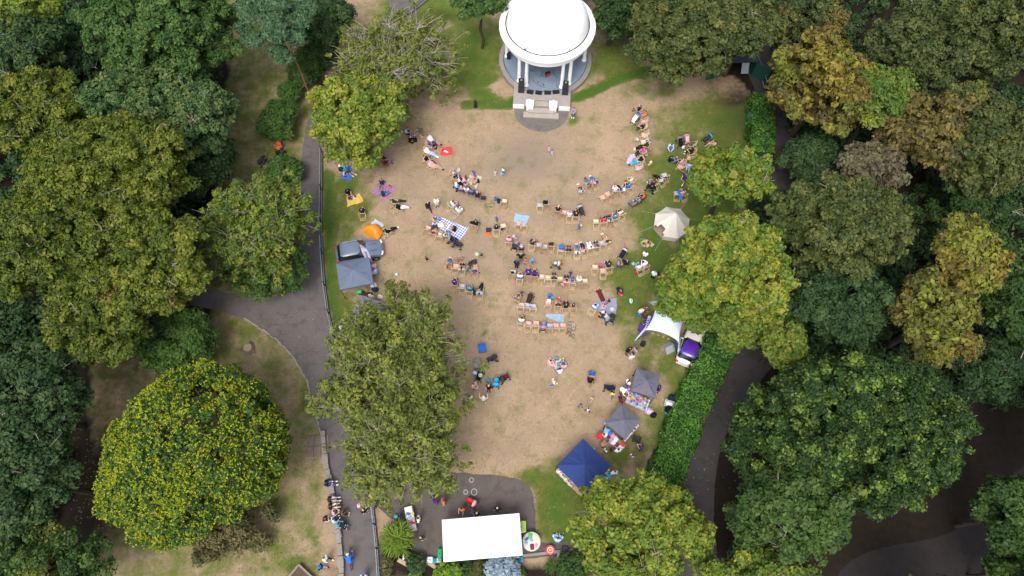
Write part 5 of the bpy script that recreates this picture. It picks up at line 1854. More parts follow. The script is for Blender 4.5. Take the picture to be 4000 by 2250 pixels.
K('C', 632, 1342, -30, 'rose', "under the person in maroon beside a black pram", ('lean', 'maroon', 'denim', 'brown', "person in maroon top and jeans beside a black pram", ''))
K('C', 800, 1208, -18, 'blue', "empty, right of the person in the blue flowered top")
K('G', 582, 622, -2, 'blue', "with a bright blue jacket draped across it")
K('G', 692, 625, -24, 'navy', "with a white coat hung behind it under the maple", ('lean', 'pink', 'grey', 'brown', "person in pink top in a chair at the maple's edge", ''))
# three at the top middle and the pair below
K('F', 488, 572, -14, 'rose', "lowest of three reclining sitters facing the stage", ('recline', 'lblue', 'charcoal', 'brown', "person in pale blue top stretched out in dark jeans", 's'))
K('F', 600, 482, -14, 'cream', "middle of three reclining sitters facing the stage", ('recline', 'olive', 'denim', 'brown', "person in olive top and jeans between two reclining sitters", ''))
K('F', 702, 440, -22, 'red', "topmost of three reclining sitters facing the stage", ('recline', 'pink', 'denim', 'purple', "person in salmon top, jeans and purple cap reclining", 'HN'))
K('F', 838, 672, -28, 'red', "empty, lower left of an empty pair")
K('F', 912, 622, -28, 'red', "empty, upper right of an empty pair")
K('F', 1000, 572, -8, 'cream', "under the person in white beside a child in orange cap", ('lean', 'white', 'denim', 'blond', "person in white coat next to a child in an orange cap", 'l'))
K('F', 1112, 552, -34, 'rose', "under the person in blue and white", ('recline', 'blue', 'navy', 'white', "person in blue and white top with long navy jeans", 'HN'))
K('F', 1232, 508, -38, 'green', "under the person in bright blue", ('lean', 'blue', 'navy', 'brown', "person in bright blue top right of the person in blue and white", ''))
K('F', 1275, 420, -44, 'cream', "under the person in a patterned cream top", ('lean', 'cream', 'khaki', 'blond', "person in cream patterned top at the end of the bent row", ''))
# row of the red numbered shirt
K('F', 706, 1050, -3, 'cream', "empty, left of the red numbered shirt")
K('F', 822, 1044, -8, 'rose', "under the red numbered shirt", ('lean', 'red', 'dbrown', 'black', "person in red sports shirt numbered 85 on the back", ''))
K('F', 912, 1020, -12, 'blue', "under the person in pale blue right of the red shirt", ('deck', 'lblue', 'navy', 'black', "dark haired person in pale blue right of the red shirt", 'L'))
K('F', 1012, 985, -22, 'cream', "under the person in teal and pink", ('lean', 'teal', 'magenta', 'brown', "person in teal top, second from the right of the red shirt's row", ''))
K('F', 1102, 920, -30, 'red', "at the right end of the red shirt's row", ('lean', 'cream', 'navy', 'black', "person in cream top with dark hair at the row's right end", 'B'))
# four behind the buggy in the middle
K('F', 105, 868, 13, 'rose', "leftmost of four, under the person in black", ('lean', 'black', 'black', 'blond', "fair person in black, leftmost of four near the black buggy", ''))
K('F', 202, 908, 12, 'red', "empty, second of four near the black buggy")
K('F', 295, 952, 2, 'cream', "with a bright new frame under the white and pink top", ('lean', 'white', 'lblue', 'magenta', "person in white with a bright pink hood near the black buggy", ''))
K('F', 394, 955, 0, 'rose', "under the person in dark brown by the black buggy", ('lean', 'dbrown', 'black', 'dbrown', "person in dark brown next to the black buggy", 'l'))
# left of the stage
K('D', 1628, 122, 112, 'cream', "at the stage end of the left column", ('recline', 'white', 'denim', 'dbrown', "person in white top and short denim skirt reclining", 's'))
K('D', 1598, 200, 106, 'rose', "with a small dark haired child in the left column", ('deck', 'purple', 'navy', 'dbrown', "small dark haired child in purple in the left column", 'c'))
K('D', 1575, 305, 112, 'red', "under the person in white and pale jeans", ('recline', 'white', 'lblue', 'blond', "fair person in white and pale jeans in the left column", ''))
K('D', 1572, 432, 112, 'red', "under the person in black in the left column", ('recline', 'black', 'black', 'brown', "person in black with a blue collar in the left column", ''))
K('D', 1640, 512, 106, 'rose', "lowest of the left column under a pink top", ('recline', 'pink', 'tan', 'grizzle', "person in pale pink, lowest of the left column", ''))
K('D', 622, 1290, -4, 'purple', "below the yellow picnic cloth", ('lean', 'black', 'khaki', 'dbrown', "person in black jumper reading a leaflet by the yellow cloth", 'l'))
K('D', 1072, 1095, 72, 'blue', "under the person in dark grey near the purple blanket", ('recline', 'charcoal', 'charcoal', 'black', "person in dark grey resting near the purple blanket", ''))
K('D', 1130, 1178, 78, 'cream', "under the person in black with white trousers", ('recline', 'black', 'white', 'dbrown', "person in black top and white trousers in a deckchair", 'l'))
K('H', 972, 595, 52, 'cream', "beside the orange pop up shelter", ('recline', 'black', 'black', 'dbrown', "person in black reclining beside the orange shelter", ''))
# family circle left of the middle
K('E', 232, 245, 116, 'rose', "under the person in a grey blue shirt in the family circle", ('lean', 'silver', 'denim', 'brown', "person in grey blue shirt in the family circle", ''))
K('E', 275, 318, 114, 'red', "under the person in a navy dress in the family circle", ('deck', 'navy', 'navy', 'brown', "person in sleeveless navy dress in the family circle", 'k'))
K('E', 300, 398, 104, 'red', "empty, behind the flowered dress in the family circle")
KP('E', 400, 548, 10, 'charcoal', "grey stacking chair beside the pram with a blue balloon", ('chair', 'mauve', 'mauve', 'blond', "person in mauve seated beside the pram with a blue balloon", ''))
KP('E', 478, 560, 12, 'charcoal', "grey stacking chair under the red haired person", ('chair', 'white', 'charcoal', 'ginger', "red haired person in white on a stacking chair", 'L'))
KP('E', 548, 590, 18, 'charcoal', "grey stacking chair under the person in denim", ('chair', 'denim', 'denim', 'brown', "person in denim jacket on a stacking chair", 'l'))
KP('E', 640, 632, 8, 'charcoal', "grey stacking chair under the bald person in navy", ('chair', 'navy', 'khaki', 'grizzle', "bald person in navy shirt on a stacking chair", 'N'))
KP('E', 728, 668, 6, 'charcoal', "empty grey stacking chair, right end of its row")
K('E', 1030, 735, 9, 'cream', "empty, beside the child in blue and the lime green bike")
K('E', 200, 770, 60, 'blue', "left of two sitters dressed in white", ('lean', 'white', 'mauve', 'black', "person in white shirt holding up a white bottle, left of a pair", ''))
K('E', 292, 880, 42, 'blue', "right of two sitters dressed in white", ('lean', 'white', 'white', 'brown', "person in white shirt, lower right of a pair in white", 'l'))
K('E', 588, 1082, 20, 'cream', "with a black coat over its back near the checked blanket", ('lean', 'black', 'denim', 'brown', "person in black top and jeans holding hands to face", ''))
K('E', 922, 1150, 0, 'cream', "under the person in navy beside a heap of bags", ('lean', 'navy', 'charcoal', 'dbrown', "person in navy top beside a heap of bags", ''))
K('E', 1038, 1112, -8, 'cream', "with a dark bag, right of the person in navy")
K('E', 1255, 1082, 4, 'red', "empty, left of two below the pale blue sheet")
K('E', 1338, 1100, 0, 'navy', "with a dark cloth, right of two below the pale blue sheet")
K('E', 1585, 800, -2, 'blue', "empty, with a purple cloth at its top")
K('E', 1690, 768, -5, 'cream', "with a black coat thrown over it")
# beside the checked blanket
K('I', 240, 372, 20, 'red', "empty, leftmost beside the checked blanket")
K('I', 332, 438, 20, 'red', "with a dark haired child in red", ('recline', 'red', 'tan', 'black', "dark haired child in red in a deckchair by the checked blanket", 'c'))
K('I', 436, 482, 14, 'cream', "with a fair child in white by the checked blanket", ('lean', 'white', 'cream', 'blond', "fair child in white in a deckchair by the checked blanket", 'c'))
K('I', 540, 478, 12, 'cream', "under the person in a striped jumper", ('deck', 'cream', 'denim', 'dbrown', "person in striped cream jumper by the checked blanket", 'l'))
# row of five with bare legs in front
K('I', 575, 935, 6, 'red', "leftmost of the five chair row near the red bike", ('recline', 'orange', 'denim', 'dbrown', "person in orange top and jeans stretched towards the red bike", ''))
K('I', 680, 962, 7, 'red', "holding a magazine, second of the five chair row")
K('I', 778, 982, 5, 'blue', "middle of the five chair row", ('deck', 'silver', 'black', 'black', "dark haired person in grey, middle of the five chair row", 'L'))
K('I', 882, 985, 8, 'rose', "fourth of the five chair row", ('recline', 'teal', 'charcoal', 'black', "dark haired person in pale teal, fourth of the five chair row", ''))
K('I', 978, 1018, 4, 'rose', "right end of the five chair row", ('recline', 'purple', 'tan', 'brown', "person in purple with pale bare legs, right end of the row", 's'))
K('I', 662, 1215, 8, 'cream', "leftmost of the lowest left row", ('lean', 'purple', 'dbrown', 'black', "person in purple and black, leftmost of the lowest left row", ''))
K('I', 782, 1265, 5, 'blue', "empty with folded clothes in the lowest left row")
K('I', 892, 1312, 8, 'blue', "under the person in a turquoise shirt and cap", ('lean', 'teal', 'khaki', 'denim', "person in turquoise shirt and grey blue cap", 'HN'))
K('I', 1052, 1342, 9, 'rose', "right end of the lowest left row", ('recline', 'lblue', 'black', 'black', "dark haired person in pale blue at the lowest left row's end", ''))
# curved row
K('J', 140, 378, 5, 'cream', "left end of the curved row under the pink top", ('lean', 'pink', 'mauve', 'brown', "person in dusty pink holding a pink balloon", ''))
KP('J', 335, 465, 5, 'charcoal', "grey stacking chair under the fair child in the curved row", ('chair', 'lilac', 'lilac', 'blond', "fair child in lilac on a grey stacking chair", 'c'))
K('J', 488, 415, 13, 'rose', "under the person in a dark coat with a child", ('lean', 'charcoal', 'black', 'dbrown', "person in dark coat holding a child in a blue hat", 'l'))
K('J', 592, 438, 8, 'blue', "with a pale blue cloth in the curved row")
K('J', 696, 468, 4, 'navy', "empty, in the middle of the curved row")
K('J', 785, 430, 2, 'rose', "with a heap of dark clothes in the curved row")
K('J', 928, 508, 4, 'cream', "with a bright blue bag in the curved row")
K('J', 1052, 515, 3, 'cream', "under the dark grey coat in the curved row", ('deck', 'charcoal', 'brown', 'dbrown', "person wrapped in dark grey in the curved row", 'l'))
K('J', 1186, 535, 1, 'green', "under the person in black and white", ('recline', 'white', 'denim', 'black', "person in white with black hair reclining in the curved row", 'L'))
K('J', 1302, 508, -13, 'rose', "under the person in a pink shawl", ('recline', 'pink', 'navy', 'brown', "person in pink shawl and navy trousers in the curved row", ''))
K('J', 1392, 468, -13, 'cream', "under the person in plain white", ('deck', 'white', 'white', 'brown', "person all in white in the curved row", 'l'))
K('J', 1492, 452, -10, 'purple', "under the person with a hair bun", ('deck', 'grey', 'charcoal', 'black', "person in grey with a black bun in the curved row", 'B'))
K('J', 1582, 408, -16, 'blue', "empty, near the right end of the curved row")
K('J', 1668, 372, -22, 'cream', "right end of the curved row", ('recline', 'maroon', 'tan', 'blond', "person in maroon at the curved row's right end", 'L'))
# long middle row
K('J', 197, 852, 8, 'green', "left end of the long row with a black bag")
K('J', 305, 935, 6, 'cream', "with a denim jacket over its back", ('lean', 'white', 'denim', 'brown', "person in white in front of a denim jacket", ''))
K('J', 436, 880, 3, 'cream', "under the purple hooded top", ('lean', 'purple', 'charcoal', 'purple', "person in purple hood in the long row", 'l'))
K('J', 532, 890, 2, 'rose', "under the long dark hair and purple shirt", ('lean', 'purple', 'black', 'dbrown', "person in purple shirt with long dark hair in the long row", 'L'))
K('J', 644, 925, 1, 'cream', "first empty one right of the purple shirts")
K('J', 738, 940, 2, 'cream', "with small items on it, second right of the purple shirts")
K('J', 832, 935, 1, 'cream', "under the person with a baby in the long row", ('deck', 'navy', 'charcoal', 'brown', "person in navy cuddling a baby in the long row", 'L'))
K('J', 924, 958, 1, 'cream', "empty, with a pink cloth hanging behind it")
K('J', 1020, 985, 2, 'red', "under the brown haired person in the long row", ('deck', 'pink', 'navy', 'brown', "brown haired person in pale pink in the long row", ''))
K('J', 1112, 990, 2, 'cream', "under the child in bright blue", ('lean', 'blue', 'navy', 'brown', "child in bright blue in the long row", 'c'))
K('J', 1212, 990, 2, 'blue', "under the fair person in a cream coat", ('lean', 'cream', 'cream', 'blond', "fair person in cream coat near the long row's right end", 'l'))
K('J', 1310, 990, 0, 'cream', "empty, right end of the long row")
# right group on the grass edge
K('K', 487, 972, 4, 'cream', "empty, left of the bright pink bag")
K('K', 618, 1030, -5, 'red', "empty, with the pink bag behind it")
K('K', 712, 948, -12, 'blue', "under the person in black padded jacket", ('lean', 'charcoal', 'navy', 'black', "person in dark padded jacket and blue trousers", 'l'))
KP('K', 850, 912, 8, 'charcoal', "grey stacking chair under the person in a mauve jacket", ('chair', 'mauve', 'grey', 'brown', "person in grey mauve jacket beside a beige pushchair", 'L'))
KP('K', 952, 880, -6, 'charcoal', "grey stacking chair under the person in navy fleece", ('chair', 'navy', 'navy', 'grizzle', "grey haired person in navy fleece beside a beige pushchair", 'l'))
K('K', 1190, 978, -22, 'red', "with a red bag at its side", ('lean', 'white', 'cyan', 'brown', "person in white above a red bag", ''))
K('K', 1275, 935, -26, 'purple', "under the white coat beside the red bag", ('lean', 'white', 'navy', 'white', "white haired person in white coat on the green grass", 'l'))
# two back rows
K('L', 245, 665, 28, 'cream', "under the long haired parent in the back rows", ('lean', 'tan', 'khaki', 'brown', "long haired person in beige with two children in the back rows", 'L'))
K('L', 322, 778, 9, 'purple', "empty, left of two bright blue ones")
K('L', 420, 785, 7, 'blue', "empty, left one of two bright blue ones")
K('L', 512, 802, 3, 'blue', "empty, right one of two bright blue ones with a dark frame")
K('L', 740, 752, 0, 'red', "with a white cloth, below the blue rucksack")
K('L', 892, 762, 3, 'rose', "under the person lifting a child in red", ('deck', 'charcoal', 'khaki', 'dbrown', "person in charcoal lifting a child in red", ''))
K('L', 1012, 795, 2, 'purple', "under the large dark brown coat", ('lean', 'dbrown', 'black', 'brown', "person in large dark brown coat in the back rows", 'l'))
K('L', 1130, 798, 0, 'red', "under the small child with an orange cup", ('lean', 'charcoal', 'navy', 'dbrown', "small dark child with an orange cup in the back rows", 'c'))
K('L', 325, 1022, 8, 'red', "left end of the last row under a white shirt", ('lean', 'white', 'navy', 'brown', "person in white shirt at the last row's left end", ''))
K('L', 434, 1062, 6, 'red', "with a pink cloth in the last row")
K('L', 552, 1060, 6, 'red', "empty, left of the purple pushchair in the last row")
K('L', 766, 1095, 4, 'blue', "empty, right of the purple pushchair in the last row")
K('L', 860, 1095, 3, 'red', "with a tan bag, below the patterned quilt")
K('L', 966, 1095, 2, 'red', "right end of the last row beside the fallen bikes")
K('L', 1400, 805, 38, 'cream', "at the edge of the grey picnic blanket", ('lean', 'lblue', 'lblue', 'black', "person in pale blue shirt at the grey picnic blanket", 'l'))
# camp chairs
camp_chair('P', 325, 250, 170, 'blue', "empty bright blue camp chair, uppermost of the open left side")
camp_chair('P', 262, 490, 165, 'grey', "empty grey folding camp chair above the green balloon")
camp_chair('D', 985, 530, 60, 'red', "red camp chair at the edge of the round yellow maple", ('lean', 'maroon', 'denim', 'dbrown', "person in red top seated at the edge of the round maple", ''))
camp_chair('Q', 1108, 1215, 20, 'charcoal', "empty dark camp chair beside the cushion stall")
# ---------------------------------------------------------------- people on the grass
P('B', 1315, 730, 'phone', 190, 'mauve', 'denim', 'navy', "person in mauve shirt and jeans walking past the stage platform", 'l')
P('B', 945, 1285, 'walk', 150, 'pink', 'pink', 'brown', "child in pink dress running before the stage", 'tk')
P('B', 993, 1345, 'walk', 320, 'lblue', 'lblue', 'brown', "child in pale blue dress running before the stage", 'tk')
P('C', 850, 765, 'kneel', 185, 'lblue', 'denim', 'brown', "person in pale blue shirt kneeling on the grass", 'l')
P('C', 862, 950, 'cross', 60, 'black', 'denim', 'black', "person in black printed jacket seated on the green grass", 'l')
P('C', 935, 950, 'cross', 220, 'blue', 'denim', 'gold', "child in blue and yellow on the grass by the black jacket", 'c')
P('C', 1035, 790, 'stand', 160, 'white', 'denim', 'brown', "child in white top and blue trousers by the black pushchair", 'c')
P('C', 1465, 728, 'ground', 255, 'tan', 'tan', 'dbrown', "long haired person in beige seated at the right lawn edge", 'L')
P('C', 1452, 790, 'ground', 250, 'red', 'grey', 'brown', "toddler in red vest at the right lawn edge", 't')
P('C', 1290, 975, 'cross', 200, 'white', 'black', 'dbrown', "baby in black and white by the upper maple", 't')
P('C', 1122, 1085, 'walk', 195, 'lblue', 'lblue', 'brown', "person in pale blue shirt and shorts walking down the grass", 'sl')
P('C', 1062, 1240, 'walk', 215, 'purple', 'purple', 'black', "person in purple tunic with long black hair by the maple", 'Ls')
P('C', 545, 1015, 'stand', 190, 'cream', 'denim', 'blond', "toddler holding a rainbow ball on the grass", 't')
P('C', 1165, 1320, 'stand', 250, 'tan', 'grey', 'green', "child in a green cap at the edge of the upper maple", 'cHN')
P('C', 345, 655, 'crouch', 260, 'white', 'cream', 'blond', "fair toddler in white at the right hand arc", 't')
P('F', 965, 520, 'cross', 300, 'blue', 'navy', 'orange', "child in blue with an orange cap in the bent row", 'cHN')
P('F', 985, 890, 'cross', 10, 'navy', 'navy', 'brown', "child in navy at the right end of the red shirt's row", 'c')
P('F', 432, 1110, 'walk', 75, 'blue', 'blue', 'brown', "toddler in bright blue suit holding a green balloon", 'tl')
P('F', 1368, 1310, 'stand', 110, 'green', 'green', 'brown', "child in green beside the cardboard boxes", 'c')
KP('F', 1250, 775, -30, 'charcoal', "grey stacking chair with a cream cardigan on it", ('chair', 'khaki', 'denim', 'brown', "brown haired person in a cream cardigan and jeans", 'l'))
KP('F', 1335, 715, -42, 'charcoal', "grey stacking chair under the person in mauve", ('chair', 'mauve', 'denim', 'dbrown', "dark haired person in mauve above the cream cardigan", 'L'))
KP('F', 1395, 660, -58, 'charcoal', "grey stacking chair under a black coat", ('chair', 'orange', 'black', 'ginger', "red haired person in salmon with a black coat on the chair", 'L'))
# left lawn
P('D', 330, 585, 'cross', 150, 'white', 'black', 'black', "person in white leaning on a black and teal rucksack", '')
P('D', 388, 585, 'cross', 190, 'lblue', 'tan', 'brown', "child in pale blue on the bright blue blanket", 'c')
P('D', 430, 655, 'legsout', 120, 'teal', 'charcoal', 'cyan', "person in bright teal with bare legs on the blue blanket", 's')
P('D', 375, 695, 'cross', 90, 'lilac', 'navy', 'blond', "child in lilac on the lower corner of the blue blanket", 'c')
P('D', 920, 868, 'legsout', 190, 'navy', 'khaki', 'dbrown', "person in navy propped up on the purple blanket", '')
P('D', 1055, 890, 'cross', 240, 'orange', 'grey', 'black', "toddler in orange and grey on the purple blanket", 't')
P('D', 990, 975, 'ground', 60, 'dbrown', 'denim', 'dbrown', "long haired person in jeans on the purple blanket", 'L')
P('D', 415, 962, 'kneel', 140, 'black', 'black', 'black', "person in black kneeling beside the yellow cloth", '')
P('D', 452, 1045, 'cross', 60, 'purple', 'purple', 'brown', "child in purple on the yellow cloth", 'c')
P('D', 515, 1032, 'cross', 240, 'purple', 'white', 'brown', "toddler in purple and white on the yellow cloth", 't')
P('D', 1635, 1185, 'walk', 150, 'navy', 'dbrown', 'grizzle', "balding person in open navy cardigan walking", 'Nl')
P('D', 1758, 1115, 'phone', 165, 'cream', 'silver', 'brown', "person in cream jumper and flowered skirt standing", 'Lkl')
P('D', 1508, 60, 'bend', 240, 'olive', 'khaki', 'grizzle', "grey haired person in olive bending beside the round maple", '')
P('D', 1378, 172, 'cross', 90, 'black', 'black', 'blond', "person in black seated beside the round maple", '')
P('D', 1420, 115, 'cross', 180, 'white', 'blue', 'blue', "toddler in white and blue beside the round maple", 'tHN')
P('D', 1320, 45, 'cross', 90, 'lblue', 'navy', 'brown', "person in pale blue half under the round maple", '')
P('D', 905, 420, 'chair', 90, 'charcoal', 'navy', 'black', "person in charcoal half hidden by the round maple", 'l', .0)
P('D', 1718, 262, 'cross', 210, 'maroon', 'dbrown', 'dbrown', "person in maroon on the grass in the left column", 'L')
P('D', 1875, 345, 'lie', 300, 'red', 'white', 'dbrown', "toddler in red and white lying on the red mat", 't')
# family circle
P('E', 352, 245, 'cross', 250, 'white', 'white', 'blond', "toddler in white in the family circle", 't')
P('E', 410, 395, 'ground', 60, 'cream', 'pink', 'brown', "person in a flowered cream dress in the family circle", 'k')
P('E', 465, 372, 'stand', 60, 'charcoal', 'charcoal', 'dbrown', "toddler in charcoal standing in the family circle", 't')
P('E', 580, 295, 'kneel', 240, 'blue', 'tan', 'brown', "boy in blue top and tan shorts at the beige blanket", 'cs')
P('E', 598, 348, 'cross', 210, 'magenta', 'pink', 'brown', "child in bright pink on the beige blanket", 't')
P('E', 568, 402, 'ground', 300, 'tan', 'tan', 'brown', "person in beige on the beige blanket", '')
P('E', 470, 455, 'ground', 40, 'pink', 'lilac', 'brown', "child in pale pink below the flowered dress", 'c')
P('E', 915, 680, 'chair', 20, 'blue', 'navy', 'brown', "child in bright blue next to the lime green bike", 'c')
P('E', 905, 290, 'stand', 200, 'lilac', 'lilac', 'dbrown', "child in lilac dress with pink shoes near the blue balloon", 'tkL')
P('E', 1025, 262, 'stand', 220, 'white', 'navy', 'black', "boy in white top holding a blue balloon", 't')
P('E', 925, 985, 'armsup', 20, 'blue', 'navy', 'brown', "child in blue football kit with arms raised", 't')
P('I', 405, 215, 'ground', 60, 'tan', 'denim', 'brown', "person in beige top and dark jeans at the checked blanket's corner", '')
P('I', 432, 325, 'lie', 70, 'cream', 'charcoal', 'blond', "person in flowered dress lying on the checked blanket", 'k')
P('I', 640, 345, 'ground', 300, 'black', 'tan', 'dbrown', "person in black with long hair on the checked blanket", 'L')
P('I', 260, 825, 'walk', 100, 'navy', 'navy', 'brown', "boy in navy with white shoes alone on the bare grass", 'cs')
P('I', 1085, 770, 'armsup', 330, 'charcoal', 'white', 'brown', "toddler in charcoal and white reaching for a green balloon", 'ts')
P('I', 992, 905, 'lie', 340, 'charcoal', 'pink', 'dbrown', "person with dark hair lying across in front of the five chairs", 'L')
P('J', 325, 605, 'akimbo', 0, 'black', 'grey', 'grizzle', "person in black sweatshirt with hands at the head", 'l')
P('J', 398, 660, 'stand', 200, 'orange', 'tan', 'brown', "child in flowered orange dress beside the black sweatshirt", 'ck')
P('J', 500, 675, 'walk', 250, 'blue', 'khaki', 'cyan', "child in blue shirt and blue cap walking", 'cHNs')
P('J', 262, 705, 'stand', 20, 'navy', 'navy', 'brown', "person in dark navy with brown hair standing near the black sweatshirt", 'l')
P('J', 245, 322, 'stand', 20, 'lilac', 'lilac', 'blond', "toddler in lilac beside the pink balloon", 't')
P('J', 535, 355, 'ground', 60, 'cyan', 'red', 'lblue', "child in pale blue hat on a lap in the curved row", 'cHN', .35)
P('J', 1078, 835, 'walk', 200, 'purple', 'purple', 'brown', "toddler in purple hood in front of the long row", 'tl')
P('K', 1232, 765, 'stand', 20, 'white', 'khaki', 'black', "person in white shirt standing behind the white coat", '')
P('K', 1365, 1060, 'stand', 30, 'white', 'black', 'grizzle', "person in white patterned top at the big maple's edge", '')
P('K', 1452, 1065, 'stand', 10, 'navy', 'grey', 'navy', "person in navy hooded top at the big maple's edge", 'l')
P('L', 230, 610, 'ground', 30, 'blue', 'navy', 'blond', "child in bright blue beside the long haired parent", 't')
P('L', 335, 570, 'ground', 200, 'purple', 'dbrown', 'purple', "child in purple on the long haired parent's lap", 't', .45)
P('L', 902, 655, 'armsup', 200, 'red', 'tan', 'pink', "toddler in red lifted up in the back rows", 't', .45)
P('L', 1640, 690, 'ground', 240, 'black', 'black', 'black', "toddler in black on the grey picnic blanket", 't')
P('L', 1585, 755, 'cross', 230, 'pink', 'pink', 'brown', "child in pale pink on the grey picnic blanket", 'c')
P('L', 1530, 590, 'lie', 340, 'maroon', 'maroon', 'brown', "person in a brown patterned dress lying beside the grey blanket", 'k')
P('L', 1560, 875, 'cross', 300, 'navy', 'navy', 'white', "person in navy with white cap below the grey blanket", 'HN')
P('L', 1505, 865, 'cross', 40, 'orange', 'navy', 'brown', "child in an orange vest below the grey blanket", 't')
P('L', 1808, 515, 'crouch', 160, 'navy', 'grey', 'brown', "person in navy jumper crouching with a red balloon", 'l')
P('M', 828, 662, 'crouch', 170, 'white', 'lilac', 'blond', "toddler in white crouching over a bright ball", 't')
P('M', 975, 850, 'stand', 170, 'cream', 'denim', 'blond', "fair person with a bright blue bag at the white canopy", 'L')
P('M', 1025, 915, 'stand', 80, 'maroon', 'khaki', 'brown', "person in maroon top at the blue table", 'l')
P('M', 990, 1085, 'bend', 40, 'purple', 'dbrown', 'dbrown', "person in purple shirt leaning on the blue table", '')
P('M', 1050, 815, 'stand', 190, 'olive', 'grey', 'black', "person in olive half under the big maple", 'l')
P('O', 1300, 170, 'stand', 200, 'lblue', 'black', 'black', "person in pale blue seen through a gap in the big maple", '')
P('O', 935, 258, 'cross', 60, 'lilac', 'dbrown', 'brown', "person in lilac seated under the big maple, left of two", '')
P('O', 1060, 265, 'cross', 300, 'lilac', 'dbrown', 'brown', "person in lilac seated under the big maple, right of two", '')
# open lower lawn
P('P', 200, 805, 'phone', 130, 'pink', 'dbrown', 'brown', "person in pale pink shirt near the green balloon", '')
P('P', 150, 965, 'walk', 80, 'white', 'white', 'dbrown', "child in white dress at the willow's edge", 'ckL')
P('P', 345, 1005, 'armsup', 5, 'silver', 'navy', 'cream', "person in pale shirt and straw hat with both arms raised", 'sHN')
P('P', 425, 835, 'stand', 200, 'black', 'black', 'blond', "fair person in black sleeveless top by the blue pushchair", '')
P('P', 1402, 750, 'walk', 80, 'cream', 'denim', 'grizzle', "grey haired person in cream shirt and jeans crossing the lawn", '')
P('P', 1358, 440, 'cross', 60, 'pink', 'pink', 'dbrown', "person in pink dress in the small picnic ring", 'k')
P('P', 1545, 460, 'ground', 350, 'pink', 'denim', 'brown', "person in pale top with one jeans leg stretched out", '')
P('P', 1490, 560, 'cross', 340, 'white', 'denim', 'black', "person in black and white in the small picnic ring", '')
P('Q', 402, 352, 'push', 12, 'black', 'khaki', 'dbrown', "person in black jumper pushing a blue buggy", 'l')
P('Q', 745, 545, 'walk', 200, 'yellow', 'blue', 'brown', "child in bright yellow coat beside the navy buggy", 'cl')
P('Q', 905, 500, 'bend', 140, 'white', 'khaki', 'grizzle', "person in white shirt bending over the soft toy table", 'l')
P('Q', 932, 565, 'stand', 90, 'orange', 'dbrown', 'brown', "long haired child in amber at the soft toy table", 'cL')
P('Q', 860, 632, 'walk', 80, 'maroon', 'khaki', 'black', "person in brown shirt with a red bag at the soft toy stall", 'l')
P('Q', 975, 375, 'stand', 60, 'white', 'denim', 'dbrown', "long haired person with white scarf behind the soft toy stall", 'L')
P('Q', 1438, 470, 'stand', 280, 'purple', 'black', 'dbrown', "person in purple polo at the right of the soft toy gazebo", '')
P('Q', 262, 720, 'walk', 120, 'grey', 'denim', 'dbrown', "child in checked shirt holding hands on the lower lawn", 'c')
P('Q', 375, 780, 'walk', 320, 'white', 'navy', 'black', "child in white shirt holding hands on the lower lawn", 'c')
P('Q', 435, 615, 'walk', 40, 'pink', 'silver', 'grizzle', "toddler in pale pink and grey on the lower lawn", 't')
P('Q', 552, 1180, 'bend', 80, 'red', 'mauve', 'brown', "person in red top at the cushion stall", '')
P('Q', 615, 1290, 'bend', 60, 'khaki', 'black', 'brown', "person in khaki reaching into the cushions", 'L')
P('Q', 638, 1395, 'stand', 60, 'white', 'charcoal', 'brown', "child in white top looking at the cushions", 'c')
P('Q', 722, 1388, 'stand', 50, 'maroon', 'dbrown', 'dbrown', "child in dark red between two white tops", 'c')
P('Q', 818, 1400, 'stand', 350, 'white', 'khaki', 'black', "dark haired person in white shirt at the cushion stall", 'l')
P('Q', 1175, 1350, 'phone', 300, 'purple', 'black', 'dbrown', "person in purple polo standing right of the cushion stall", '')
P('R', 1420, 705, 'walk', 60, 'white', 'denim', 'brown', "long haired child in white and jeans by the hedge", 'cL')
P('R', 1150, 955, 'stand', 170, 'white', 'grey', 'brown', "person in white shirt and grey trousers right of the navy gazebo", 'l')
# path, grass and wall at the bottom left
P('U', 195, 25, 'ground', 85, 'navy', 'denim', 'dbrown', "person in navy jacket and jeans alone on the stone wall", 'l', .3)
P('U', 222, 163, 'ground', 82, 'dbrown', 'silver', 'dbrown', "long haired person in pale jeans, topmost of the wall group", 'L', .3)
P('U', 232, 220, 'ground', 75, 'black', 'cream', 'brown', "person in black and cream on the wall, second of the group", 'L', .3)
P('U', 240, 270, 'cross', 80, 'pink', 'grey', 'brown', "person in pale pink on the wall between black and white tops", '', .3)
P('U', 308, 280, 'kneel', 100, 'olive', 'olive', 'black', "person in olive on the path facing the wall group", 'l')
P('U', 255, 325, 'ground', 60, 'lblue', 'charcoal', 'brown', "person in white and pale blue on the wall", '', .3)
P('U', 300, 385, 'ground', 110, 'teal', 'navy', 'dbrown', "person in teal patterned dress at the lower end of the wall group", 'k', .2)
P('U', 160, 330, 'phone', 120, 'dbrown', 'navy', 'brown', "long haired person standing on the grass behind the wall group", 'L')
P('U', 162, 668, 'walk', 120, 'white', 'black', 'dbrown', "person in white top and black trousers on the dry grass", 'l')
P('U', 122, 742, 'walk', 110, 'navy', 'silver', 'blue', "person in navy top and blue cap on the dry grass", 'HN')
P('U', 490, 262, 'stand', 140, 'navy', 'navy', 'gold', "person in navy with a yellow bag on the path", 'l')
P('U', 450, 222, 'stand', 120, 'white', 'white', 'pink', "child in white with a pink cap on the path", 'cHN')
P('U', 562, 222, 'stand', 20, 'purple', 'navy', 'navy', "person in bright purple blue at the railing's upper end", 'l')
P('U', 492, 818, 'stand', 0, 'lblue', 'denim', 'brown', "person in pale blue cut by the bottom edge of the path", '')
P('S', 485, 305, 'stand', 160, 'lilac', 'navy', 'navy', "person in lilac shirt on the path under the willow", 'l')
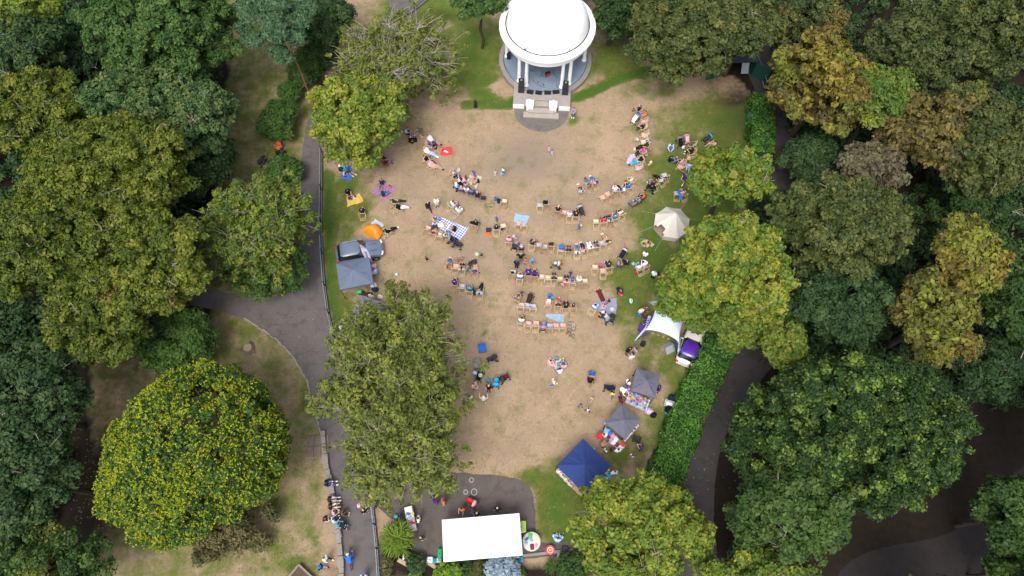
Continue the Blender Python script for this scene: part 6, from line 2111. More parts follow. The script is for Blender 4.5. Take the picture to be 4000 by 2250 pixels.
P('S', 405, 365, 'stand', 90, 'dbrown', 'dbrown', 'dbrown', "person in dark brown on the path under the willow", 'L')
P('S', 445, 410, 'stand', 70, 'silver', 'grey', 'grizzle', "person in pale grey on the path under the willow", '')
P('S', 562, 400, 'stand', 270, 'purple', 'black', 'brown', "person in deep purple shirt under the willow", '')
P('S', 490, 560, 'walk', 200, 'cream', 'khaki', 'dbrown', "person in cream on the path at the willow's lower edge", '')
P('S', 662, 78, 'stand', 150, 'blue', 'navy', 'dbrown', "person in bright blue seen through the willow", '')
P('O', 15, 850, 'stand', 150, 'black', 'black', 'black', "dark haired person in black in the small group above the toy stall", 'l')
P('O', 112, 868, 'stand', 240, 'mauve', 'black', 'dbrown', "dark haired person in mauve in the small group above the toy stall", '')
P('O', 58, 965, 'stand', 350, 'cream', 'silver', 'blond', "fair person in cream coat in the small group above the toy stall", 'l')
P('O', 28, 920, 'stand', 60, 'pink', 'green', 'brown', "child in pink in the small group above the toy stall", 't')
# paved yard
P('V', 412, 120, 'walk', 60, 'purple', 'black', 'navy', "person in purple shirt, upper of two on the paving", 'l')
P('V', 442, 188, 'stand', 40, 'purple', 'black', 'dbrown', "person in purple shirt, lower of two on the paving", '')
P('V', 510, 188, 'stand', 250, 'orange', 'black', 'ginger', "red haired person in black facing the two purple shirts", '')
P('V', 665, 255, 'walk', 190, 'orange', 'tan', 'dbrown', "dark haired person in amber carrying white papers", '')
P('V', 752, 275, 'stand', 100, 'blue', 'blue', 'ginger', "child in blue at the long white gazebo", 'c')
P('V', 795, 292, 'stand', 190, 'black', 'lblue', 'blond', "fair person in black at the long white gazebo", 'L')
P('V', 968, 245, 'stand', 190, 'navy', 'navy', 'grizzle', "bald person in black jacket behind the long white gazebo", 'Nl')
P('V', 300, 335, 'stand', 270, 'cream', 'black', 'dbrown', "person in cream jumper at the white craft table", 'l')
P('V', 318, 495, 'walk', 110, 'navy', 'charcoal', 'blond', "fair child in navy on the paving below the craft table", 'c')
P('V', 112, 318, 'stand', 90, 'charcoal', 'black', 'teal', "person in a teal cap behind the craft table", 'HNl')
P('W', 828, 495, 'cross', 10, 'lblue', 'lblue', 'dbrown', "person in bright blue seated on the grass by the round pad", 'kl')
# beside the car and in the left stalls
P('N', 1110, 590, 'stand', 200, 'pink', 'denim', 'brown', "person in pink top and jeans at the willow's upper edge", '')
P('N', 1030, 755, 'stand', 140, 'white', 'grey', 'brown', "person in white under the willow's upper edge", '')
P('N', 785, 640, 'stand', 200, 'silver', 'grey', 'blond', "person in silver grey below the blue grey gazebo", 'l')
build_people()
# the number on the red shirt
for o in C.objects:
    if o.name.startswith("person") and o.get('label', '').startswith("person in red sports shirt"):
        tm = text_mesh("85", .30)
        tm.materials.append(mat("shirt_print_white", (.8, .8, .8), .8))
        t_ = link("number", tm, o)
        t_.matrix_local = Matrix.Translation((0, -.075, .66)) @ Matrix.Rotation(R_(88), 4, 'X')
# cyclist
P2 = U('U', 358, 668, .95)
def bicycle(label, loc, h, s=1.0, colr=(.35, .03, .03), lying=False, group=None):
    o = thing("bicycle", label, "bicycle", loc, -R_(h), group)
    o.scale = (s, s, s)
    if lying:
        o.rotation_euler = (0, R_(78), -R_(h))
        o.location.z += .1 * s
    for y in (-.52, .52):
        w = link("wheel", None, o)
        m = MB()
        for i in range(20):
            a, b = 2 * math.pi * i / 20, 2 * math.pi * (i + 1) / 20
            m.tube((0, y + .33 * math.cos(a), .34 + .33 * math.sin(a)), (0, y + .33 * math.cos(b), .34 + .33 * math.sin(b)), .022, .022, 6, False)
        m.build("tyre", TYRE, w)
        m = MB()
        for i in range(10):
            a = math.pi * i / 10
            m.tube((0, y + .31 * math.cos(a), .34 + .31 * math.sin(a)), (0, y - .31 * math.cos(a), .34 - .31 * math.sin(a)), .004, .004, 4, False)
        m.build("spokes", STEEL, w)
    m = MB()
    A, B_, S_, H_, Rr, F = (0, -.05, .32), (0, -.2, .80), (0, -.2, .9), (0, .36, .82), (0, -.52, .34), (0, .52, .34)
    for p, q in ((A, B_), (A, H_), (B_, H_), (A, Rr), (B_, Rr), (H_, F)):
        m.tube(p, q, .022, .022, 8)
    m.build("frame", CLOTH, o, True, colr)
    MB().rbox((0, -.24, .92), (.15, .26, .06), .02).tube((0, -.2, .78), (0, -.22, .92), .016).build("saddle", BLACK, o)
    MB().tube((-.29, .36, 1.0), (.29, .36, 1.0), .016).tube((0, .36, .8), (0, .36, 1.0), .016).build("handlebar", BLACK, o)
    MB().tube((-.16, -.05, .22), (-.06, -.05, .32), .02).tube((.16, -.05, .42), (.06, -.05, .32), .02).build("pedal", BLACK, o)
    return o
bicycle("black and red bicycle ridden along the path by the person in bright blue", (P2.x, P2.y, 0), 350, 1.0, (.30, .02, .02))
PEOPLE.clear()
_a = R_(350)
PEOPLE.append((Vector((P2.x, P2.y, 0)), 350, 'ride', '', 'blue', 'blue', 'black', "person in bright blue jacket and dark helmet riding a bicycle", 'Hl'))
build_people()
bg_ = "children's bikes on the lawn"
p = U('I', 745, 795)
bicycle("small red children's bike lying in front of the five chair row", p, 80, .55, (.5, .02, .03), True, bg_)
p = U('I', 1020, 1240)
bicycle("small plum coloured bike lying by the turquoise shirt", p, 60, .55, (.22, .04, .12), True, bg_)
p = U('E', 810, 745)
bicycle("lime green children's bike lying beside the child in blue", p, 55, .6, (.45, .62, .05), True, bg_)
p = U('L', 1065, 1080)
bicycle("white children's bike fallen at the right end of the last row", p, 330, .6, (.55, .5, .6), True, bg_)
p = U('L', 1110, 1150)
bicycle("black children's bike fallen at the right end of the last row", p, 150, .6, (.05, .05, .06), True, bg_)

# ---------------------------------------------------------------- pushchairs
def pram_meshes():
    fr = MB()
    for sx in (-1, 1):
        fr.tube((sx * .26, .42, .12), (sx * .25, -.42, 1.0), .018, .018, 7)
        fr.tube((sx * .28, -.36, .15), (sx * .25, .12, .55), .018, .018, 7)
    fr.tube((-.28, -.36, .15), (.28, -.36, .15), .015).tube((-.26, .42, .12), (.26, .42, .12), .015)
    hd = MB().tube((-.25, -.42, 1.0), (.25, -.42, 1.0), .024)
    wh = [MB().tube((sx * .27 - .025, y, r), (sx * .27 + .025, y, r), r, r, 14).mesh("pram_wheel", TYRE) for sx in (-1, 1) for y, r in ((.42, .11), (-.36, .15))]
    st = MB()
    st.grid(lambda u, v: ((u - .5) * .40, .42 - .66 * v, .46 + .05 * math.cos(v * 3) + .42 * max(0, v - .45) ** 1.1 * 1.4 + .10 * abs(u - .5) ** 2 * 8), 8, 10)
    st.rbox((0, .40, .42), (.40, .12, .22), .04)
    ho = MB()
    ho.lathe([(.30 * math.cos(a), .30 * math.sin(a)) for a in [R_(-8 + 12.25 * i) for i in range(9)]], 14, (0, -.12, .72), True, R_(185), R_(355))
    bk = MB().rbox((0, -.1, .27), (.4, .5, .14), .03)
    return fr.mesh("pram_frame", STEEL), hd.mesh("pram_handle", BLACK), wh, st.mesh("pram_seat", CLOTH, True), ho.mesh("pram_hood", CLOTH, True), bk.mesh("pram_basket", BLACK)
PM = pram_meshes()
def pram(t, x, y, h, seat, hood, label):
    c = U(t, x, y, .5)
    c.z = 0
    o = thing("pushchair", label, "pushchair", c, -R_(h), "pushchairs among the families")
    link("frame", PM[0], o)
    link("handle", PM[1], o)
    for w in PM[2]:
        link("wheel", w, o)
    link("seat", PM[3], o, COL[seat])
    if hood:
        link("hood", PM[4], o, COL[hood])
    link("basket", PM[5], o)
pram('C', 318, 340, 215, 'white', 'grey', "white and grey pushchair in the right hand arc")
pram('C', 995, 690, 175, 'black', 'grey', "black pushchair with a grey hood on the green grass")
pram('C', 1090, 655, 178, 'pink', 'pink', "pale pink pushchair beside the black one")
pram('C', 1410, 640, 240, 'charcoal', 'cyan', "dark pushchair with a bright blue bag at the right lawn edge")
pram('C', 1465, 850, 200, 'grey', 'grey', "grey pushchair with a plum chair below it")
pram('C', 555, 1390, 300, 'black', 'black', "black pushchair next to the maroon top")
pram('E', 350, 480, 60, 'black', 'white', "dark pushchair with a white cover and blue balloon")
pram('F', 460, 855, 160, 'charcoal', 'silver', "dark pushchair with a pale blue bundle near the brown coat")
pram('I', 640, 525, 100, 'navy', 'grey', "grey blue pushchair at the checked blanket's lower edge")
pram('I', 715, 590, 110, 'charcoal', 'charcoal', "charcoal pushchair, lower of two at the checked blanket")
pram('J', 245, 415, 20, 'mauve', 'charcoal', "mauve pushchair in the curved row beside the pink top")
pram('J', 860, 700, 280, 'khaki', 'silver', "beige pushchair with a brown bag alone in the middle")
pram('K', 905, 735, 215, 'navy', 'cream', "cream hooded pushchair with a child in navy")
pram('L', 462, 640, 200, 'dbrown', 'dbrown', "dark brown pushchair behind the two bright blue chairs")
pram('L', 665, 1060, 5, 'grey', 'mauve', "grey and purple pushchair in the last row")
pram('L', 1620, 940, 330, 'silver', 'grey', "pale grey pushchair below the grey blanket")
pram('L', 1702, 935, 20, 'charcoal', 'charcoal', "charcoal pushchair at the grey blanket's lower corner")
pram('P', 475, 390, 250, 'charcoal', 'charcoal', "black pushchair with a white bag on the open left side")
pram('P', 285, 640, 200, 'black', 'charcoal', "black pushchair under the green balloon on the open left side")
pram('P', 530, 755, 5, 'cyan', 'cyan', "pushchair with a bright blue cover")
pram('P', 655, 685, 60, 'maroon', 'charcoal', "maroon pushchair right of the bright blue cover")
pram('Q', 430, 265, 10, 'blue', 'tan', "blue buggy pushed by the person in black jumper")
pram('Q', 700, 450, 285, 'navy', 'navy', "navy buggy beside the child in yellow")
pram('V', 750, 190, 300, 'red', 'pink', "pushchair with pink hood and red seat on the paving")

# ---------------------------------------------------------------- picnic blankets and cloths
CHECK = obcol("gingham_cloth", .9, .1, 6, None, .2, .24)
def mandala():
    return obcol("patterned_cloth", .9, .45, 5.5, None, .2)
def blanket(t, q, colr, label, m=None, z=.025, cat='blanket', name='picnic_blanket'):
    pts = [U(t, x, y, z) for x, y in q]
    o0 = pts[0]
    d = pts[1] - pts[0]
    a = math.atan2(d.y, d.x)
    Rm = Matrix.Rotation(-a, 3, 'Z')
    L = [Rm @ (p - o0) for p in pts]
    sd = random.Random(int(q[0][0]))
    ph = [sd.uniform(0, 6) for _ in range(4)]
    def fn(u, v):
        p = L[0] * (1 - u) * (1 - v) + L[1] * u * (1 - v) + L[2] * u * v + L[3] * (1 - u) * v
        e = min(u, 1 - u, v, 1 - v)
        p = p + Vector((.03 * math.sin(v * 9 + ph[0]), .03 * math.sin(u * 9 + ph[1]), 0))
        return (p.x, p.y, .012 + .02 * (1 + math.sin(u * 7 + ph[2]) * math.sin(v * 6 + ph[3])))
    n = 14
    b = MB()
    b.grid(fn, n, n)
    o = b.build(name, m or CLOTH, None, True, COL[colr] if isinstance(colr, str) else colr)
    o.location = (o0.x, o0.y, 0)
    o.rotation_euler = (0, 0, a)
    tag(o, label, cat, "blankets spread on the lawn")
blanket('D', [(1818, 420), (1818, 290), (2000, 280), (2010, 410)], (.62, .05, .07), "red mat under the toddler left of the stage")
blanket('D', [(330, 770), (340, 600), (490, 560), (475, 780)], (.03, .14, .55), "bright blue blanket under a family at the railing")
blanket('D', [(1005, 1088), (765, 965), (910, 795), (1155, 905)], (.33, .14, .28), "purple patterned blanket on the left lawn", mandala())
blanket('D', [(415, 1190), (400, 1020), (600, 990), (660, 1110)], (.60, .40, .07), "yellow patterned picnic cloth on the left lawn", mandala())
blanket('H', [(760, 480), (835, 410), (965, 490), (930, 545)], (.40, .47, .66), "white and blue patterned cloth behind the orange shelter", mandala())
blanket('I', [(760, 540), (330, 290), (400, 160), (890, 350)], (.03, .13, .55), "large blue and white checked blanket", CHECK)
blanket('E', [(480, 430), (520, 325), (710, 345), (620, 525)], (.46, .48, .40), "pale sage blanket in the family circle")
blanket('I', [(1570, 262), (1590, 135), (1808, 172), (1760, 300)], (.26, .40, .66), "plain pale blue sheet in front of two chairs")
blanket('C', [(180, 990), (245, 855), (300, 865), (262, 1018)], (.46, .38, .68), "lilac patterned blanket over outstretched legs", mandala(), .3)
blanket('L', [(1470, 830), (1480, 660), (1775, 645), (1765, 900)], (.25, .25, .36), "grey blue picnic blanket at the right of the rows")
blanket('L', [(690, 910), (730, 862), (990, 885), (965, 1028)], (.26, .36, .46), "pale blue patterned quilt in front of the last row", mandala())
blanket('P', [(1420, 590), (1425, 420), (1500, 410), (1590, 530)], (.52, .45, .44), "cream cloth in the small picnic ring")

# ---------------------------------------------------------------- balloons, balls, bags
def balloon(t, x, y, z, r, c, label):
    p = U(t, x, y, z)
    o = thing("balloon", label, "balloon", (p.x, p.y, 0), 0, "balloons held by children")
    MB().lathe([(.006, -1.35 * r), (.10 * r, -1.22 * r), (.03 * r, -1.15 * r)] + [(r * math.sin(a) * (1 - .05 * math.cos(a)), -r * 1.12 * math.cos(a)) for a in [math.pi * (i + .4) / 12 for i in range(12)]] + [(.001, 1.1 * r)], 20, (0, 0, z)).build("skin", balloon_m, o, True, c)
    MB().path([(0, 0, z - 1.3 * r), (.04, .03, z * .6), (.0, .05, max(.02, z * .3)), (.05, .02, .01)], .006, 4).build("string", WHITE, o)
balloon_m = obcol("balloon_rubber", .35, .03, 3, None, 0)
balloon('I', 1017, 745, 1.1, .19, (.32, .62, .40), "pale green balloon above the bare grass")
balloon('E', 1185, 1248, 1.2, .18, (.62, .30, .46), "pink balloon at the left end of the curved row")
balloon('E', 1000, 305, .6, .16, (.06, .42, .75), "sky blue balloon held by the boy in white")
balloon('E', 345, 483, .95, .15, (.03, .24, .65), "deep blue balloon tied to the dark pushchair")
balloon('C', 1230, 1155, 1.0, .15, (.72, .02, .04), "red balloon at the edge of the upper maple")
balloon('M', 665, 580, .5, .15, (.72, .02, .04), "red balloon held by the crouching person in navy")
balloon('P', 297, 640, 1.1, .19, (.30, .58, .36), "green balloon tied to the black pushchair")
balloon('J', 850, 685, 1.0, .14, (.40, .75, .48), "mint green balloon on the beige pushchair")
balloon('F', 465, 1082, .7, .12, (.35, .65, .12), "lime green balloon held by the toddler in blue")
balloon('Q', 990, 465, 1.7, .13, (.33, .16, .62), "purple balloon at the left corner of the soft toy gazebo")
balloon('Q', 635, 978, 1.8, .13, (.33, .16, .62), "purple balloon at the left corner of the cushion gazebo")
def ball(t, x, y, r, cols, label, z=0):
    p = U(t, x, y, r + z)
    m = MB()
    n = 12
    for k in range(n):
        m.mi = k % len(cols)
        m.lathe([(r * math.sin(a), -r * math.cos(a)) for a in [math.pi * i / 10 for i in range(11)]], 2, (0, 0, 0), True, 2 * math.pi * k / n, 2 * math.pi * (k + 1) / n)
    o = m.build("beach_ball", [mat("ball_" + str(int(c[0] * 99)) + str(int(c[1] * 99)), c, .4, .03) for c in cols], None, True)
    o.location = p
    o.rotation_euler = (.7, .4, 0)
    tag(o, label, "ball", "bright play balls")
RB = [(.7, .03, .04), (.75, .35, .02), (.75, .65, .03), (.05, .5, .12), (.04, .2, .6)]
ball('K', 1058, 888, .17, [(.75, .65, .03), (.05, .5, .2), (.05, .45, .5)], "green and yellow ball on the grass by the red bag")
ball('F', 1412, 1316, .18, RB, "rainbow ball by the cardboard boxes")
ball('C', 525, 1030, .15, RB, "rainbow ball held by the fair toddler", .25)
ball('M', 832, 692, .17, [(.05, .55, .2), (.05, .3, .65), (.75, .75, .7)], "green and blue ball under the crouching toddler")
p = U('N', 1157, 285)
tag(MB().sph((0, 0, .13), .13, 16, 10).build("football", WHITE, None, True), "small white ball alone on the bare grass", "ball").location = p
_SOFT = ('folded_jacket', 'draped_jacket', 'draped_coat', 'clothes_heap', 'cloth', 'towel', 'bundle', 'roll', 'folded_bag', 'baby_carrier')
_SACK = ('sack', 'plastic_sack', 'laundry_sack', 'bin_bag', 'storage_bag', 'tub', 'basket')
def bag(t, x, y, h, c, d, label, name='rucksack', cat='bag', z=0.0):
    p = U(t, x, y, d[2] / 2 + z)
    sd = random.Random(int(x * 7 + y))
    a, b, e = (sd.uniform(0, 6) for _ in range(3))
    if name in _SOFT:                            # a rumpled heap of cloth
        m = MB()
        def fn(u, v):
            r = max(0, 1 - max(abs(2 * u - 1), abs(2 * v - 1)) ** 2.2)
            return ((u - .5) * d[0] * (1 + .1 * math.sin(v * 9 + a)), (v - .5) * d[1] * (1 + .12 * math.sin(u * 8 + b)), .01 + d[2] * r ** .6 * (.72 + .28 * math.sin(u * 11 + a) * math.sin(v * 10 + b)))
        m.grid(fn, 14, 12)
        o = m.build(name, CLOTH, None, True, COL[c])
        o.location, o.rotation_euler = (p.x, p.y, z), (0, 0, -R_(h))
        return tag(o, label, cat, "clothes and cloths laid about")
    o = thing(name, label, cat, (p.x, p.y, z), -R_(h), "bags left on the grass")
    if name in _SACK:                            # a slumped sack tied at the neck
        k = 1 if name not in ('tub', 'basket') else 0
        m = MB()
        pr = [(.02, 0), (.42, .0), (.5, .2), (.48, .5), (.36, .78), (.16, .92), (.05, .97)] if k else [(.02, 0), (.40, 0), (.5, .98), (.44, 1.0), (.36, .2), (.02, .18)]
        n = 18
        vs = [(d[0] * r * (1 + k * .12 * math.sin(3 * q + a) + k * .06 * math.sin(7 * q + b)) * math.cos(q), d[1] * r * (1 + k * .1 * math.sin(4 * q + e)) * math.sin(q), d[2] * zz) for r, zz in pr for q in [2 * math.pi * i / n for i in range(n)]]
        m._add(vs, [(j_ * n + i, j_ * n + (i + 1) % n, (j_ + 1) * n + (i + 1) % n, (j_ + 1) * n + i) for j_ in range(len(pr) - 1) for i in range(n)])
        m.build("sack_body" if k else "tub_body", CLOTH, o, True, COL[c])
        if k:
            MB().tube((0, 0, d[2] * .95), (.02, .03, d[2] * 1.12), .03, .06, 8).build("tied_neck", CLOTH, o, True, COL[c])
        else:
            MB().lathe([(d[0] * .5, d[2] * .97), (d[0] * .53, d[2] * 1.0), (d[0] * .47, d[2] * 1.01)], 18).build("rim", CLOTH, o, True, [q * .8 for q in COL[c]])
        return o
    MB().rbox((0, 0, d[2] / 2), d, min(d) * (.28 if name in ('rucksack', 'bag', 'holdall') else .1)).build("main_body", CLOTH, o, True, COL[c])
    if name == 'rucksack':
        MB().rbox((0, d[1] / 2, d[2] * .36), (d[0] * .75, d[1] * .35, d[2] * .5), min(d) * .12).build("pocket", CLOTH, o, True, [q * .8 for q in COL[c]])
        for sx in (-1, 1):
            MB().path([(sx * d[0] * .25, -d[1] * .5, d[2] * .9), (sx * d[0] * .28, -d[1] * .72, d[2] * .55), (sx * d[0] * .25, -d[1] * .5, d[2] * .1)], .018, 5).build("strap", DARK, o)
    elif name in ('bag', 'holdall'):
        MB().path([(-d[0] * .22, 0, d[2] * .95), (-d[0] * .16, 0, d[2] * 1.18), (d[0] * .16, 0, d[2] * 1.18), (d[0] * .22, 0, d[2] * .95)], .014, 5).build("handle", DARK, o)
    else:
        MB().rbox((0, 0, d[2] * .98), (d[0] * .8, d[1] * .8, d[2] * .1 + .01), .01).build("lid", CLOTH, o, True, [min(1, q * 1.3 + .02) for q in COL[c]])
    return o
bag('D', 315, 620, 20, 'charcoal', (.4, .3, .5), "black and teal rucksack beside the bright blue blanket")
bag('D', 1432, 180, 0, 'black', (.42, .3, .5), "black rucksack beside the round yellow maple")
bag('D', 922, 992, 30, 'cyan', (.36, .28, .3), "sky blue bag on the purple blanket")
bag('C', 1405, 692, 60, 'red', (.34, .26, .3), "red bag below the pushchair at the right lawn edge")
bag('C', 1255, 1015, 100, 'silver', (.4, .62, .3), "white and green baby carrier at the upper maple", 'baby_carrier', 'baby carrier')
bag('E', 640, 412, 0, 'black', (.38, .28, .5), "large black rucksack on the sage blanket")
bag('E', 580, 458, 0, 'magenta', (.26, .22, .24), "bright pink bag on the sage blanket")
bag('E', 960, 715, 10, 'navy', (.3, .3, .5), "navy rucksack next to the child in bright blue")
bag('E', 805, 1150, 0, 'charcoal', (.5, .34, .36), "dark bag with a white cloth in the bag heap")
bag('E', 802, 1205, 40, 'orange', (.55, .36, .2), "rust orange jacket lying below the bag heap", 'folded_jacket', 'jacket')
bag('E', 1010, 1140, 0, 'black', (.2, .16, .22), "small black bag on the cream chair", z=.3)
bag('K', 1102, 1025, 20, 'red', (.3, .24, .36), "bright red bag at the red striped chair")
bag('K', 568, 915, 10, 'magenta', (.34, .3, .4), "bright pink and white bag behind the empty red chair")
bag('L', 765, 595, 0, 'blue', (.36, .28, .44), "bright blue rucksack behind the white cloth chair")
bag('L', 805, 632, 20, 'teal', (.32, .26, .36), "teal rucksack beside the bright blue one")
bag('J', 940, 445, 10, 'blue', (.5, .4, .3), "large bright blue bag on the curved row's chair", z=.35)
bag('J', 592, 880, 0, 'navy', (.2, .2, .4), "small navy and pink bag beside the purple shirts")
bag('J', 940, 675, 10, 'orange', (.3, .26, .34), "brown bag hanging at the beige pushchair", z=.5)
bag('J', 200, 830, 0, 'black', (.3, .2, .2), "black bag on the green striped chair", z=.4)
bag('P', 410, 718, 30, 'teal', (.36, .28, .4), "teal rucksack between two pushchairs on the open left side")
bag('P', 215, 610, 20, 'lblue', (.4, .3, .5), "pale blue towel bag beside the green balloon")
bag('P', 1445, 385, 0, 'teal', (.3, .24, .3), "teal bag in the small picnic ring, upper of two")
bag('P', 1480, 475, 0, 'teal', (.34, .26, .3), "teal bag in the small picnic ring, lower of two")
bag('M', 948, 890, 0, 'blue', (.26, .2, .4), "bright blue bag on the fair person's arm", z=.6)
bag('M', 1012, 1325, 15, 'navy', (.4, .36, .75), "upright navy holdall with pink stripe by the white canopy", 'holdall', 'bag')
bag('Q', 888, 660, 0, 'red', (.22, .16, .26), "small red bag by the brown shirt", z=.3)
bag('R', 1072, 982, 40, 'cyan', (.5, .36, .5), "bright teal holdall at the navy gazebo", 'holdall', 'bag')
bag('G', 605, 610, 80, 'blue', (1.0, .3, .18), "bright blue jacket across a blue striped chair", 'draped_jacket', 'jacket', .6)
bag('E', 1665, 725, 10, 'black', (.5, .4, .3), "black coat thrown over a cream chair", 'draped_coat', 'coat', .5)
bag('E', 578, 1045, 20, 'black', (.75, .3, .22), "black coat over the chair near the checked blanket", 'draped_coat', 'coat', .8)
bag('J', 305, 915, 5, 'denim', (.6, .16, .3), "denim jacket over the back of a deckchair", 'draped_jacket', 'jacket', .7)
bag('J', 785, 395, 0, 'dbrown', (.5, .4, .22), "heap of dark clothes on a chair in the curved row", 'clothes_heap', 'clothes', .45)
bag('J', 955, 1000, 20, 'pink', (.34, .12, .34), "pale pink cloth hanging behind the long row", 'cloth', 'cloth', .3)
bag('C', 490, 670, 0, 'blue', (.2, .12, .3), "bright blue towel hanging on a cream deckchair", 'towel', 'towel', .65)
bag('C', 535, 700, 100, 'purple', (.5, .2, .3), "purple coat over the back of a plum striped chair", 'draped_coat', 'coat', .7)
bag('L', 750, 670, 0, 'white', (.36, .3, .16), "white cloth on the red striped chair", 'cloth', 'cloth', .4)
bag('L', 1700, 810, 0, 'silver', (.45, .4, .24), "round pale basket on the grey picnic blanket", 'basket', 'basket')
bag('N', 590, 545, 0, 'green', (.5, .34, .34), "bright green crate below the blue grey gazebo", 'crate', 'crate')
# a dog between two chairs
p = U('I', 972, 1325, .2)
o = MB()
o.cap_seg((0, -.2, .3), (0, .18, .32), .13, .14).cap_seg((0, .2, .36), (0, .34, .48), .085, .08).sph((0, .38, .5), (.085, .1, .085)).cap_seg((0, .42, .49), (0, .52, .46), .05, .038)
for sx in (-1, 1):
    o.cap_seg((sx * .08, .16, .28), (sx * .08, .20, .03), .045, .03).cap_seg((sx * .08, -.2, .26), (sx * .09, -.14, .14), .06, .04).cap_seg((sx * .09, -.14, .14), (sx * .09, -.22, .03), .035, .028).cap_seg((sx * .07, .35, .56), (sx * .10, .32, .48), .035, .025)
o.cap_seg((0, -.32, .34), (0, -.5, .46), .03, .018)
me = o.mesh("dog", [])
d_ = bpy.data.objects.new("dog", me)
C.objects.link(d_)
md = d_.modifiers.new("r", 'REMESH')
md.mode = 'VOXEL'
md.voxel_size = .016
me2 = bpy.data.meshes.new_from_object(d_.evaluated_get(bpy.context.evaluated_depsgraph_get()))
me2.materials.clear()
me2.materials.append(mat("black_fur", (.02, .018, .018), .9, .4, 30, .5))
d_.modifiers.clear()
d_.data = me2
d_.location = (p.x, p.y, 0)
d_.rotation_euler = (0, 0, R_(20))
tag(d_, "black shaggy dog standing beside the turquoise shirt", "dog")
# cardboard boxes
rg = random.Random(8)
CARD = mat("cardboard", (.40, .28, .18), .9, .12, 4)
for i, (x, y, nm) in enumerate(((1400, 1352, "far left"), (1465, 1335, "top middle"), (1410, 1378, "lower left"), (1490, 1350, "top right"), (1460, 1385, "lower middle"), (1525, 1378, "far right"))):
    p = U('F', x, y, .12)
    o = thing("cardboard_box", f"flat cardboard box on the green grass, {nm} of the six", "box", (p.x, p.y, 0), R_(-32 + rg.uniform(-5, 5)), "cardboard boxes on the grass")
    MB().box((0, 0, .11), (.40, .34, .22)).build("carton", CARD, o)
    MB().box((-.1, 0, .224), (.19, .34, .008)).box((.1, 0, .224), (.19, .34, .008)).build("flap", mat("cardboard_flap", (.46, .33, .22), .9, .1, 4), o)
# ---------------------------------------------------------------- stalls
TCL = mat("white_tablecloth", (.66, .64, .64), .9, .08, 3, .2)
def table(name, label, t, q, z=.74, cloth=TCL, drop=.5, cat='table', group="stall tables"):
    """a trestle table under a cloth: the four corners of its top as they show in the photograph"""
    pts = [U(t, x, y, z) for x, y in q]
    c = sum(pts, Vector()) / 4
    d = pts[1] - pts[0]
    a = math.atan2(d.y, d.x)
    L, W = ((pts[1] - pts[0]).length + (pts[2] - pts[3]).length) / 2, ((pts[2] - pts[1]).length + (pts[3] - pts[0]).length) / 2
    o = thing(name, label, cat, (c.x, c.y, 0), a, group)
    MB().box((0, 0, z - .03), (L - .02, W - .02, .04)).build("tabletop", WOOD, o)
    m = MB()
    m.grid(lambda u, v: ((u - .5) * L, (v - .5) * W, z + .003 * math.sin(u * 20) * math.sin(v * 17)), 8, 4)
    cs = [(-L / 2, -W / 2), (L / 2, -W / 2), (L / 2, W / 2), (-L / 2, W / 2)]
    for i in range(4):
        (ax, ay), (bx, by) = cs[i], cs[(i + 1) % 4]
        nx, ny = (by - ay), -(bx - ax)
        l = math.hypot(nx, ny)
        m.grid(lambda u, v: (ax + (bx - ax) * u + nx / l * .03 * v * (1 + math.sin(u * 25)), ay + (by - ay) * u + ny / l * .03 * v * (1 + math.sin(u * 25)), z - drop * v), 14, 3)
    m.build("tablecloth", cloth, o, True)
    for sx in (-1, 1):
        for sy in (-1, 1):
            MB().tube((sx * (L / 2 - .12), sy * (W / 2 - .1), 0), (sx * (L / 2 - .12), sy * (W / 2 - .1), z - .05), .018).build("leg", STEEL, o)
    return o, L, W, z
def on_table(tb, u, v, dz=0.0):
    o, L, W, z = tb
    a = o.rotation_euler.z
    x, y = (u - .5) * L, (v - .5) * W
    return Vector((o.location.x + x * math.cos(a) - y * math.sin(a), o.location.y + x * math.sin(a) + y * math.cos(a), z + .006 + dz))
CN = {'orange': (.72, .22, .10), 'white': (.7, .7, .7), 'pink': (.68, .30, .36), 'blue': (.05, .16, .55), 'brown': (.28, .15, .08), 'sky blue': (.16, .48, .74), 'yellow': (.72, .56, .08), 'lilac': (.40, .28, .55), 'grey': (.32, .32, .35), 'cream': (.62, .52, .40), 'red': (.6, .05, .06), 'green': (.10, .42, .14), 'black': (.02, .02, .025), 'plum': (.16, .03, .08)}
def toy_mesh():
    m = MB()
    m.sph((0, 0, .09), (.085, .07, .095), 10, 7).sph((0, .02, .21), (.065, .06, .062), 10, 7).sph((0, .08, .20), (.03, .03, .025), 6, 5)
    for sx in (-1, 1):
        m.sph((sx * .05, .01, .265), (.024, .016, .024), 6, 5).cap_seg((sx * .07, .02, .13), (sx * .12, .07, .09), .03, .026, 6).cap_seg((sx * .05, .04, .04), (sx * .07, .13, .03), .036, .032, 6)
    return m.mesh("soft_toy", CLOTH, True)
TOY = toy_mesh()
rg = random.Random(12)
tb = table("toy_table", "long white table heaped with soft toys below the upper grey gazebo", 'Q', [(945, 640), (1245, 772), (1330, 610), (1000, 520)])
cyc = ['orange', 'pink', 'white', 'blue', 'brown', 'cream', 'sky blue', 'lilac', 'yellow', 'grey']
for i in range(8):
    for j in range(5):
        c = cyc[(i * 3 + j * 7 + rg.randint(0, 2)) % 10]
        p = on_table(tb, .10 + .84 * i / 7.4 + rg.uniform(-.02, .02), .10 + .8 * j / 4 + rg.uniform(-.04, .04))
        s = rg.uniform(.8, 1.25)
        o = link("soft_toy", TOY, None, CN[c], p, rg.uniform(0, 6.28))
        o.scale = (s, s, s)
        tag(o, f"{c} soft toy in the heap on the long white toy table", "soft toy", f"{c} soft toys on the toy table")
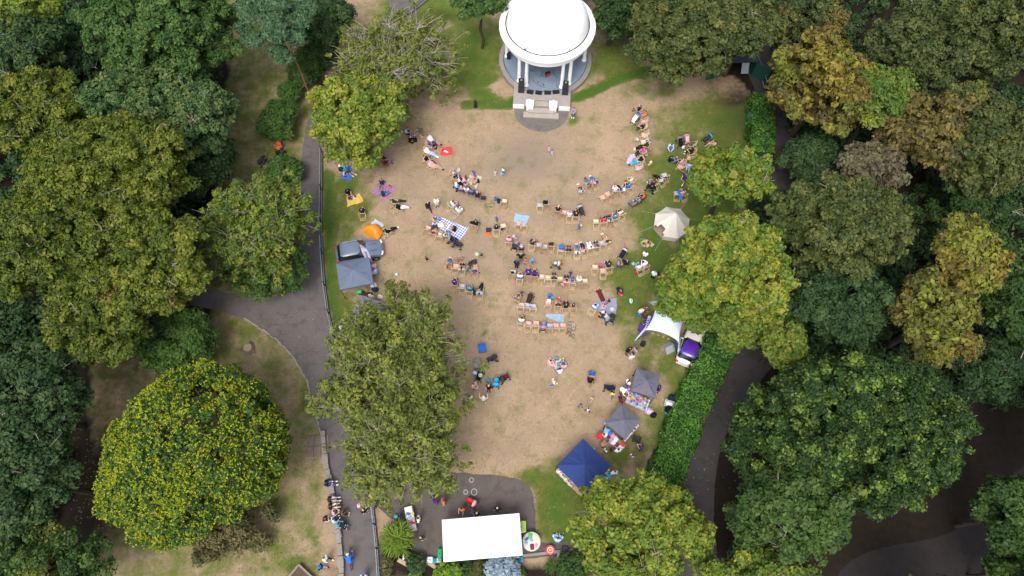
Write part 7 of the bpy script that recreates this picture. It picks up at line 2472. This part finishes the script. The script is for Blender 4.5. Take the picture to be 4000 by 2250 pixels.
# cushions
CUSH = MB().grid(lambda u, v: ((u - .5) * .46 * (1 - .12 * math.sin(math.pi * v)), (v - .5) * .46 * (1 - .12 * math.sin(math.pi * u)), .06 + .085 * (math.sin(math.pi * u) * math.sin(math.pi * v)) ** .6), 10, 10).grid(lambda u, v: ((u - .5) * .46 * (1 - .12 * math.sin(math.pi * v)), (.5 - v) * .46 * (1 - .12 * math.sin(math.pi * u)), .06 - .055 * (math.sin(math.pi * u) * math.sin(math.pi * v)) ** .6), 10, 10).mesh("cushion", CLOTH, True)
tb = table("cushion_table", "table covered with cushions below the lower grey gazebo", 'Q', [(575, 1140), (870, 1390), (950, 1300), (660, 1060)], .72)
for u, v, c, lab in ((.07, .7, 'sky blue', "pale blue folded cloth at the cushion table's upper end"), (.12, .25, 'white', "white cushion at the cushion table's upper end"), (.24, .75, 'blue', "deep blue cushion behind the dark red one"), (.28, .25, 'plum', "dark red cushion beside the red topped person"), (.40, .72, 'pink', "pale pink cushion in the middle of the cushion table"), (.44, .28, 'lilac', "lilac cushion in the middle of the cushion table"),
                  (.57, .66, 'white', "white cushion right of the pale pink one"), (.58, .22, 'white', "white cushion right of the lilac one"), (.74, .25, 'plum', "magenta plum cushion near the cushion table's lower end"), (.74, .72, 'brown', "brown cushion near the cushion table's lower end"), (.89, .68, 'red', "bright red cushion at the cushion table's lower end"), (.90, .22, 'white', "white cushion at the cushion table's lower end")):
    o = link("cushion", CUSH, None, CN[c], on_table(tb, u, v, -.002), rg.uniform(-.3, .3) + R_(-40))
    o.scale = (1.05, 1.05, 1)
    tag(o, lab, "cushion", "cushions for sale")
tb = table("side_table", "narrow white table at the right of the cushion stall", 'Q', [(930, 1255), (1150, 1010), (1120, 990), (905, 1235)], .72)
for k in range(6):
    tag(link("trinket", TOY, None, CN[['cream', 'grey', 'white', 'brown', 'black', 'pink'][k]], on_table(tb, .1 + .16 * k, .5), k), f"small {['cream', 'grey', 'white', 'brown', 'black', 'pink'][k]} toy on the narrow white table by the cushions", "soft toy", "small toys on the narrow table").scale = (.7, .7, .7)
# party stall
tb = table("party_table", "long white table of bright party toys at the navy gazebo", 'R', [(280, 915), (520, 1165), (580, 1105), (335, 870)], .74)
PK = MB().sph((0, 0, .07), (.09, .07, .07), 10, 7).rbox((.02, 0, .02), (.22, .16, .03), .01).mesh("party_toy", CLOTH, True)
for i in range(13):
    for j in range(2):
        c = ['pink', 'blue', 'yellow', 'green', 'white', 'lilac', 'orange', 'sky blue', 'red'][(i * 4 + j * 5 + rg.randint(0, 1)) % 9]
        o = link("party_toy", PK, None, CN[c], on_table(tb, .05 + .9 * i / 12, .28 + .45 * j), rg.uniform(0, 6))
        tag(o, f"{c} wrapped party toy on the long table of the navy gazebo", "toy", f"{c} party toys on the stall")
for x, y, c, lab in ((1065, 905, (.45, .68, .05), "lime green balloon at the navy gazebo's right corner"), (1035, 945, (.75, .30, .20), "salmon balloon at the navy gazebo's right corner"), (845, 1140, (.70, .15, .45), "pink balloon under the navy gazebo's lower edge"), (780, 1215, (.70, .15, .45), "pink balloon at the navy gazebo's lowest corner"), (842, 600, (.35, .65, .15), "green balloon at the navy gazebo's upper right edge")):
    balloon('R', x, y, 1.3, .13, c, lab)
def carton(t, x, y, h, d, m, label, name='carton', cat='box', group="boxes around the stalls"):
    p = U(t, x, y, d[2])
    o = thing(name, label, cat, (p.x, p.y, 0), -R_(h), group)
    MB().box((0, 0, d[2] / 2), d).build("box_body", m, o)
    MB().box((0, 0, d[2] + .006), (d[0] * .96, d[1] * .46, .01)).build("flap", m, o)
carton('R', 575, 1185, 45, (.4, .34, .3), CARD, "cardboard box left of two below the party table")
carton('R', 642, 1245, 35, (.55, .36, .32), CARD, "larger cardboard box right of two below the party table")
carton('R', 1010, 1025, 30, (.3, .26, .25), CARD, "small cardboard box behind the navy gazebo")
carton('R', 825, 1195, 60, (.42, .36, .4), mat("yellow_box", (.62, .40, .02), .7), "yellow box at the navy gazebo's lowest corner")
bag('R', 760, 1290, 20, 'green', (.55, .45, .45), "emerald green plastic sack below the navy gazebo", 'plastic_sack', 'sack')
bag('R', 985, 995, 20, 'green', (.3, .3, .4), "dark green bag behind the navy gazebo", 'bag')
bag('Q', 1300, 790, 0, 'lilac', (.72, .62, .55), "large lilac polka dot sack below the toy table", 'laundry_sack', 'sack')
bag('Q', 1360, 850, 0, 'black', (.6, .55, .42), "shiny black bin bag below the toy table", 'bin_bag', 'sack')
bag('Q', 1600, 765, 10, 'black', (.8, .7, .5), "large black bin bag beside the hedge", 'bin_bag', 'sack')
bag('Q', 1645, 590, -10, 'navy', (.75, .6, .55), "large navy storage bag beside the hedge", 'storage_bag', 'bag')
bag('Q', 1735, 622, 0, 'green', (.36, .36, .3), "green bucket shaped tub beside the hedge", 'tub', 'tub')
bag('Q', 1575, 830, 50, 'cyan', (.5, .2, .2), "bright blue folded bag below the black bin bag", 'folded_bag', 'bag')
p = U('Q', 1605, 680, .35)
o = thing("plastic_crate", "white plastic crate with papers beside the hedge", "crate", (p.x, p.y, 0), R_(-18), "boxes around the stalls")
m_ = MB()
m_.box((0, 0, .03), (.78, .5, .04))
for x, y, dx, dy in ((0, .25, .8, .03), (0, -.25, .8, .03), (.39, 0, .03, .47), (-.39, 0, .03, .47)):
    m_.box((x, y, .2), (dx, dy, .34))
m_.build("shell", mat("pale_plastic", (.50, .52, .54), .4), o)
MB().rbox((.02, 0, .16), (.55, .36, .2), .06).build("papers", WHITE, o)
o = None
# blue lettered table at the white canopy
tb = table("banner_table", "table with a blue lettered cloth at the white canopy", 'O', [(240, 560), (310, 320), (380, 340), (300, 590)], .74, mat("deep_blue_cloth", (.03, .03, .36), .8, .1))
tm = text_mesh("CHAS", .42)
tm.materials.append(mat("banner_white", (.75, .75, .8), .8))
tx = link("lettering", tm, tb[0])
tx.matrix_local = Matrix.Translation((0, 0.02, .752))
bag('O', 335, 345, 0, 'silver', (.3, .24, .16), "pale bag on the blue lettered table", z=.74)
p = U('O', 640, 790, .5)
o = thing("folding_panel", "grey folded panel standing under the white canopy", "panel", (p.x, p.y, 0), R_(28))
M1, M2 = Matrix.Rotation(R_(38), 3, 'X'), Matrix.Rotation(R_(-38), 3, 'X')
MB().box((0, -.2, .34), (.95, .03, .8), 0, M2).build("front_leaf", mat("grey_panel", (.30, .33, .36), .6), o)
MB().box((0, .24, .34), (.95, .03, .8), 0, M1).build("rear_leaf", mat("grey_panel", (.30, .33, .36), .6), o)
# stall beside the car
tb = table("goods_table", "cluttered table under the blue grey gazebo's right edge", 'N', [(760, 250), (850, 230), (820, 110), (735, 140)], .74)
for k, (u, v, c) in enumerate(((.2, .3, 'white'), (.5, .25, 'blue'), (.75, .4, 'red'), (.3, .7, 'sky blue'), (.65, .75, 'white'), (.85, .8, 'pink'))):
    tag(link("parcel", PK, None, CN[c], on_table(tb, u, v), k * 1.3), f"{c} parcel on the cluttered table beside the car, {['lower', 'lower middle', 'right', 'upper left', 'upper middle', 'upper right'][k]}", "parcel", "parcels on the cluttered table").scale = (1.5, 1.5, 1.4)
carton('N', 842, 228, -12, (.42, .34, .34), mat("cyan_plastic", (.03, .30, .66), .5), "bright blue crate at the cluttered table", 'crate', 'crate')
for x, y, c, d, lab, nm in ((810, 440, 'silver', (.7, .6, .5), "silver patterned sack at the blue grey gazebo's lower corner", 'sack'), (830, 500, 'navy', (.7, .5, .4), "navy sack at the blue grey gazebo's lower corner", 'sack'), (690, 565, 'dbrown', (1.2, .5, .3), "dark brown roll lying below the blue grey gazebo", 'roll'), (700, 490, 'khaki', (.5, .4, .4), "khaki bundle under the blue grey gazebo's edge", 'bundle'),
                            (335, 970, 'silver', (.6, .45, .4), "pale silver sack on the grass by the railing, upper of two", 'sack'), (335, 1080, 'silver', (.75, .4, .35), "pale silver sack on the grass by the railing, lower of two", 'sack'), (495, 980, 'red', (.5, .75, .3), "red tray with a pale box near the railing", 'tray'), (560, 935, 'lblue', (.5, .4, .3), "pale blue bundle right of the red tray", 'bundle'), (905, 605, 'cream', (.5, .36, .3), "cream bundle at the willow's upper edge", 'bundle')):
    bag('N', x, y, 15, c, d, lab, nm, nm)
gazebo("grey lilac gazebo seen through the willow's upper branches", 'N', 720, 850, 2.6, 2.6, 20, col3('716f80'), 2.0, 2.6)
gazebo("grey lilac gazebo seen through the middle of the willow", 'X', 545, 285, 2.6, 2.6, 25, col3('686678'), 2.0, 2.6)
# craft table, white gazebo tables
tb = table("craft_table", "long white craft table beside the spiky plant", 'V', [(240, 428), (295, 412), (215, 225), (145, 250)], .74)
for k, (u, v, c) in enumerate(((.1, .4, 'grey'), (.2, .6, 'white'), (.32, .35, 'red'), (.42, .7, 'blue'), (.52, .4, 'sky blue'), (.6, .6, 'grey'), (.72, .3, 'red'), (.8, .65, 'yellow'), (.9, .4, 'pink'))):
    tag(link("craft_item", PK, None, CN[c], on_table(tb, u, v), k), f"{c} craft item on the long white table, number {k + 1} from its lower end" if False else f"{c} craft item {['at the lower end', 'near the lower end', 'below the middle', 'at the middle', 'beside the blue one', 'above the middle', 'below the yellow one', 'near the upper end', 'at the upper end'][k]} of the craft table", "craft item", "craft items on the white table").scale = (1.5, 1.3, .7)
tb = table("small_table", "small white table with a lime cloth at the white gazebo's end", 'W', [(500, 452), (552, 442), (545, 352), (495, 358)], .74)
tag(MB().rbox((0, 0, .03), (.4, .8, .06), .02).build("lime_cloth", mat("lime_cloth", (.35, .50, .08), .8)), "lime green cloth folded on the small white table", "cloth").location = on_table(tb, .75, .55)
tag(link("craft_item", PK, None, CN['blue'], on_table(tb, .25, .5), 1), "blue item on the small white table", "craft item")
p = U('W', 604, 522, .74)
o = thing("round_table", "round table with a cream cloth right of the white gazebo", "table", (p.x, p.y, 0))
MB().lathe([(.01, .745), (.68, .742), (.70, .72), (.71, .45), (.74, .38)], 40).build("tablecloth", mat("cream_cloth", (.66, .58, .48), .9, .06, 4), o, True)
MB().tube((0, 0, 0), (0, 0, .70), .05).tube((0, 0, 0), (0, 0, .03), .3, .28, 16).build("pedestal", DARK, o)
for x, y, c, s, lab in ((592, 482, 'green', 2.2, "lime green plate on the round cream table"), (560, 505, 'blue', 1.4, "blue cup group on the round cream table, upper"), (562, 538, 'sky blue', 1.3, "pale blue item on the round cream table"), (606, 515, 'lilac', 1.2, "purple item in the middle of the round cream table"), (608, 565, 'plum', 2.0, "plum patterned tray on the round cream table"), (642, 562, 'pink', 1.6, "purple and pink round dish on the round cream table")):
    q = U('W', x, y, .76)
    tag(link("craft_item", PK, None, CN[c], (q.x, q.y, .747), x), lab, "craft item", "items on the round cream table").scale = (s, s, .5)
# drone pad and the things beside it
p = U('W', 763, 598, .5)
o = thing("landing_pad", "round red landing pad with a white letter H", "landing pad", (p.x, p.y, 0))
MB().lathe([(.01, .50), (.36, .50), (.37, .47), (.01, .46)], 32).build("disc", mat("red_fabric", (.62, .06, .04), .7), o)
MB().lathe([(.19, .504), (.23, .504)], 32).build("ring", WHITE, o)
tm = text_mesh("H", .26)
tm.materials.append(WHITE)
link("letter", tm, o, None, (0, 0, .506))
m_ = MB()
for a in (45, 135, 225, 315):
    m_.tube((.2 * math.cos(R_(a)), .2 * math.sin(R_(a)), .47), (.3 * math.cos(R_(a)), .3 * math.sin(R_(a)), 0), .015)
m_.build("folding_stand", STEEL, o)
for x, y, c, d, lab, nm in ((890, 588, 'charcoal', (.5, .4, .25), "black equipment case right of the landing pad", 'equipment_case'), (803, 635, 'charcoal', (.28, .4, .1), "black open box beside the landing pad", 'box'), (838, 632, 'silver', (.26, .4, .08), "white tablet case beside the landing pad", 'tablet'), (513, 678, 'cyan', (.3, .4, .3), "turquoise bag on the step below the round table", 'bag'), (468, 650, 'white', (.55, .3, .3), "white bag at the white gazebo's lower corner", 'bag')):
    bag('W', x, y, 0, c, d, lab, nm, nm.replace('_', ' '))
for x, y, c, d, lab, nm in ((478, 630, 'green', (.35, .8, .4), "emerald green bag at the white gazebo's left end", 'bag'), (392, 680, 'white', (.5, .45, .35), "white bottles and bags beside the timber edging", 'bag'), (430, 690, 'teal', (.35, .4, .35), "pale teal glass jars beside the timber edging", 'bag'), (470, 685, 'silver', (.42, .4, .3), "grey bag at the white gazebo's lower left corner", 'bag'), (182, 655, 'silver', (.4, .5, .25), "pale grey stone slab by the spiky plant", 'stone_block')):
    bag('V', x, y, 0, c, d, lab, nm, nm.replace('_', ' '))
TIM = mat("timber_edging", (.40, .29, .20), .85, .15, 4)
for x0, y0, x1, y1, lab in ((118, 680, 232, 742, "pale timber edging beam below the spiky plant"), (352, 690, 440, 745, "pale timber edging beam below the bottles")):
    a, b = U('V', x0, y0, .2), U('V', x1, y1, .2)
    o = MB().rbox((0, 0, .14), ((b - a).length, .3, .26), .02, Matrix.Rotation(math.atan2(b.y - a.y, b.x - a.x), 3, 'Z')).build("timber_beam", TIM)
    o.location = ((a.x + b.x) / 2, (a.y + b.y) / 2, 0)
    tag(o, lab, "timber beam", "timber beams edging the bed")
# step edge below the yard
a, b = U('W', 320, 672), U('W', 960, 596)
o = MB().rbox((0, 0, .05), ((b - a).length, .22, .14), .02, Matrix.Rotation(math.atan2(b.y - a.y, b.x - a.x), 3, 'Z')).build("step_kerb", STONE)
o.location = ((a.x + b.x) / 2, (a.y + b.y) / 2, 0)
tag(o, "low stone step along the lower edge of the paved yard", "step")
# chalk rings
CH = mat("chalk", (.36, .46, .42), .95, .3, 12)
for t, x, y, r, lab in (('V', 746, 0, .17, "small chalk ring on the paving, topmost of three"), ('V', 697, 103, .16, "small chalk ring on the paving, lower left of three"), ('V', 769, 103, .23, "largest chalk ring on the paving")):
    p = U(t, x, y)
    o = MB().lathe([(r - .025, .0), (r + .02, .0)], 22).build("chalk_ring", CH)
    o.location = (p.x, p.y, .013)
    o.scale = (1, 1.1, 1)
    tag(o, lab, "chalk drawing", "chalk rings on the paving")

# ---------------------------------------------------------------- planting bed
def spiky(label, t, x, y, R0, hz, n, key, w=.07, group=None):
    _TN[0] += 1
    rng = np.random.default_rng(_TN[0])
    c = U(t, x, y, hz)
    o = thing("spiky_plant", label, "plant", (c.x, c.y, 0), 0, group)
    hubs = [(0, 0, hz)] + [(R0 * .38 * math.cos(a), R0 * .38 * math.sin(a), hz * .9) for a in np.linspace(0, 6.28, 6)[:5]]
    vs, fs, tn = [], [], []
    for i in range(n):
        h = hubs[i % len(hubs)]
        a = rng.uniform(0, 6.28)
        el = rng.uniform(-.15, 1.25)
        L = R0 * rng.uniform(.55, .85)
        d = np.array([math.cos(a) * math.cos(el), math.sin(a) * math.cos(el), math.sin(el)])
        s = np.array([-math.sin(a), math.cos(a), 0])
        b = len(vs)
        for k, (t_, ww) in enumerate(((0, .7), (.4, 1), (.75, .7), (1, .06))):
            p = np.array(h) + d * L * t_ + np.array([0, 0, -.28 * L * t_ * t_])
            vs += [p - s * w * ww * .5, p + s * w * ww * .5]
        for k in range(3):
            fs.append((b + 2 * k, b + 2 * k + 1, b + 2 * k + 3, b + 2 * k + 2))
            tn.append(min(1, max(0, .25 + .5 * (el / 1.2) + rng.normal(0, .18))))
    me = bpy.data.meshes.new("leaves")
    me.from_pydata([tuple(v) for v in vs], [], fs)
    me.attributes.new("tint", 'FLOAT', 'FACE').data.foreach_set('value', np.array(tn, np.float32))
    me.materials.append(lm(key))
    link("leaves", me, o)
    m = MB()
    for h in hubs:
        m.tube((h[0] * .3, h[1] * .3, 0), h, .07, .05, 6)
    m.build("stem", bark, o)
spiky("large bright green spiky plant beside the craft table", 'V', 118, 500, 1.55, 1.5, 620, 'spiky', .075)
sp = "spiky plants in the bottom bed"
spiky("dark spiky plant in the bed, left of two", 'W', 770, 730, .75, .5, 150, 'bush', .05, sp)
spiky("dark spiky plant in the bed beside the yellow green maple", 'W', 945, 680, .7, .6, 130, 'bush', .05, sp)
bs_ = "shrubs in the bottom bed"
for lab, x, y, rx, ry, hz, key in (("silvery blue shrub at the white gazebo's lower edge", 1264, 1438, 50, 42, 1.0, 'bluegrey'), ("fresh green shrub below the white gazebo's left end", 1128, 1440, 40, 30, .8, 'bright'), ("grey green shrub between the timber beams", 1048, 1418, 26, 26, .6, 'bluedark'),
                                   ("small dark shrub below the white gazebo's middle", 1180, 1432, 22, 22, .5, 'darkgreen'), ("rust green shrub left of the silvery blue one", 1215, 1432, 30, 28, .7, 'olive'), ("dark glossy shrub beside the bottom maple", 1440, 1428, 46, 40, .9, 'darkgreen'),
                                   ("small bright shrub below the spiky plant", 1028, 1398, 14, 14, .35, 'bush'), ("lime green shrub at the bottom edge", 1045, 1452, 22, 14, .4, 'bright'), ("olive plants beside the lower railing", 972, 1425, 16, 30, .3, 'scrub'), ("low green plants beside the dark spiky plant", 1300, 1445, 26, 20, .4, 'olive')):
    tree("garden_shrub", lab, x, y, rx, ry, hz, key, 'bush', 'shrub', bs_)
# loungers beside the left path
camp_chair('Z', 700, 372, 200, 'orange', "rust red camp chair on the grass beside the path")
pram('Z', 705, 385, 250, 'black', 'charcoal', "black pushchair beside the rust red camp chair")
pram('Z', 660, 404, 230, 'charcoal', 'navy', "dark pushchair on the grass left of the low bush")
p = U('Z', 1196, 264, .3)
o = thing("black_sign", "narrow black covered sign standing left of the stage", "sign", (p.x, p.y, 0))
MB().rbox((0, 0, .5), (.28, .2, .95), .05).build("board", BLACK, o)
MB().box((0, 0, .02), (.4, .34, .04)).build("base", BLACK, o)
# fallen leaves on the green corner
rng = np.random.default_rng(77)
pts = []
for x0, y0, x1, y1, n in ((1370, 1240, 1470, 1350, 40), (1560, 560, 1680, 820, 40), (880, 400, 1000, 600, 30), (700, 780, 840, 1000, 60), (1720, 900, 1850, 1250, 60), (180, 1100, 260, 1340, 90)):
    for _ in range(n):
        q = U('Z', rng.uniform(x0, x1), rng.uniform(y0, y1))
        pts.append((q.x, q.y, .03))
Pf = np.array(pts)
tag(link("fallen_leaves", quads_mesh("fallen_leaves", Pf, np.tile([[0, 0, 1.0]], (len(Pf), 1)) + rng.normal(0, .2, (len(Pf), 3)), rng.uniform(.07, .13, len(Pf)), rng.random(len(Pf)), [leaf_mat("dry_leaves", (.20, .18, .06), (.32, .28, .10), (.42, .36, .16))], .6, None, 0, rng)), "yellow leaves fallen on the grass and paths", "fallen leaves", None, 'stuff')
pts = []
for x0, y0, x1, y1, n in ((830, 300, 1680, 1190, 9000), (820, 420, 900, 850, 1500), (1560, 300, 1880, 900, 3000), (1150, 60, 1290, 270, 900), (1480, 60, 1620, 240, 800), (560, 800, 800, 1440, 4000), (590, 60, 760, 440, 1500), (1340, 1190, 1480, 1350, 900)):
    for _ in range(n):
        q = U('Z', rng.uniform(x0, x1), rng.uniform(y0, y1))
        pts.append((q.x, q.y, .035))
Pf = np.array(pts)
cl = value_noise(Pf[:, 0], Pf[:, 1], 1.6, 31)
Pf = Pf[rng.random(len(Pf)) < .25 + 1.1 * (cl - .2)]
tag(link("grass_tufts", quads_mesh("grass_tufts", Pf, rng.normal(0, .8, (len(Pf), 3)) + np.array([0, 0, .5]), rng.uniform(.07, .17, len(Pf)), rng.random(len(Pf)), [leaf_mat("tuft_blades", (.10, .11, .03), (.20, .16, .075), (.33, .25, .15))], .35, None, 0, rng)), "short dry tufts of grass over the worn lawn", "grass", None, 'stuff')
